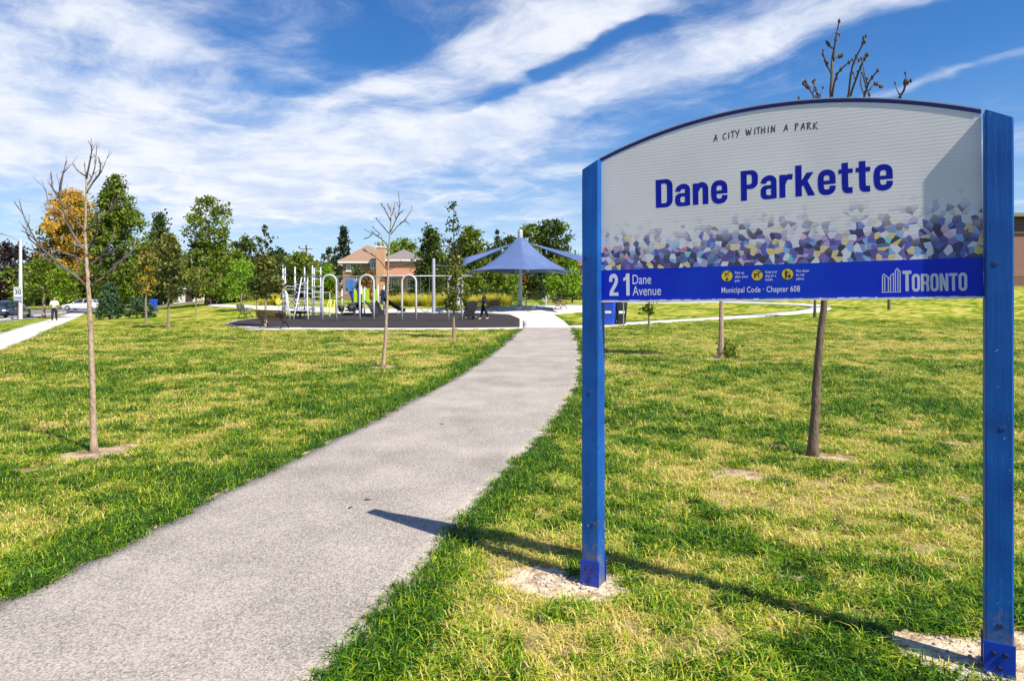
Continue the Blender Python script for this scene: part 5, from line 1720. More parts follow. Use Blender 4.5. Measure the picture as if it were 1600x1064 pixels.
def wall_box(par, x0, x1, y0, y1, z0, z1, mat, name='wall'):
    m = MB(); m.box(((x0 + x1) / 2, (y0 + y1) / 2, (z0 + z1) / 2), (x1 - x0, y1 - y0, z1 - z0)); return m.build(name, mat, par)


def hip_roof(par, x0, x1, y0, y1, z0, h, mat, over=.4, ridge=None, fascia=TRIM):
    x0 -= over; x1 += over; y0 -= over; y1 += over
    w, d = x1 - x0, y1 - y0
    r = min(w, d) / 2
    if w >= d: a, b = (x0 + r, (y0 + y1) / 2), (x1 - r, (y0 + y1) / 2)
    else: a, b = ((x0 + x1) / 2, y0 + r), ((x0 + x1) / 2, y1 - r)
    m = MB()
    vs = [(x0, y0, z0), (x1, y0, z0), (x1, y1, z0), (x0, y1, z0), (a[0], a[1], z0 + h), (b[0], b[1], z0 + h)]
    fs = [(0, 1, 5, 4), (1, 2, 5), (2, 3, 4, 5), (3, 0, 4), (3, 2, 1, 0)] if w >= d else [(0, 1, 4), (1, 2, 5, 4), (2, 3, 5), (3, 0, 4, 5), (3, 2, 1, 0)]
    m.add(vs, fs)
    rf = m.build('roof', mat, par)
    m = MB()
    for (cx_, cy_, sx, sy) in (((x0 + x1) / 2, y0 + .03, w, .06), ((x0 + x1) / 2, y1 - .03, w, .06)): m.box((cx_, cy_, z0 - .115), (sx, sy, .22))
    for (cx_, cy_, sx, sy) in ((x0 + .03, (y0 + y1) / 2, .06, d - .13), (x1 - .03, (y0 + y1) / 2, .06, d - .13)): m.box((cx_, cy_, z0 - .117), (sx, sy, .22))
    m.build('fascia', fascia, rf)
    return rf


# -- brick house behind the playground
YH = 78.0
kh = YH / FPX
hb = G(590, YH); hb.z = CAMH - (474 - HY) / FPX * YH
house = empty('brick_house', hb, 'two storey salmon brick house with tan hip roof and tall chimney behind the playground', 'house')
X = lambda px: (px - 590) * kh
Z = lambda py, Y=YH: CAMH - (py - HY) / FPX * Y - hb.z
wall_box(house, X(532), X(591), 1.0, 9.5, -.3, Z(409), BRICK_B)  # left wing: its shade is put into the colour, as a darker brick
wall_box(house, X(600), X(653), 0.0, 8.5, -.3, Z(406.5), BRICK)
wall_box(house, X(578), X(605), .35, 6, -.3, Z(408), BRICK)
hip_roof(house, X(532), X(596), 1.0, 9.5, Z(408), 2.1, SHING, .45)
hip_roof(house, X(601), X(653), 0.0, 8.5, Z(405.5), 1.3, SHING_G, .4)
# skirt roof of the ground floor bay
m = MB(); x0, x1 = X(600), X(659)
m.add([(x0, -.9, Z(430)), (x1, -.9, Z(430)), (x1 - .5, -.005, Z(421)), (x0, -.005, Z(421)), (x0, -.005, Z(430)), (x1, -.005, Z(430))], [(0, 1, 2, 3), (0, 4, 5, 1), (0, 3, 4), (1, 5, 2)])
m.build('skirt_roof', pm('roof_shingle_rust', (.40, .19, .11), (.32, .15, .09), scale=5, rough=.95, bump=.4), house)
m = MB(); m.box(((x0 + x1) / 2, -.93, Z(431.3)), (x1 - x0, .06, .16)); m.build('gutter', TRIM, house)
m = MB(); m.box((X(596), -.18, Z(430)), ((602.5 - 589.5) * kh, .9, Z(387.5) - Z(474))); chim = m.build('chimney', BRICK, house)
m = MB(); m.bbox((X(596), -.18, Z(387)), (1.08, 1.03, .14), .03); m.build('chimney_cap', TRIM, chim)
window(house, (X(541.5), 1.0, Z(418)), 7 * kh, 11 * kh, (2, 2))
window(house, (X(583), .35, Z(413)), 9 * kh, 12 * kh, (2, 1))
window(house, (X(583), .35, Z(438)), 8 * kh, 14 * kh, (2, 2))
window(house, (X(615.5), 0, Z(443)), 15 * kh, 20 * kh, (4, 3))
window(house, (X(640), 0, Z(443)), 9 * kh, 16 * kh, (2, 3))
window(house, (X(552), 1.0, Z(446)), 9 * kh, 14 * kh, (2, 2))
m = MB(); m.tube([(X(554), .92, Z(410)), (X(554), .92, 0)], .05, 6); m.build('downpipe', TRIM, house)
for px in (593, 599):
    m = MB(); m.lathe([(.12, 0), (.10, .35), (.12, .36)], (X(px), -.18, Z(386.2)), 10); m.build('chimney_pot', SHING_R, chim)

# -- other roofs among the trees
def small_house(name, label, px, Y, w, d, h, rh, wallm, roofm, base_py, wins=(), group=None):
    b = G(px, Y); b.z = CAMH - (base_py - HY) / FPX * Y
    e = empty(name, b, label, 'house')
    wall_box(e, -w / 2, w / 2, 0, d, -1.2, h, wallm)
    rf = hip_roof(e, -w / 2, w / 2, 0, d, h, rh, roofm)
    m = MB(); m.bbox((w * .18, d * .5, h + rh * .9), (.7, .7, 1.4), .03); m.build('chimney', BRICK, e)
    for (x, z, ww, hh, mu) in wins: window(e, (x, 0, z), ww, hh, mu)
    m = MB(); m.bbox((-w * .1, -.02, 1.0), (1.0, .08, 2.05), .02); dr = m.build('door', DOORM, e)
    m = MB(); m.lathe([(.03, -.05), (.045, -.08), (.0, -.1)], (-w * .1 + .38, -.02, 1.0), 8, 'Y'); m.build('handle', GREYE, dr)
    return e


small_house('tan_house', 'low tan roofed house seen left of the brick house', 513, 118, 7.0, 8, 5.2, 1.5, BRICK_B, SHING, 474, [(-1.2, 3.9, 1.2, 1.1, (2, 1)), (1.8, 3.9, 1.2, 1.1, (2, 1))])
small_house('orange_house', 'orange brick house glimpsed among the trees left of the climbing frame', 432, 112, 4.6, 8, 5.2, 1.7, BRICK, pm('roof_orange', (.55, .30, .16), (.45, .24, .13), scale=4, rough=.9, bump=.3), 474, [(-1.2, 3.9, 1.0, 1.1, (2, 1)), (1.2, 3.9, 1.0, 1.1, (2, 1))])
small_house('white_house', 'low white house with dark doorway half hidden by the left trees', 306, 98, 9.5, 8, 2.6, 1.6, TRIM, SHING_G, 478, [(-3.2, 1.4, 1.6, 1.2, (2, 1)), (2.6, 1.4, 2.2, 1.4, (3, 1))])
small_house('red_roof_house', 'house with red roof showing beside the left sign post', 912, 124, 7.0, 8, 5.6, 1.6, BRICK, SHING_R, 462, [(-2, 4.2, 1.2, 1.2, (2, 1)), (2, 4.2, 1.2, 1.2, (2, 1))])
small_house('pale_house', 'pale house far along the road behind the lamp post', 92, 150, 10, 8, 3.4, 1.8, STUCCO, SHING_G, 472, [(-3, 1.8, 1.6, 1.3, (2, 1)), (3, 1.8, 1.6, 1.3, (2, 1))])

# -- brown building at the right edge
YB = 92.0; kb = YB / FPX
bb = G(1592, YB); bb.z = gzf(bb.x, YB) - .5
bld = empty('brown_building', bb, 'brown brick building with shingled upper floor at the right edge', 'building')
zb = lambda py: CAMH - (py - HY) / FPX * YB - bb.z
xb = lambda px: (px - 1592) * kb
wall_box(bld, xb(1576), xb(1760), 0, 12, -1, zb(365), brick_mat('brick_plum', (.20, .10, .075), (.27, .145, .11), (.24, .19, .16)))
m = MB(); m.prism([(-.25, zb(365)), (-.05, zb(342)), (.6, zb(340)), (.6, zb(365))], 'X', xb(1576.2), xb(1759.8)); m.build('shingled_storey', pm('wall_shingle_dark', (.06, .045, .04), (.12, .09, .075), scale=9, rough=.95, bump=.6, bscale=20), bld)
m = MB(); m.box((xb(1668), 5.4, zb(337)), (184 * kb + .6, 13.4, .45)); m.build('roof', SHING_G, bld)
m = MB(); m.box((xb(1583), 2.0, zb(331)), (.9, .9, 1.2)); m.build('vent_stack', BRICK, bld)
for k in range(5):
    window(bld, (xb(1618 + k * 32), 0, zb(395)), 1.5, 1.6, (2, 1))


# ---- fences
IRON = pm('black_iron', (.012, .012, .013), (.022, .022, .024), scale=12, rough=.45, metal=.4)


def iron_fence(label, pts, h=1.3, pitch=.14):
    e = empty('iron_fence', pts[0], label, 'fence')
    for i in range(len(pts) - 1):
        a, b = Vector(pts[i]), Vector(pts[i + 1]); L_ = (b - a).length
        for z in (.15, h - .12):
            m = MB(); m.tube([a + Vector((0, 0, z)), b + Vector((0, 0, z))], .022, 4); m.build('rail', IRON, e, world=True)
        m = MB()
        for k in range(int(L_ / pitch)):
            q = a.lerp(b, k * pitch / L_); m.box(q + Vector((0, 0, h / 2)), (.02, .02, h))
        m.build('pickets', IRON, e, world=True)['kind'] = 'stuff'
        for k in range(int(L_ / 2.4) + 1):
            q = a.lerp(b, min(1, k * 2.4 / L_)); m = MB(); m.box(q + Vector((0, 0, h / 2 + .03)), (.06, .06, h + .1)); m.build('post', IRON, e, world=True)
    return e


iron_fence('black iron picket fence right of the canopy pole, below the trees', [G(782, 77), G(850, 77.5), G(912, 78)])
iron_fence('black iron picket fence in front of the brown building', [G(1555, 84), G(1640, 86)], 1.35)
# brown board fence behind the hedge gap
WOODF = pm('fence_wood', (.22, .15, .10), (.15, .10, .07), scale=8, rough=.9, bump=.4, stretch=(1, 1, .2))
a, b = G(378, 76), G(410, 76.5)
fe = empty('board_fence', a, 'brown upright board fence between hedge and yellow grasses', 'fence')
L_ = (b - a).length; nb = int(L_ / .17)
bm_ = None
for k in range(nb):
    q = a.lerp(b, (k + .5) / nb)
    if bm_ is None:
        m = MB(); m.prism([(-.075, -.05), (.075, -.05), (.075, 1.25), (.0, 1.33), (-.075, 1.25)], 'Y', -.012, .012); o = m.build('board', WOODF, fe); bm_ = o.data
    else:
        o = bpy.data.objects.new('board', bm_); col.objects.link(o); o.parent = fe
    o.location = q - a + Vector((0, random.uniform(-.004, .004), random.uniform(-.03, .02)))
for z in (.3, 1.0):
    m = MB(); m.box(((b - a).x / 2, (b - a).y / 2 + .04, z + (b - a).z / 2), (L_, .05, .09)); m.build('rail', WOODF, fe)

# ================================================================== PLAYGROUND
STEELW = pm('white_powder_coat', (.58, .59, .60), (.48, .49, .51), scale=3, rough=.35)
STEELG = pm('galvanised_grey', (.42, .43, .46), (.34, .35, .38), scale=4, rough=.4, metal=.3)
CHAIN = pm('chain_steel', (.40, .41, .43), (.30, .31, .33), scale=20, rough=.4, metal=.6)
BLACKP = pm('black_rubber', (.014, .014, .016), (.028, .028, .032), scale=10, rough=.6)
NAVYP = pm('navy_plastic', (.012, .020, .075), (.018, .030, .10), scale=4, rough=.35)
BLUEP = pm('blue_plastic', (.030, .14, .42), (.05, .20, .52), scale=2, rough=.3)
LIMEP = pm('lime_plastic', (.44, .68, .02), (.38, .60, .02), scale=3, rough=.35)
YELP = pm('yellow_paint', (.72, .66, .08), (.62, .58, .08), scale=4, rough=.4)
DKCAP = pm('dark_cap', (.02, .025, .05), (.03, .035, .06), scale=8, rough=.4)
PADZ = .075

# ---- swing set: four hoops and one beam
sb = B(504, 503.5)
YS_ = sb.y; ks = YS_ / FPX
sz0 = sb.z + PADZ
swing = empty('swing_set', Vector((P(504, 500, YS_).x, YS_, sz0)), 'white swing set of four round topped hoops joined by a top beam', 'swing set')
SX = lambda px: (px - 504) * ks
HT = (503.5 - 432) * ks
for a, b in ((504, 525.5), (562, 584), (628, 650), (700.5, 722)):
    xa, xb_ = SX(a), SX(b); r = (xb_ - xa) / 2; cx_ = (xa + xb_) / 2
    pts = [(xa, 0, -.1), (xa, 0, (HT - r) * .5), (xa, 0, HT - r)] + [(cx_ - r * math.cos(math.pi * k / 14), 0, HT - r + r * math.sin(math.pi * k / 14)) for k in range(1, 14)] + [(xb_, 0, HT - r), (xb_, 0, (HT - r) * .5), (xb_, 0, -.1)]
    m = MB(); m.tube(pts, .062, 12); m.build('hoop', STEELW, swing, smooth=True)
m = MB(); m.tube([(SX(470), .0, HT - .10), (SX(735), 0, HT - .04)], .035, 10); m.build('beam', STEELG, swing, smooth=True)


def belt_swing(x, lab):
    z = .52
    e = empty('belt_swing', swing.location + Vector((x, .02, 0)), lab, 'swing')
    for s in (-1, 1):
        m = MB(); m.tube([(s * .27, 0, HT - .14), (s * .24, 0, z + .16)], .010, 5); m.build('chain', CHAIN, e)
    m = MB(); n = 10; pts = []
    for k in range(n + 1):
        t = k / n * 2 - 1
        pts.append((t * .24, z + .16 * t * t))
    for k in range(n):
        (x0, z0), (x1, z1) = pts[k], pts[k + 1]
        m.add([(x0, -.08, z0), (x1, -.08, z1), (x1, .08, z1), (x0, .08, z0), (x0, -.08, z0 + .025), (x1, -.08, z1 + .025), (x1, .08, z1 + .025), (x0, .08, z0 + .025)],
              [(3, 2, 1, 0), (4, 5, 6, 7), (0, 1, 5, 4), (1, 2, 6, 5), (2, 3, 7, 6), (3, 0, 4, 7)])
    m.build('seat', BLACKP, e)
    return e


def bucket_swing(x, lab):
    z = .55
    e = empty('bucket_swing', swing.location + Vector((x, .02, 0)), lab, 'swing')
    for s in (-1, 1):
        for t in (-1, 1):
            m = MB(); m.tube([(s * .16, 0, HT - .14), (s * .15, t * .11, z + .36)], .009, 5); m.build('chain', CHAIN, e)
    m = MB(); m.lathe([(.10, z - .02), (.16, z + .03), (.19, z + .16), (.20, z + .36), (.175, z + .36), (.15, z + .12), (.02, z + .07)], (0, 0, 0), 14); m.build('seat', BLACKP, e, smooth=True)
    for s in (-1, 1):
        m = MB(); m.lathe([(.045, -.01), (.05, .0), (.045, .01)], (s * .07, -.17, z + .08), 10, 'Y'); m.build('leg_hole', DKCAP, e)
    return e


bucket_swing(SX(533), 'black bucket swing hanging in the left bay')
bucket_swing(SX(548), 'black bucket swing close beside the second hoop, left bay')
belt_swing(SX(664), 'black belt swing in the right bay, nearer the third hoop')
belt_swing(SX(687), 'black belt swing in the right bay, nearer the young tree')
belt_swing(SX(600), 'black belt swing in the middle bay behind the bare tree')

# ---- tall climbing frame
cb = B(466, 499); YC = cb.y; kc = YC / FPX
climb = empty('climbing_frame', Vector((P(466, 499, YC).x, YC, cb.z + PADZ)), 'tall white climbing frame of seven posts with rungs and an arched ladder', 'climbing frame')
KX = lambda px: (px - 466) * kc
KZ = lambda py: (499 - py) * kc
posts = [(441.5, .5, 418, STEELW), (446.8, -.6, 416.5, STEELW), (454, .9, 417.5, STEELW), (466, 1.3, 417.5, STEELW), (474.5, 2.2, 418, STEELW), (485, .4, 416, STEELW), (489, 1.6, 417, STEELW)]
for px, dy, pt, mt in posts:
    x = KX(px) * (YC + dy) / YC
    m = MB(); m.tube([(x, dy, -.1), (x, dy, KZ(pt))], .045, 10); po = m.build('post', mt, climb, smooth=True)
    m = MB(); m.lathe([(.06, KZ(pt) + .001), (.064, KZ(pt) + .05), (.05, KZ(pt) + .10), (.0, KZ(pt) + .115)], (x, dy, 0), 10); m.build('cap', DKCAP, po, smooth=True)
    for z in (430, 450, 468):
        m = MB(); m.lathe([(.075, KZ(z) - .05), (.078, KZ(z)), (.075, KZ(z) + .05)], (x, dy, 0), 10); m.build('clamp', STEELG, po)
pxyz = lambda i, py: (KX(posts[i][0]) * (YC + posts[i][1]) / YC, posts[i][1], KZ(py))
for i, j, zs in ((0, 1, (449, 455, 463, 471, 480, 488)), (1, 2, (449, 453.5, 463, 474, 483)), (2, 3, (446, 459)), (3, 4, (460, 477)), (4, 5, (459, 476)), (5, 6, (449, 466, 481)), (0, 2, (453.5, 482)), (0, 1, (425, 432, 440)), (5, 6, (424, 437, 457, 474, 489)), (2, 4, (452, 470, 486)), (3, 5, (441, 484))):
    for py in zs:
        m = MB(); m.tube([pxyz(i, py), pxyz(j, py + .4)], .026, 6); m.build('rung', STEELW, climb)
# arched ladder leaning out to the front
for pxs in (((468, 502.5, -1.2), (469.5, 485, -1.0), (471, 465, -.6), (470, 447, -.1), (467, 437, .5), (464, 433.5, 1.1)), ((490.5, 501, -1.2), (488, 485, -1.0), (484.5, 465, -.6), (481, 447, -.1), (477, 437, .5), (473, 433.5, 1.1))):
    pts = [(KX(px), dy, max(-.08, KZ(py))) for px, py, dy in pxs]
    m = MB(); m.tube(pts, .042, 8); m.build('ladder_rail', STEELW, climb, smooth=True)
for py, xa, xb_, dy in ((433.6, 465, 473.5, 1.0), (444.5, 470, 480, 0.0), (458, 470.6, 483.4, -.4), (472, 470.4, 486, -.75), (487, 469.3, 488.4, -1.02)):
    m = MB(); m.tube([(KX(xa), dy, KZ(py)), (KX(xb_), dy, KZ(py))], .03, 6); m.build('ladder_rung', STEELW, climb)
# curved climber at the left, saddle pods and a spinner disc
for a0, a1 in ((438, 452), (437, 450)):
    m = MB(); m.tube([(KX(a1) + .35, -.9, -.05), (KX(a1) + .2, -.8, KZ(480)), (KX(a1) + .05, -.5, KZ(462)), (KX(a0) + .3, -.2, KZ(453)), (KX(a0) + .1, .1, KZ(456)), (KX(a0), .2, KZ(470))], .035, 7); m.build('curved_rail', STEELW, climb, smooth=True)
for px, py, r in ((459, 471, .22), (462, 477, .26), (457, 483, .24), (461, 465, .18)):
    m = MB(); m.lathe([(.02, -.06), (r, -.03), (r * 1.05, .02), (r * .7, .06), (.02, .07)], (KX(px), .3, KZ(py)), 12); m.build('step_pod', STEELW if r > .2 else NAVYP, climb, smooth=True)
m = MB(); m.tube([(KX(460), .3, -.1), (KX(460), .3, KZ(462))], .05, 8); m.build('pod_post', NAVYP, climb)
m = MB(); m.lathe([(.1, .28), (.55, .33), (.62, .42), (.58, .47), (.1, .44)], (KX(472), -.4, 0), 18); m.lathe([(.07, -.1), (.07, .3)], (KX(472), -.4, 0), 8); m.build('spinner_disc', NAVYP, climb, smooth='auto')
m = MB(); m.bbox((KX(446), -1.0, .22), (.5, .35, .3), .08); m.build('step_block', BLACKP, climb)
m = MB(); m.tube([pxyz(4, 459), (KX(502), 2.0, KZ(458.4))], .03, 6); m.tube([(KX(502), 2.0, KZ(458.4)), (KX(502), 2.0, -.1)], .04, 6); m.build('overhead_bar', STEELW, climb)

# ---- slide tower
tb = B(570, 494); YT = tb.y; kt = YT / FPX
tower = empty('slide_tower', Vector((P(566, 494, YT).x, YT, tb.z + PADZ)), 'low play tower with lime panels, blue slide tube and dark slides', 'play structure')
TX = lambda px: (px - 566) * kt
TZ = lambda py: (494 - py) * kt
for px, dy, pt in ((532, .4, 455), (544, 1.6, 460), (556, -.3, 455), (557, 1.6, 452), (572.5, -.6, 452), (592, -.3, 448), (593, 1.6, 448), (560.5, .8, 449), (576, 1.6, 450)):
    m = MB(); m.tube([(TX(px), dy, -.1), (TX(px), dy, TZ(pt))], .055, 10); po = m.build('post', STEELW, tower, smooth=True)
    m = MB(); m.lathe([(.06, TZ(pt) + .001), (.05, TZ(pt) + .07), (.0, TZ(pt) + .08)], (TX(px), dy, 0), 10); m.build('cap', STEELW, po, smooth=True)
m = MB(); m.bbox((TX(574), .6, TZ(475)), (36 * kt, 2.1, .08), .02); m.build('deck', NAVYP, tower)
# lime panels with shaped edges
for x0, x1, zt, zb_, dy, wob in ((554.5, 560, 455.5, 477, -.35, 0), (569, 581, 453, 474.5, -.62, 1), (585, 592, 453.5, 474.5, -.34, 2), (562, 568, 459, 477, 1.62, 0)):
    w_ = x1 - x0
    pl = [(TX(x0), TZ(zb_)), (TX(x1 + (1.2 if wob == 1 else 0)), TZ(zb_)), (TX(x1 - (.8 if wob else 0)), TZ(zb_ - 6)), (TX(x1 - (1.5 if wob == 1 else 0)), TZ(zt + 6)), (TX(x1 - w_ * .12), TZ(zt)), (TX(x0 + w_ * .2), TZ(zt)), (TX(x0), TZ(zt + 3))]
    m = MB(); m.prism(pl, 'Y', dy - .02, dy + .02); m.build('lime_panel', LIMEP, tower)
m = MB(); m.prism([(TX(564.5), TZ(462)), (TX(570), TZ(462)), (TX(571), TZ(451)), (TX(565), TZ(452.5))], 'Y', .5, .54); m.build('white_panel', STEELW, tower)
# blue slide hood and chute on the left
m = MB(); m.prism([(TX(536.5), TZ(456)), (TX(535.2), TZ(446)), (TX(537), TZ(437.5)), (TX(546.5), TZ(437.5)), (TX(549.2), TZ(441)), (TX(546), TZ(447)), (TX(545), TZ(457))], 'Y', .8, 1.9); m.build('slide_hood', BLUEP, tower)


def chute(pts, w_, h_, mat, name, yd=0.0):
    """half-pipe slide along points (x,y,z)"""
    mm = MB(); n = 8
    P_ = [Vector(p) for p in pts]
    for i, p in enumerate(P_):
        d = (P_[min(i + 1, len(P_) - 1)] - P_[max(i - 1, 0)]).normalized()
        s = d.cross(Vector((0, 0, 1))).normalized(); u = s.cross(d)
        for k in range(n + 1):
            a = math.pi * k / n
            mm.v.append(tuple(p - s * math.cos(a) * w_ + u * (h_ - math.sin(a) * h_)))
        for k in range(n, -1, -1):
            a = math.pi * k / n
            mm.v.append(tuple(p - s * math.cos(a) * (w_ + .04) + u * (h_ - math.sin(a) * (h_ + .05))))
    q = 2 * (n + 1)
    for i in range(len(P_) - 1):
        for k in range(q):
            mm.f.append((i * q + k, i * q + (k + 1) % q, (i + 1) * q + (k + 1) % q, (i + 1) * q + k))
    mm.f += [tuple(range(q)), tuple((len(P_) - 1) * q + k for k in reversed(range(q)))]
    return mm.build(name, mat, tower, smooth='auto')


chute([(TX(540), 1.2, TZ(457)), (TX(545), .9, TZ(459)), (TX(550), .4, TZ(464)), (TX(554.5), 0, TZ(471)), (TX(557), -.2, TZ(480)), (TX(560), -.4, TZ(486))], .3, .3, NAVYP, 'blue_slide')
chute([(TX(583), -.9, TZ(477)), (TX(587), -1.3, TZ(478.5)), (TX(592), -1.7, TZ(484)), (TX(596), -2.0, TZ(490)), (TX(601), -2.3, TZ(491.5))], .36, .25, BLACKP, 'short_slide')
chute([(TX(593), .6, TZ(470)), (TX(598), .7, TZ(472)), (TX(608), .8, TZ(479)), (TX(618), .9, TZ(485.5)), (TX(624), 1.0, TZ(488)), (TX(629), 1.0, TZ(488.5))], .32, .22, BLACKP, 'long_slide')
m = MB(); m.prism([(TX(594), TZ(474)), (TX(598), TZ(471)), (TX(600.5), TZ(459)), (TX(598), TZ(454.5)), (TX(594.5), TZ(454.5))], 'Y', .2, 1.0); m.build('slide_entry', NAVYP, tower)
for px, py in ((598, 484), (619, 489)):
    m = MB(); m.tube([(TX(px), .75, -.1), (TX(px), .75, TZ(py - 6))], .04, 6); m.build('slide_leg', STEELG, tower)
for k in range(4):
    m = MB(); m.bbox((TX(545 + 3.2 * k), -.2 - .2 * k, .12 + .2 * k), (.55, .5, .10), .03); m.build('step', BLACKP, tower)
m = MB(); m.tube([(TX(531), .2, TZ(460)), (TX(545), .2, TZ(459))], .03, 6); m.build('hand_rail', STEELW, tower)
m = MB(); m.tube([(TX(592), 1.2, TZ(456)), (TX(611), 1.2, TZ(453.5))], .025, 6); m.build('hand_rail', STEELG, tower)

# ---- yellow balance bars behind
yb_ = B(515, 489)
bal = empty('balance_bars', yb_ + Vector((0, 0, .0)), 'small yellow slanted play bars behind the first swing hoop', 'play structure')
kb_ = yb_.y / FPX
for px0, px1 in ((508, 511.5), (511, 514.5), (514.8, 515.4), (518, 521), (521.5, 520)):
    m = MB(); m.tube([((px0 - 515) * kb_, 0, -.05), ((px1 - 515) * kb_, .5, 20 * kb_)], .035, 7); m.build('bar', YELP, bal)
m = MB(); m.tube([(-3.2 * kb_, .5, 20 * kb_), (6 * kb_, .5, 20 * kb_)], .03, 7); m.build('top_rail', YELP, bal)
# ---- round yellow play panel left of the climbing frame
pb = B(436, 489)
dp = empty('disc_panel', pb, 'small round yellow play disc on a post left of the climbing frame', 'play panel')
kp = pb.y / FPX
m = MB(); m.tube([(0, 0, -.1), (0, 0, 22 * kp)], .05, 8); m.build('post', STEELW, dp)
m = MB(); m.lathe([(.02, -.03), (5.2 * kp, -.03), (5.4 * kp, 0), (5.2 * kp, .03), (.02, .03)], (0, -.07, 18 * kp), 20, 'Y'); m.build('disc', YELP, dp)

# ================================================================== SHADE
CANV = pm('shade_cloth_blue', (.075, .125, .27), (.095, .15, .32), scale=1.2, rough=.7, bump=.1, bscale=60)
MAST = pm('mast_grey', (.48, .49, .51), (.40, .41, .43), scale=3, rough=.4, metal=.15)
ub = B(813, 484.5); YU = ub.y; ku = YU / FPX
umb = empty('shade_canopy', ub, 'large blue tent shaped shade canopy on a single grey mast', 'canopy')
UZ = lambda py: (484.5 - py) * ku
m = MB(); m.tube([(0, 0, -.1), (0, 0, UZ(425)), (0, 0, UZ(372))], [.17, .15, .12], 14); m.lathe([(.30, 0), (.30, .05), (.2, .08)], (0, 0, .02), 14); m.build('mast', MAST, umb, smooth='auto')
m = MB(); m.lathe([(.20, UZ(374)), (.20, UZ(361)), (.16, UZ(359.5)), (.0, UZ(359))], (.0, 0, 0), 12); m.build('mast_top', MAST, umb, smooth='auto')
NS = 6; RM = 97 * ku; rot0 = R(-90 + 6)
zt, zb_ = UZ(372), UZ(425.5)
m = MB(); NR, NT = 12, 8
for i in range(NR + 1):
    f = i / NR
    for s in range(NS):
        for k in range(NT):
            t = k / NT
            a0 = rot0 + 2 * math.pi * s / NS; a1 = rot0 + 2 * math.pi * (s + 1) / NS
            cor0 = Vector((math.cos(a0), math.sin(a0), 0)); cor1 = Vector((math.cos(a1), math.sin(a1), 0))
            rr_ = .30 + (RM - .30) * f
            p = cor0.lerp(cor1, t) * rr_
            sag = 4 * t * (1 - t)
            p *= 1 - .07 * sag * f * f
            z = zb_ + (zt - zb_) * ((1 - f) ** 1.75) + .16 * sag * f * (1 - f * .3)
            m.v.append((p.x, p.y, z))
nn = NS * NT
for i in range(NR):
    for k in range(nn):
        m.f.append((i * nn + k, i * nn + (k + 1) % nn, (i + 1) * nn + (k + 1) % nn, (i + 1) * nn + k))
can = m.build('canopy_cloth', CANV, umb, smooth='auto')
sol = can.modifiers.new('cloth', 'SOLIDIFY'); sol.thickness = .012
for s in range(NS):
    a0 = rot0 + 2 * math.pi * s / NS
    pts = [(math.cos(a0) * (.12 + (RM - .12) * f), math.sin(a0) * (.12 + (RM - .12) * f), zb_ - .10 + (zt - zb_) * ((1 - f) ** 1.75) * .55) for f in (0, .2, .45, .7, 1.0)]
    m = MB(); m.tube(pts, .035, 6); m.build('rib', MAST, umb)

# flying sails left and right, on their own masts
def sail(label, c, mast_px, mast_py, mast_top):
    """c: three corners (px,py,depth)"""
    A, B_, C_ = [P(*q) for q in c]
    e = empty('shade_sail', Vector((A.x, A.y, gzf(A.x, A.y))), label, 'shade sail')
    n = 10; mm = MB(); idx_ = {}
    for i in range(n + 1):
        for j in range(n + 1 - i):
            u, v = i / n, j / n; w_ = 1 - u - v
            p = A * w_ + B_ * u + C_ * v
            cen = (A + B_ + C_) / 3
            edge = 27 * u * v * w_
            pull = (u * v + v * w_ + u * w_) * .9 - edge * .07
            p = p.lerp(cen, max(0, pull) * .42 * (1 - edge * .6))
            p.z -= .25 * edge
            idx_[i, j] = len(mm.v); mm.v.append(tuple(p))
    for i in range(n):
        for j in range(n - i):
            mm.f.append((idx_[i, j], idx_[i + 1, j], idx_[i, j + 1]))
            if i + j < n - 1: mm.f.append((idx_[i + 1, j], idx_[i + 1, j + 1], idx_[i, j + 1]))
    o = mm.build('sail_cloth', CANV, e, world=True, smooth=True)
    o.modifiers.new('cloth', 'SOLIDIFY').thickness = .012
    return e, A


sl1, a1 = sail('blue shade sail sloping down to the left of the canopy', ((719, 417, 49), (811, 377, 66), (722, 404, 56)), 0, 0, 0)
sl2, a2 = sail('blue shade sail sloping down to the right of the canopy', ((924, 415, 49), (817, 377, 66), (918, 402, 56)), 0, 0, 0)
for px, py, pt, w_, lab, tgt in ((813.4, None, 373, .12, 'rear grey mast carrying the sail tips, hidden behind the canopy mast', None), (677.5, 491, 407, .13, 'grey shade mast standing in the play area right of the third hoop', a1), (715.5, 489.5, 402, .16, 'thick grey shade mast right behind the young tree by the path', None)):
    b_ = B(px, py) if py else G(px, 66.2)
    k_ = b_.y / FPX
    py = py or HY + (CAMH - b_.z) / k_
    e = empty('shade_mast', b_ + Vector((0, 0, .05)), lab, 'mast')
    H_ = (py - pt) * k_
    m = MB(); m.tube([(0, 0, -.15), (0, 0, H_)], [w_ * 1.05, w_ * .9], 14); m.build('pole', MAST, e, smooth='auto')
    m = MB(); m.lathe([(w_ * .95, H_ + .001), (w_ * .8, H_ + .06), (.0, H_ + .09)], (0, 0, 0), 14); m.build('cap', MAST, e, smooth='auto')
    m = MB(); m.lathe([(w_ * 1.9, .0), (w_ * 1.9, .04), (w_ * 1.1, .06)], (0, 0, .01), 14); m.build('base_plate', MAST, e)
    if tgt is not None:
        m = MB(); top = e.location + Vector((0, 0, H_ - 9 * k_)); m.tube([top, tgt], .02, 5); m.build('cable', CHAIN, e, world=True)

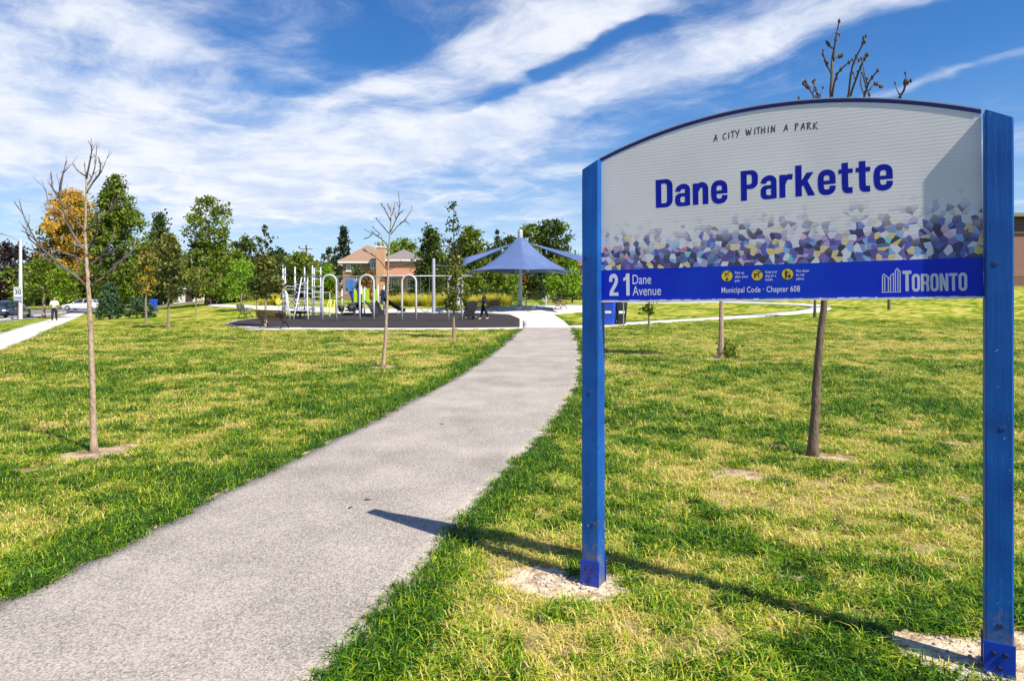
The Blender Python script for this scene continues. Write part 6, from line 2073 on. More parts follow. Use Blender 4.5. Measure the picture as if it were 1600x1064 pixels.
# ================================================================== BENCHES AND TABLES
for px, dy, pt, mt in posts[:3]:
    x = KX(px) * (YC + dy) / YC
    m = MB(); m.tube([(x + .11 * math.cos(k * .7), dy + .11 * math.sin(k * .7), .15 + k * .034) for k in range(70)], .016, 5); m.build('climbing_spiral', STEELG, climb)
m = MB()
for k in range(5):
    m.tube([pxyz(2, 456 + 7 * k), Vector(pxyz(2, 458 + 7 * k)).lerp(Vector(pxyz(3, 462 + 6 * k)), .5) - Vector((0, 0, .12)), pxyz(3, 456 + 7 * k)], .014, 5)
for k in range(1, 4):
    m.tube([Vector(pxyz(2, 456)).lerp(Vector(pxyz(3, 456)), k / 4) - Vector((0, 0, .05)), Vector(pxyz(2, 484)).lerp(Vector(pxyz(3, 484)), k / 4) - Vector((0, 0, .05))], .014, 5)
m.build('rope_net', BLACKP, climb)
SLAT = pm('bench_slat_brown', (.10, .045, .028), (.065, .030, .020), scale=6, rough=.6, bump=.2, stretch=(.3, 3, 3))
SLATG = pm('bench_slat_grey', (.30, .28, .26), (.22, .21, .20), scale=6, rough=.7, bump=.2, stretch=(.3, 3, 3))
CASTI = pm('cast_iron', (.012, .012, .014), (.025, .025, .028), scale=10, rough=.5, metal=.3)


def bench(label, loc, rz, slat=SLAT, W_=1.75):
    e = empty('park_bench', loc, label, 'bench', rz=rz)
    for s in (-1, 1):
        x = s * (W_ / 2 - .22)
        m = MB()
        m.tube([(x, -.30, 0), (x, -.22, .20), (x, -.02, .30), (x, .18, .22), (x, .26, 0)], .026, 6)          # bowed legs
        m.tube([(x, -.26, .42), (x, .20, .40), (x, .27, .62), (x, .34, .86)], .022, 6)
        m.tube([(x, -.10, .28), (x, -.12, .42)], .022, 6); m.tube([(x, .08, .28), (x, .12, .40)], .022, 6)
        m.tube([(x, -.27, .42), (x, -.30, .55), (x, -.25, .64), (x, .05, .66), (x, .28, .64)], .020, 6)         # arm rest
        m.build('side_frame', CASTI, e, smooth='auto')
    for k in range(5):
        m = MB(); m.bbox((0, -.24 + .105 * k, .445 - .004 * k), (W_, .085, .035), .008); m.build('seat_slat', slat, e)
    for k in range(4):
        t = k / 3
        m = MB(); m.bbox((0, .235 + .085 * t, .54 + .30 * t), (W_, .030, .085), .008, rot=Matrix.Rotation(R(-16), 3, 'X')); m.build('back_slat', slat, e)
    return e


bb_ = B(428, 514.8)
bench('brown slatted bench with cast iron legs in front of the play area', bb_ + Vector((0, 0, .06)), R(180 - 24))
bench('pale slatted bench with curved legs at the far left of the play area', B(383, 497.5) + Vector((0, 0, .02)), R(180 - 50), SLATG, 1.5)
bench('dark bench on the plaza right of the picnic table', B(876, 484) + Vector((0, 0, .05)), R(62), SLAT, 1.6)
bench('dark bench on the plaza behind the person with the stroller', B(768, 488.5) + Vector((0, 0, .05)), R(-60), SLAT, 1.6)

# octagonal picnic table under the canopy
tb_ = B(822, 486.5); kt_ = tb_.y / FPX
pt_ = empty('picnic_table', tb_ + Vector((0, 0, .05)), 'steel picnic table with attached seats beneath the blue canopy', 'picnic table', rz=R(12))
MESHM = pm('table_metal', (.20, .22, .22), (.28, .30, .30), scale=20, rough=.5, metal=.3)
m = MB(); m.lathe([(.02, .74), (.62, .74), (.64, .76), (.62, .78), (.02, .78)], (0, 0, 0), 8); m.build('table_top', MESHM, pt_)
m = MB(); m.tube([(0, 0, 0), (0, 0, .74)], .06, 8); m.lathe([(.32, .0), (.32, .02), (.08, .04)], (0, 0, 0), 12); m.build('pedestal', MESHM, pt_)
for k in range(4):
    a = R(90 * k + 20); c_, s_ = math.cos(a), math.sin(a)
    m = MB(); m.tube([(0, 0, .18), (c_ * .9, s_ * .9, .20), (c_ * 1.02, s_ * 1.02, .42)], .035, 7); arm = m.build('seat_arm', MESHM, pt_)
    m = MB(); m.lathe([(.02, .42), (.22, .42), (.235, .445), (.22, .47), (.02, .47)], (c_ * 1.02, s_ * 1.02, 0), 12); m.build('seat', MESHM, pt_)
# slim drinking fountain
f_ = B(853, 479.5)
df = empty('drinking_fountain', f_ + Vector((0, 0, .03)), 'slim white drinking fountain with two arms on the plaza edge', 'fountain')
m = MB(); m.tube([(0, 0, 0), (0, 0, .95)], .055, 8); m.build('column', STEELW, df)
for s, z in ((-1, .62), (1, .85)):
    m = MB(); m.tube([(0, 0, z - .2), (s * .2, 0, z - .18), (s * .26, 0, z)], .04, 7); m.lathe([(.05, z - .02), (.16, z + .05), (.16, z + .08), (.10, z + .05)], (s * .26, 0, 0), 12); m.build('bowl', STEELW, df)

# ================================================================== PEOPLE
SKINM = pm('skin', (.50, .30, .21), (.44, .26, .18), scale=6, rough=.55)
SKIND = pm('skin_dark', (.22, .12, .08), (.18, .10, .07), scale=6, rough=.55)


def skin_obj(name, joints, edges, mat, parent, sub=2):
    """continuous limb surface grown over a skeleton; joints: name -> (x,y,z,rx,ry)"""
    names = list(joints)
    me = bpy.data.meshes.new(name)
    me.from_pydata([joints[n][:3] for n in names], [(names.index(a), names.index(b)) for a, b in edges], [])
    ob = bpy.data.objects.new(name, me); col.objects.link(ob)
    md_ = ob.modifiers.new('skin', 'SKIN'); md_.use_smooth_shade = True
    sv = me.skin_vertices[0].data
    for i, n in enumerate(names):
        sv[i].radius = joints[n][3:5]; sv[i].use_root = (i == 0)
    ob.modifiers.new('sub', 'SUBSURF').levels = sub
    ob.modifiers['sub'].render_levels = sub
    bpy.context.view_layer.update()
    dg = bpy.context.evaluated_depsgraph_get()
    m2 = bpy.data.meshes.new_from_object(ob.evaluated_get(dg))
    bpy.data.objects.remove(ob); bpy.data.meshes.remove(me)
    m2.name = name; m2.materials.clear(); m2.materials.append(mat); m2.shade_smooth()
    o2 = bpy.data.objects.new(name, m2); col.objects.link(o2); o2.parent = parent
    return o2


def fingers(J, E, wrist, hand, d, side, tag_):
    """five short chains of unequal length from the palm"""
    d = Vector(d).normalized(); s = d.cross(Vector((0, 0, 1)))
    s = s.normalized() if s.length > .1 else Vector((1, 0, 0))
    h = Vector(J[hand][:3])
    for k, (o, L_) in enumerate(((-.030, .060), (-.010, .078), (.010, .074), (.030, .056))):
        p = h + s * o + d * .03
        q = p + d * L_ * .55; r_ = q + (d * .8 + Vector((0, 0, -.5))).normalized() * L_ * .5
        a, b_, c_ = f'{tag_}f{k}a', f'{tag_}f{k}b', f'{tag_}f{k}c'
        J[a] = (*p, .010, .010); J[b_] = (*q, .009, .009); J[c_] = (*r_, .008, .008)
        E += [(hand, a), (a, b_), (b_, c_)]
    t = h - d * .02 + s * .035 * side
    J[tag_ + 't1'] = (*t, .012, .012); J[tag_ + 't2'] = (*(t + d * .04 + s * .02 * side), .010, .010)
    E += [(wrist, tag_ + 't1'), (tag_ + 't1', tag_ + 't2')]


def person(label, loc, rz, pose, mats, hair_long, extra=None):
    """a walking adult 1.68 m tall facing -y in local space; pose gives hands and feet"""
    e = empty('person', loc, label, 'person', rz=rz)
    fl, fr, hl, hr = pose['foot_l'], pose['foot_r'], pose['hand_l'], pose['hand_r']
    el, er = pose['elbow_l'], pose['elbow_r']
    kl, kr = pose['knee_l'], pose['knee_r']
    J = {'pelvis': (0, 0, .93, .14, .105), 'waist': (0, 0, 1.08, .125, .09), 'chest': (0, -.01, 1.27, .155, .105), 'neckb': (0, 0, 1.41, .075, .07), 'neck': (0, -.005, 1.47, .052, .052),
         'head': (0, -.02, 1.57, .078, .092), 'crown': (0, -.01, 1.635, .066, .078),
         'shl': (-.165, 0, 1.375, .058, .058), 'shr': (.165, 0, 1.375, .058, .058), 'ell': (*el, .042, .042), 'elr': (*er, .042, .042), 'wrl': (*Vector(el).lerp(Vector(hl), .82), .028, .028), 'wrr': (*Vector(er).lerp(Vector(hr), .82), .028, .028),
         'hal': (*hl, .034, .024), 'har': (*hr, .034, .024),
         'hil': (-.085, 0, .90, .095, .10), 'hir': (.085, 0, .90, .095, .10), 'knl': (*kl, .058, .06), 'knr': (*kr, .058, .06), 'cal': (*Vector(kl).lerp(Vector(fl), .35), .052, .055), 'car': (*Vector(kr).lerp(Vector(fr), .35), .052, .055),
         'anl': (*fl, .036, .04), 'anr': (*fr, .036, .04), 'tol': (fl[0] - .01, fl[1] - .15, max(.03, fl[2] - .05), .038, .026), 'tor': (fr[0] + .01, fr[1] - .15, max(.03, fr[2] - .05), .038, .026)}
    E = [('pelvis', 'waist'), ('waist', 'chest'), ('chest', 'neckb'), ('neckb', 'neck'), ('neck', 'head'), ('head', 'crown'), ('chest', 'shl'), ('chest', 'shr'), ('shl', 'ell'), ('ell', 'wrl'), ('wrl', 'hal'), ('shr', 'elr'), ('elr', 'wrr'), ('wrr', 'har'),
         ('pelvis', 'hil'), ('pelvis', 'hir'), ('hil', 'knl'), ('knl', 'cal'), ('cal', 'anl'), ('anl', 'tol'), ('hir', 'knr'), ('knr', 'car'), ('car', 'anr'), ('anr', 'tor')]
    fingers(J, E, 'wrl', 'hal', Vector(hl) - Vector(el), 1, 'l'); fingers(J, E, 'wrr', 'har', Vector(hr) - Vector(er), -1, 'r')
    skin_obj('body', J, E, mats['skin'], e)
    g = lambda n, a, b_: (*J[n][:3], J[n][3] + a, J[n][4] + b_)
    # trousers
    bk = .025 if mats.get('long_sleeves') else 0
    T = {'pelvis': g('pelvis', .022 + bk, .022 + bk), 'waist0': (0, 0, 1.02, .142, .11), 'hil': g('hil', .02, .02), 'hir': g('hir', .02, .02), 'knl': g('knl', .016 + bk, .016 + bk), 'knr': g('knr', .016 + bk, .016 + bk), 'anl': (fl[0], fl[1], fl[2] + .06, .054, .058), 'anr': (fr[0], fr[1], fr[2] + .06, .054, .058)}
    T['cal'] = g('cal', .014 + bk, .014 + bk); T['car'] = g('car', .014 + bk, .014 + bk)
    skin_obj('trousers', T, [('pelvis', 'waist0'), ('pelvis', 'hil'), ('pelvis', 'hir'), ('hil', 'knl'), ('knl', 'cal'), ('cal', 'anl'), ('hir', 'knr'), ('knr', 'car'), ('car', 'anr')], mats['legs'], e)
    # top with sleeves
    bulk = .03 if mats.get('long_sleeves') else 0
    S = {'pelvis1': (0, 0, .94, .175 + bulk, .135 + bulk), 'waist': g('waist', .035 + bulk, .035 + bulk), 'chest': g('chest', .028 + bulk, .028 + bulk), 'neckb': g('neckb', .012, .012), 'shl': g('shl', .024 + bulk * .6, .024 + bulk * .6), 'shr': g('shr', .024 + bulk * .6, .024 + bulk * .6), 'ell': g('ell', .022 + bulk * .6, .022 + bulk * .6), 'elr': g('elr', .022 + bulk * .6, .022 + bulk * .6)}
    SE = [('pelvis1', 'waist'), ('waist', 'chest'), ('chest', 'neckb'), ('chest', 'shl'), ('chest', 'shr'), ('shl', 'ell'), ('shr', 'elr')]
    if mats.get('long_sleeves'):
        S['wl'] = g('wrl', .014, .014); S['wr'] = g('wrr', .014, .014); SE += [('ell', 'wl'), ('elr', 'wr')]
    skin_obj('top', S, SE, mats['top'], e)
    # shoes
    for sd, f in ((-1, fl), (1, fr)):
        K = {'heel': (f[0], f[1] + .03, max(.045, f[2] - .04), .046, .046), 'mid': (f[0], f[1] - .06, max(.04, f[2] - .05), .048, .04), 'toe': (f[0] + sd * .01, f[1] - .17, max(.035, f[2] - .055), .042, .03), 'ank': (f[0], f[1] + .01, f[2] + .015, .044, .048)}
        skin_obj('shoe', K, [('heel', 'mid'), ('mid', 'toe'), ('heel', 'ank')], mats['shoes'], e)
    # hair
    H = {'top': (0, .005, 1.655, .083, .095), 'back': (0, .05, 1.60, .08, .07), 'nape': (0, .062, 1.52, .062, .045)}
    HE = [('top', 'back'), ('back', 'nape')]
    if hair_long: H['fall'] = (0, .075, 1.40, .07, .035); HE.append(('nape', 'fall'))
    hr_ = skin_obj('hair', H, HE, mats['hair'], e)
    # face: eyes, nose, mouth, ears
    EYE = pm('eye_dark', (.02, .015, .012), (.03, .02, .02), scale=5, rough=.3)
    for s in (-1, 1):
        m = MB(); m.lathe([(.0, -.008), (.010, -.004), (.012, .0), (.0, .008)], (s * .032, -.112, 1.578), 8, 'Y'); m.build('eye', EYE, e)
        m = MB(); m.lathe([(.0, -.012), (.022, -.006), (.026, .004), (.0, .012)], (s * .083, -.005, 1.568), 8, 'X'); m.build('ear', mats['skin'], e)
    m = MB(); m.add([(-.011, -.108, 1.548), (.011, -.108, 1.548), (0, -.134, 1.546), (0, -.108, 1.585), (0, -.108, 1.54)], [(0, 2, 3), (1, 3, 2), (0, 4, 2), (1, 2, 4)]); m.build('nose', mats['skin'], e)
    m = MB(); m.bbox((0, -.106, 1.522), (.042, .012, .010), .003); m.build('mouth', pm('lips', (.32, .12, .10), (.28, .10, .09), rough=.5), e)
    return e


CREAM = pm('cream_jersey', (.74, .70, .58), (.64, .60, .50), scale=8, rough=.9, bump=.2)
BLACKC = pm('black_cloth', (.012, .012, .016), (.02, .02, .024), scale=10, rough=.9)
NAVYC = pm('dark_navy_cloth', (.016, .015, .028), (.028, .026, .042), scale=8, rough=.95, bump=.2)
WHITEC = pm('white_shoe', (.78, .77, .76), (.68, .67, .66), scale=8, rough=.6)
HAIRB = pm('hair_auburn', (.06, .025, .018), (.09, .035, .022), scale=30, rough=.5, stretch=(1, 1, .2))
HAIRK = pm('hair_black', (.012, .010, .010), (.022, .018, .018), scale=30, rough=.5, stretch=(1, 1, .2))
p_ = B(85, 504.5)
person('person in cream top and black leggings walking along the left sidewalk', p_ + Vector((0, 0, .03)), R(24),
       dict(foot_l=(-.09, -.18, .08), foot_r=(.09, .20, .10), knee_l=(-.09, -.14, .50), knee_r=(.09, .06, .49), elbow_l=(-.24, -.03, 1.12), elbow_r=(.24, -.03, 1.12), hand_l=(-.06, -.24, 1.10), hand_r=(.06, -.26, 1.12)),
       dict(skin=SKINM, legs=BLACKC, top=CREAM, shoes=WHITEC, hair=HAIRB), True)
p_ = B(757, 500.5)
STR = p_ + Vector((0, 0, .06))
person('person in dark hooded clothes pushing a black stroller across the play area', STR, R(-78),
       dict(foot_l=(-.09, -.20, .08), foot_r=(.09, .22, .11), knee_l=(-.09, -.13, .50), knee_r=(.09, .06, .49), elbow_l=(-.22, -.10, 1.12), elbow_r=(.22, -.10, 1.12), hand_l=(-.2, -.36, 1.03), hand_r=(.2, -.36, 1.03)),
       dict(skin=SKIND, legs=BLACKC, top=NAVYC, shoes=WHITEC, hair=HAIRK, long_sleeves=True), False)

# ---- stroller
st = empty('stroller', STR + Vector((-.80, -.15, 0)), 'black stroller with grey side panel pushed across the play area', 'stroller', rz=R(-78))
st.scale = (1.15, 1.15, 1.08)
# local: front is -y
for x in (-.26, .26):
    for y, r in ((-.34, .11), (.22, .15)):
        m = MB(); m.lathe([(r * .62, -.02), (r, -.022), (r * 1.02, 0), (r, .022), (r * .62, .02)], (x, y, r), 16, 'X'); w = m.build('wheel', BLACKP, st)
        m = MB(); m.lathe([(.02, -.024), (r * .6, -.012), (r * .6, .012), (.02, .024)], (x, y, r), 12, 'X'); m.build('rim', STEELG, w)
    m = MB(); m.tube([(x * .95, -.34, .12), (x * .9, -.10, .45), (x * .9, .30, .92), (x * .85, .40, 1.03)], .016, 6); m.tube([(x * .95, .22, .16), (x * .9, .02, .58)], .018, 6); m.build('frame', CASTI, st)
m = MB(); m.tube([(-.23, .40, 1.03), (-.2, .44, 1.05), (.2, .44, 1.05), (.23, .40, 1.03)], .02, 8); m.build('handle', BLACKP, st)
m = MB()
ribs = []
for k in range(7):
    a = R(-8 + 22 * k)
    ribs.append([(x, .08 - .38 * math.cos(a), .66 + .40 * math.sin(a)) for x in (-.24, -.20, 0, .20, .24)])
for k in range(6):
    o = len(m.v); m.v += ribs[k] + ribs[k + 1]
    m.f += [(o + i, o + i + 1, o + 6 + i, o + 5 + i) for i in range(4)]
hd = m.build('hood', BLACKC, st, smooth=True); hd.modifiers.new('cloth', 'SOLIDIFY').thickness = .015
m = MB(); m.prism([(-.40, .30), (-.05, .24), (.20, .45), (.27, .86), (.16, 1.0), (.0, .66), (-.34, .52)], 'X', -.23, .23); m.build('seat', BLACKC, st)
m = MB(); m.prism([(-.0, .50), (.07, .52), (.15, .84), (.08, .86)], 'X', -.256, -.246); m.build('side_panel', pm('grey_cloth', (.42, .42, .50), (.34, .34, .42), rough=.9), st)
for x in (-.236, .236):
    m = MB(); m.prism([(.08 - .37 * math.cos(R(-8 + 22 * k)), .66 + .39 * math.sin(R(-8 + 22 * k))) for k in range(7)] + [(.26, .62), (.10, .44), (-.12, .46)], 'X', x - .006, x + .006); m.build('hood_side', BLACKC, st)
m = MB(); m.bbox((0, -.02, .24), (.46, .52, .18), .04); m.build('basket', BLACKC, st)

# ================================================================== VEHICLES
def car(label, loc, rz, paint, plate=False):
    """saloon, 4.5 m long, facing -y"""
    e = empty('parked_car', loc, label, 'car', rz=rz)
    GL = pm('car_glass', (.015, .02, .025), (.03, .035, .04), scale=1, rough=.05, spec=1.0)
    # lower body: stations along y (front to rear): y, zbottom, ztop, half width
    stn = [(-2.25, .34, .56, .60), (-2.18, .24, .66, .76), (-1.9, .20, .74, .86), (-1.45, .20, .82, .89), (-.85, .20, .92, .90), (-.2, .20, .95, .90), (.6, .20, .97, .90), (1.2, .20, .99, .90), (1.7, .22, 1.00, .88), (2.1, .26, .98, .84), (2.22, .34, .90, .76), (2.26, .42, .74, .66)]
    m = MB(); n = 12
    for y, zb0, zt0, hw in stn:
        ring = []
        h = zt0 - zb0
        for fx, fz in ((.86, 0), (.98, .10), (1.0, .35), (1.0, .62), (.97, .82), (.88, .97), (.5, 1.02)):
            ring.append((fx * hw, zb0 + h * fz))
        ring = ring + [(-x, z) for x, z in reversed(ring)]
        n = len(ring)
        m.v += [(x, y, z) for x, z in ring]
    for i in range(len(stn) - 1):
        for k in range(n):
            m.f.append((i * n + k, i * n + (k + 1) % n, (i + 1) * n + (k + 1) % n, (i + 1) * n + k))
    m.f += [tuple(range(n)), tuple((len(stn) - 1) * n + k for k in reversed(range(n)))]
    body = m.build('body', paint, e, smooth='auto')
    # glasshouse
    gh = [(-.95, .90, .90, .80, .80), (-.15, .92, 1.38, .81, .62), (.25, .93, 1.44, .82, .61), (.85, .94, 1.42, .82, .60), (1.25, .95, 1.30, .81, .62), (1.85, .96, .985, .76, .74)]
    m = MB()
    for y, z0, z1, w0, w1 in gh:
        m.v += [(-w0, y, z0), (-w1, y, z1), (w1, y, z1), (w0, y, z0)]
    for i in range(len(gh) - 1):
        m.f += [(4 * i + k, 4 * i + k + 1, 4 * i + 5 + k, 4 * i + 4 + k) for k in range(3)]
    m.build('glasshouse', GL, e)
    m = MB()
    for y, z, w in ((-.18, 1.385, .635), (.25, 1.452, .625), (.85, 1.432, .615), (1.27, 1.31, .63)): m.v += [(-w, y, z), (-w * .6, y, z + .02), (w * .6, y, z + .02), (w, y, z), (w, y, z - .03), (-w, y, z - .03)]
    for i in range(3):
        m.f += [(6 * i + k, 6 * i + (k + 1) % 6, 6 * i + 6 + (k + 1) % 6, 6 * i + 6 + k) for k in range(6)]
    m.f += [tuple(range(6)), tuple(18 + k for k in reversed(range(6)))]
    m.build('roof', paint, e, smooth='auto')
    for s in (-1, 1):
        m = MB(); m.tube([(s * .81, -.96, .90), (s * .64, -.16, 1.385)], .035, 6); m.build('pillar', paint, e)
        m = MB(); m.tube([(s * .835, .42, .93), (s * .63, .50, 1.42)], .032, 6); m.build('pillar', paint, e)
        m = MB(); m.tube([(s * .77, 1.86, .97), (s * .64, 1.26, 1.31)], .06, 6); m.build('pillar', paint, e)
        m = MB(); m.bbox((s * .93, -.62, 1.0), (.16, .10, .12), .03); m.build('mirror', paint, e)
        for y in (-1.42, 1.38):
            m = MB(); m.lathe([(.22, -.10), (.31, -.11), (.33, -.06), (.33, .06), (.31, .11), (.22, .10)], (s * .82, y, .33), 20, 'X'); wh = m.build('wheel', BLACKP, e, smooth='auto')
            m = MB(); m.lathe([(.02, s * .10), (.05, s * .115), (.21, s * .10), (.225, s * .112)], (s * .82, y, .33), 10, 'X'); m.build('rim', STEELG, wh)
        m = MB(); m.bbox((s * .62, -2.13, .62), (.34, .16, .13), .04); m.build('headlight', pm('lamp_clear', (.7, .7, .7), (.6, .6, .6), rough=.15), e)
        m = MB(); m.bbox((s * .64, 2.17, .82), (.34, .12, .14), .03); m.build('tail_light', pm('lamp_red', (.45, .02, .02), (.35, .015, .015), rough=.2), e)
        m = MB(); m.bbox((s * .895, -.05, .80), (.03, .16, .03), .01); m.build('door_handle', paint, e)
    m = MB(); m.bbox((0, 2.24, .42), (1.4, .10, .18), .04); m.build('bumper', BLACKP, e)
    m = MB(); m.bbox((0, -2.23, .40), (1.2, .10, .16), .04); m.build('grille', BLACKP, e)
    m = MB(); m.bbox((0, 2.275, .66), (.46, .03, .14), .01); m.build('number_plate', WHITE, e)
    return e


PAINTW = pm('car_paint_white', (.78, .78, .80), (.72, .72, .74), scale=1, rough=.2, coat=.6)
PAINTS = pm('car_paint_slate', (.06, .085, .13), (.05, .07, .11), scale=1, rough=.2, metal=.4, coat=.7)
Yc = 87.0
car('white car seen side on at the far corner of the street', Vector((P(129.5, 480, Yc).x, Yc, gzf(P(129.5, 480, Yc).x, Yc) + .09)), R(-88 + 0), PAINTW)
Yd = 57.0
car('dark blue grey car parked on the road, seen from behind', Vector((P(20, 480, Yd).x, Yd, gzf(P(20, 480, Yd).x, Yd) + .06)), R(180 + 24), PAINTS)

# ================================================================== STREET FURNITURE
LAMPC = pm('lamp_concrete', (.62, .61, .58), (.54, .53, .50), scale=3, rough=.85, bump=.2)
lb = B(32, 500)
lamp = empty('street_lamp', lb, 'pale concrete street lamp post with long arm at the left edge', 'street lamp')
kl_ = lb.y / FPX
Hl = (500 - 374) * kl_
m = MB(); m.tube([(0, 0, -.1), (0, 0, Hl * .5), (0, 0, Hl)], [.15, .125, .095], 10); m.build('post', LAMPC, lamp, smooth='auto')
m = MB(); m.tube([(0, 0, Hl - .25), (-.25, .02, Hl - .05), (-.8, .05, Hl + .22), (-1.5, .1, Hl + .42)], [.04, .04, .035, .03], 7); arm = m.build('arm', STEELG, lamp, smooth=True)
m = MB(); m.bbox((-1.75, .1, Hl + .45), (.6, .22, .12), .05); m.build('lamp_head', STEELG, lamp)
# speed sign on the post
sg = empty('speed_sign', lb + Vector((-.05, -.19, (500 - 459) * kl_)), 'white speed limit sign reading 30 fixed to the lamp post', 'sign')
w_, h_ = 13.5 * kl_, 21 * kl_
m = MB(); m.bbox((0, 0, 0), (w_, .02, h_), .008); m.build('plate', WHITE, sg)


def sign_text(body, cx_, cz, wid, cap, mat, par, bold=.01):
    vs, fs = text_arrays(body, 1.0, bold)
    a = min(v[0] for v in vs); b_ = max(v[0] for v in vs); c_ = min(v[1] for v in vs); d_ = max(v[1] for v in vs)
    mm = MB(); mm.add([(cx_ + ((x - a) / (b_ - a) - .5) * wid, -.0135, cz + ((y - c_) / (d_ - c_) - .5) * cap) for x, y in vs], fs)
    return mm.build('lettering', mat, par)


sign_text('MAXIMUM', 0, h_ * .40, w_ * .8, h_ * .09, INK_BLACK, sg)
sign_text('30', 0, h_ * .12, w_ * .74, h_ * .36, INK_BLACK, sg, .02)
m = MB(); m.box((0, -.0125, -h_ * .33), (w_ * .9, .004, h_ * .22)); m.build('lower_tab', pm('sign_grey_blue', (.30, .36, .48), (.26, .32, .44), rough=.5), sg)
# utility wires are left; a dark utility pole far off
ub_ = G(478.5, 118)
up = empty('utility_pole', ub_, 'dark wooden utility pole above the trees by the climbing frame', 'pole')
ku_ = 118 / FPX; Hu = hm(383, 118, ub_.z)
m = MB(); m.tube([(0, 0, -.2), (0, 0, Hu)], [.18, .13], 8); m.build('pole', BARK_DARK, up)
m = MB(); m.box((0, -.12, Hu - .7), (2.2, .1, .12)); m.build('cross_arm', BARK_DARK, up)
m = MB(); m.lathe([(.22, Hu - 2.4), (.24, Hu - 1.4), (.1, Hu - 1.3)], (.3, -.2, 0), 10); m.build('transformer', STEELG, up)


# ---- wheeled bins
def bin_(label, loc, rz, mat, s=1.0, cat='bin', lidm=None):
    e = empty('wheeled_bin', loc, label, cat, rz=rz)
    m = MB()
    for z, w0, d0 in ((.06, .40, .44), (.5, .46, .52), (.98, .52, .60), (1.0, .56, .64), (1.04, .56, .64)):
        m.v += [(sx * w0 / 2 * s, sy * d0 / 2 * s, z * s) for sx, sy in ((-1, -.8), (-.8, -1), (.8, -1), (1, -.8), (1, .8), (.8, 1), (-.8, 1), (-1, .8))]
    for i in range(4): m.f += [(8 * i + k, 8 * i + (k + 1) % 8, 8 * i + 8 + (k + 1) % 8, 8 * i + 8 + k) for k in range(8)]
    m.f += [tuple(reversed(range(8))), tuple(range(32, 40))]
    m.build('body', mat, e)
    m = MB()
    m.add([(x * s, y * s, z * s) for x, y, z in ((-.29, -.34, 1.045), (.29, -.34, 1.045), (.29, .34, 1.045), (-.29, .34, 1.045), (-.26, -.30, 1.10), (.26, -.30, 1.10), (.24, .26, 1.15), (-.24, .26, 1.15))], [(0, 1, 5, 4), (1, 2, 6, 5), (2, 3, 7, 6), (3, 0, 4, 7), (4, 5, 6, 7), (3, 2, 1, 0)])
    m.build('lid', lidm or mat, e)
    m = MB(); m.tube([(-.2 * s, .36 * s, 1.0 * s), (-.2 * s, .42 * s, 1.03 * s), (.2 * s, .42 * s, 1.03 * s), (.2 * s, .36 * s, 1.0 * s)], .018, 6); m.build('handle', mat, e)
    for sx in (-1, 1):
        m = MB(); m.lathe([(.05, -.03), (.13, -.03), (.14, 0), (.13, .03), (.05, .03)], (sx * .27 * s, .26 * s, .14), 14, 'X'); m.build('wheel', BLACKP, e)
    m = MB(); m.box((0, -.262 * s, .62 * s), (.26 * s, .02, .22 * s)); m.build('label_plate', WHITE if mat is not BLACKP else STEELG, e)
    return e


BINB = pm('bin_blue', (.012, .06, .52), (.018, .09, .62), scale=3, rough=.4)
BINK = pm('bin_black', (.012, .012, .013), (.02, .02, .022), scale=3, rough=.5)
q = B(952, 508.5)
kq = q.y / FPX
bin_('blue wheeled recycling bin just right of the left sign post, on the lawn', q, R(-18), BINB, 1.28)
bin_('black wheeled bin next to the blue bin on the right lawn', q + Vector((19 * kq, .5, 0)), R(8), BINK, 1.25)
bp_ = empty('bin_post', q + Vector((20.5 * kq, -.35, 0)), 'thin grey post standing before the black bin', 'post')
m = MB(); m.tube([(0, 0, -.1), (0, 0, 1.75)], .03, 8); m.build('pole', STEELG, bp_)
m = MB(); m.bbox((0, -.03, 1.25), (.22, .03, .06), .01); m.build('clamp', STEELG, bp_)
bin_('blue wheeled bin under the left trees by the white house', G(240, 66) , R(10), BINB, 1.1)

# ---- small things lying about
LEAFD = pm('dead_leaf', (.11, .065, .035), (.16, .10, .05), scale=20, rough=.9)
for k, (px, py, lab) in enumerate(((575, 783, 'small dark fallen leaf on the path above the sign shadow'), (548, 795, 'small curled twig on the path left of the shadow tip'), (690, 664, 'fallen leaf on the middle of the path'), (570, 967, 'dark fallen leaf at the right edge of the path near the bottom'))):
    b_ = B(px, py); b_.z += .008
    e = empty('fallen_leaf', b_, lab, 'leaf', rz=k * 1.3)
    m = MB()
    for i in range(6):
        t = i / 5; w_ = .011 * math.sin(math.pi * (t * .9 + .05)); x = (t - .5) * .06
        m.v += [(x, -w_, .006 + .006 * math.sin(3 * t)), (x, 0, .003 + .002 * math.sin(3 * t)), (x, w_, .007 + .006 * math.sin(3 * t + 1))]
        if i: o = 3 * (i - 1); m.f += [(o, o + 1, o + 4, o + 3), (o + 1, o + 2, o + 5, o + 4)]
    m.build('blade', LEAFD, e).modifiers.new('t', 'SOLIDIFY').thickness = .0012
    m = MB(); m.tube([(.03, 0, .005), (.045, .003, .006)], .0012, 5); m.build('stalk', LEAFD, e)
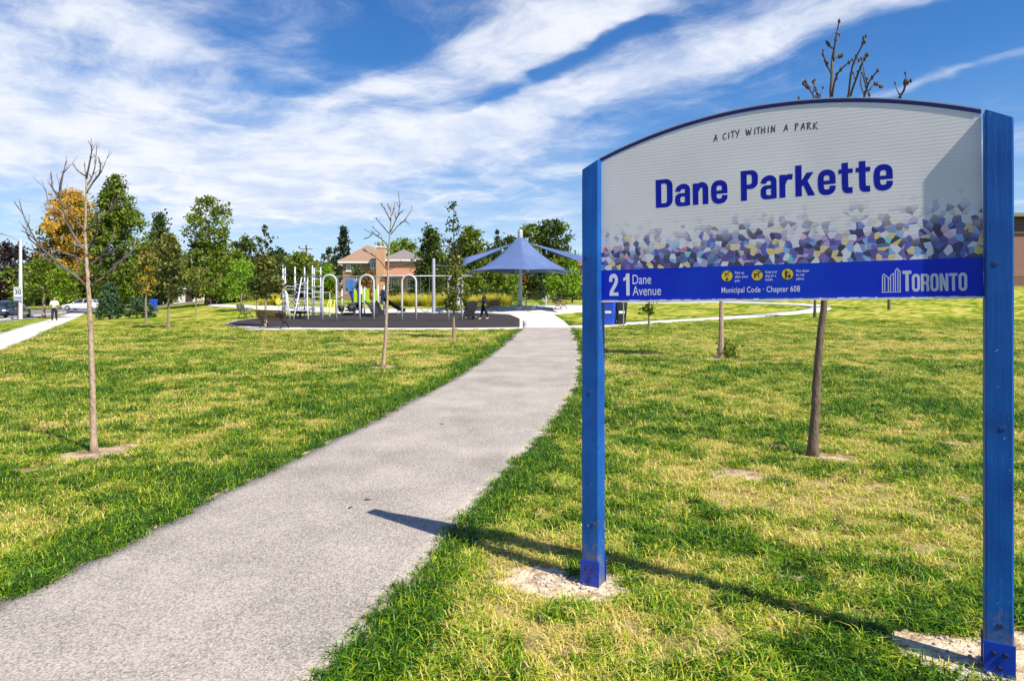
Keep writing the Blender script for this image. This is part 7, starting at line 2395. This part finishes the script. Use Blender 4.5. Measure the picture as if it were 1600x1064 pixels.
# pebbles on the sand by the sign posts
PEB = pm('pebble', (.50, .45, .38), (.36, .31, .26), scale=9, rough=.9)
rd = random.Random(9); m = MB()
for k in range(220):
    if rd.random() < .55: px, py = rd.gauss(1500, 30), rd.gauss(1035, 18)
    else: px, py = rd.gauss(885, 40), rd.gauss(908, 9)
    b_ = B(px, py); r = rd.uniform(.003, .012) * (1.6 if rd.random() < .06 else 1)
    ph = rd.random() * 6
    m.lathe([(.2 * r, -.3 * r), (r, 0), (r * .8, r * .5), (.15 * r, r * .75)], b_ + Vector((0, 0, .004)), 6)
pe = m.build('pebbles', PEB); tag(pe, 'small pale pebbles scattered on the bare sand round the sign posts', 'pebbles', kind='stuff')
# broad leaved weeds at the path edge
WEED = leafmat('leaf_weed', (.05, .15, .012), (.16, .34, .03), .35)
for k, (px, py, lab) in enumerate(((22, 922, 'broad leaved weed at the left path edge, bottom left corner'), (58, 905, 'broad leaved weed a little right of the corner one, path edge'), (5, 890, 'broad leaved weed behind the corner one at the picture edge'))):
    b_ = B(px, py)
    rg = np.random.default_rng(60 + k)
    Vv, Ff, T = [], [], []
    for i in range(16):
        a = i * 2.4 + rg.random(); L_ = .025 + .035 * rg.random(); w_ = L_ * .26; el_ = .25 + .7 * rg.random()
        o = len(Vv)
        for j in range(5):
            t = j / 4; r = .01 + L_ * t; z = .01 + L_ * (el_ * t - .55 * t * t * el_)
            ww = w_ * math.sin(math.pi * (.12 + .88 * t) ** 1.0) * (1.0 if j < 4 else .1)
            c_, s_ = math.cos(a), math.sin(a)
            Vv += [(r * c_ - ww * s_, r * s_ + ww * c_, z + .006), (r * c_, r * s_, z), (r * c_ + ww * s_, r * s_ - ww * c_, z + .006)]
            if j: q_ = o + 3 * (j - 1); Ff += [(q_, q_ + 1, q_ + 4, q_ + 3), (q_ + 1, q_ + 2, q_ + 5, q_ + 4)]
        T += [rg.random()] * 15
    ob = mesh_np('broadleaf_weed', np.array(Vv), np.array(Ff), WEED, None, tone=T)
    ob.location = b_; tag(ob, lab, 'weed')
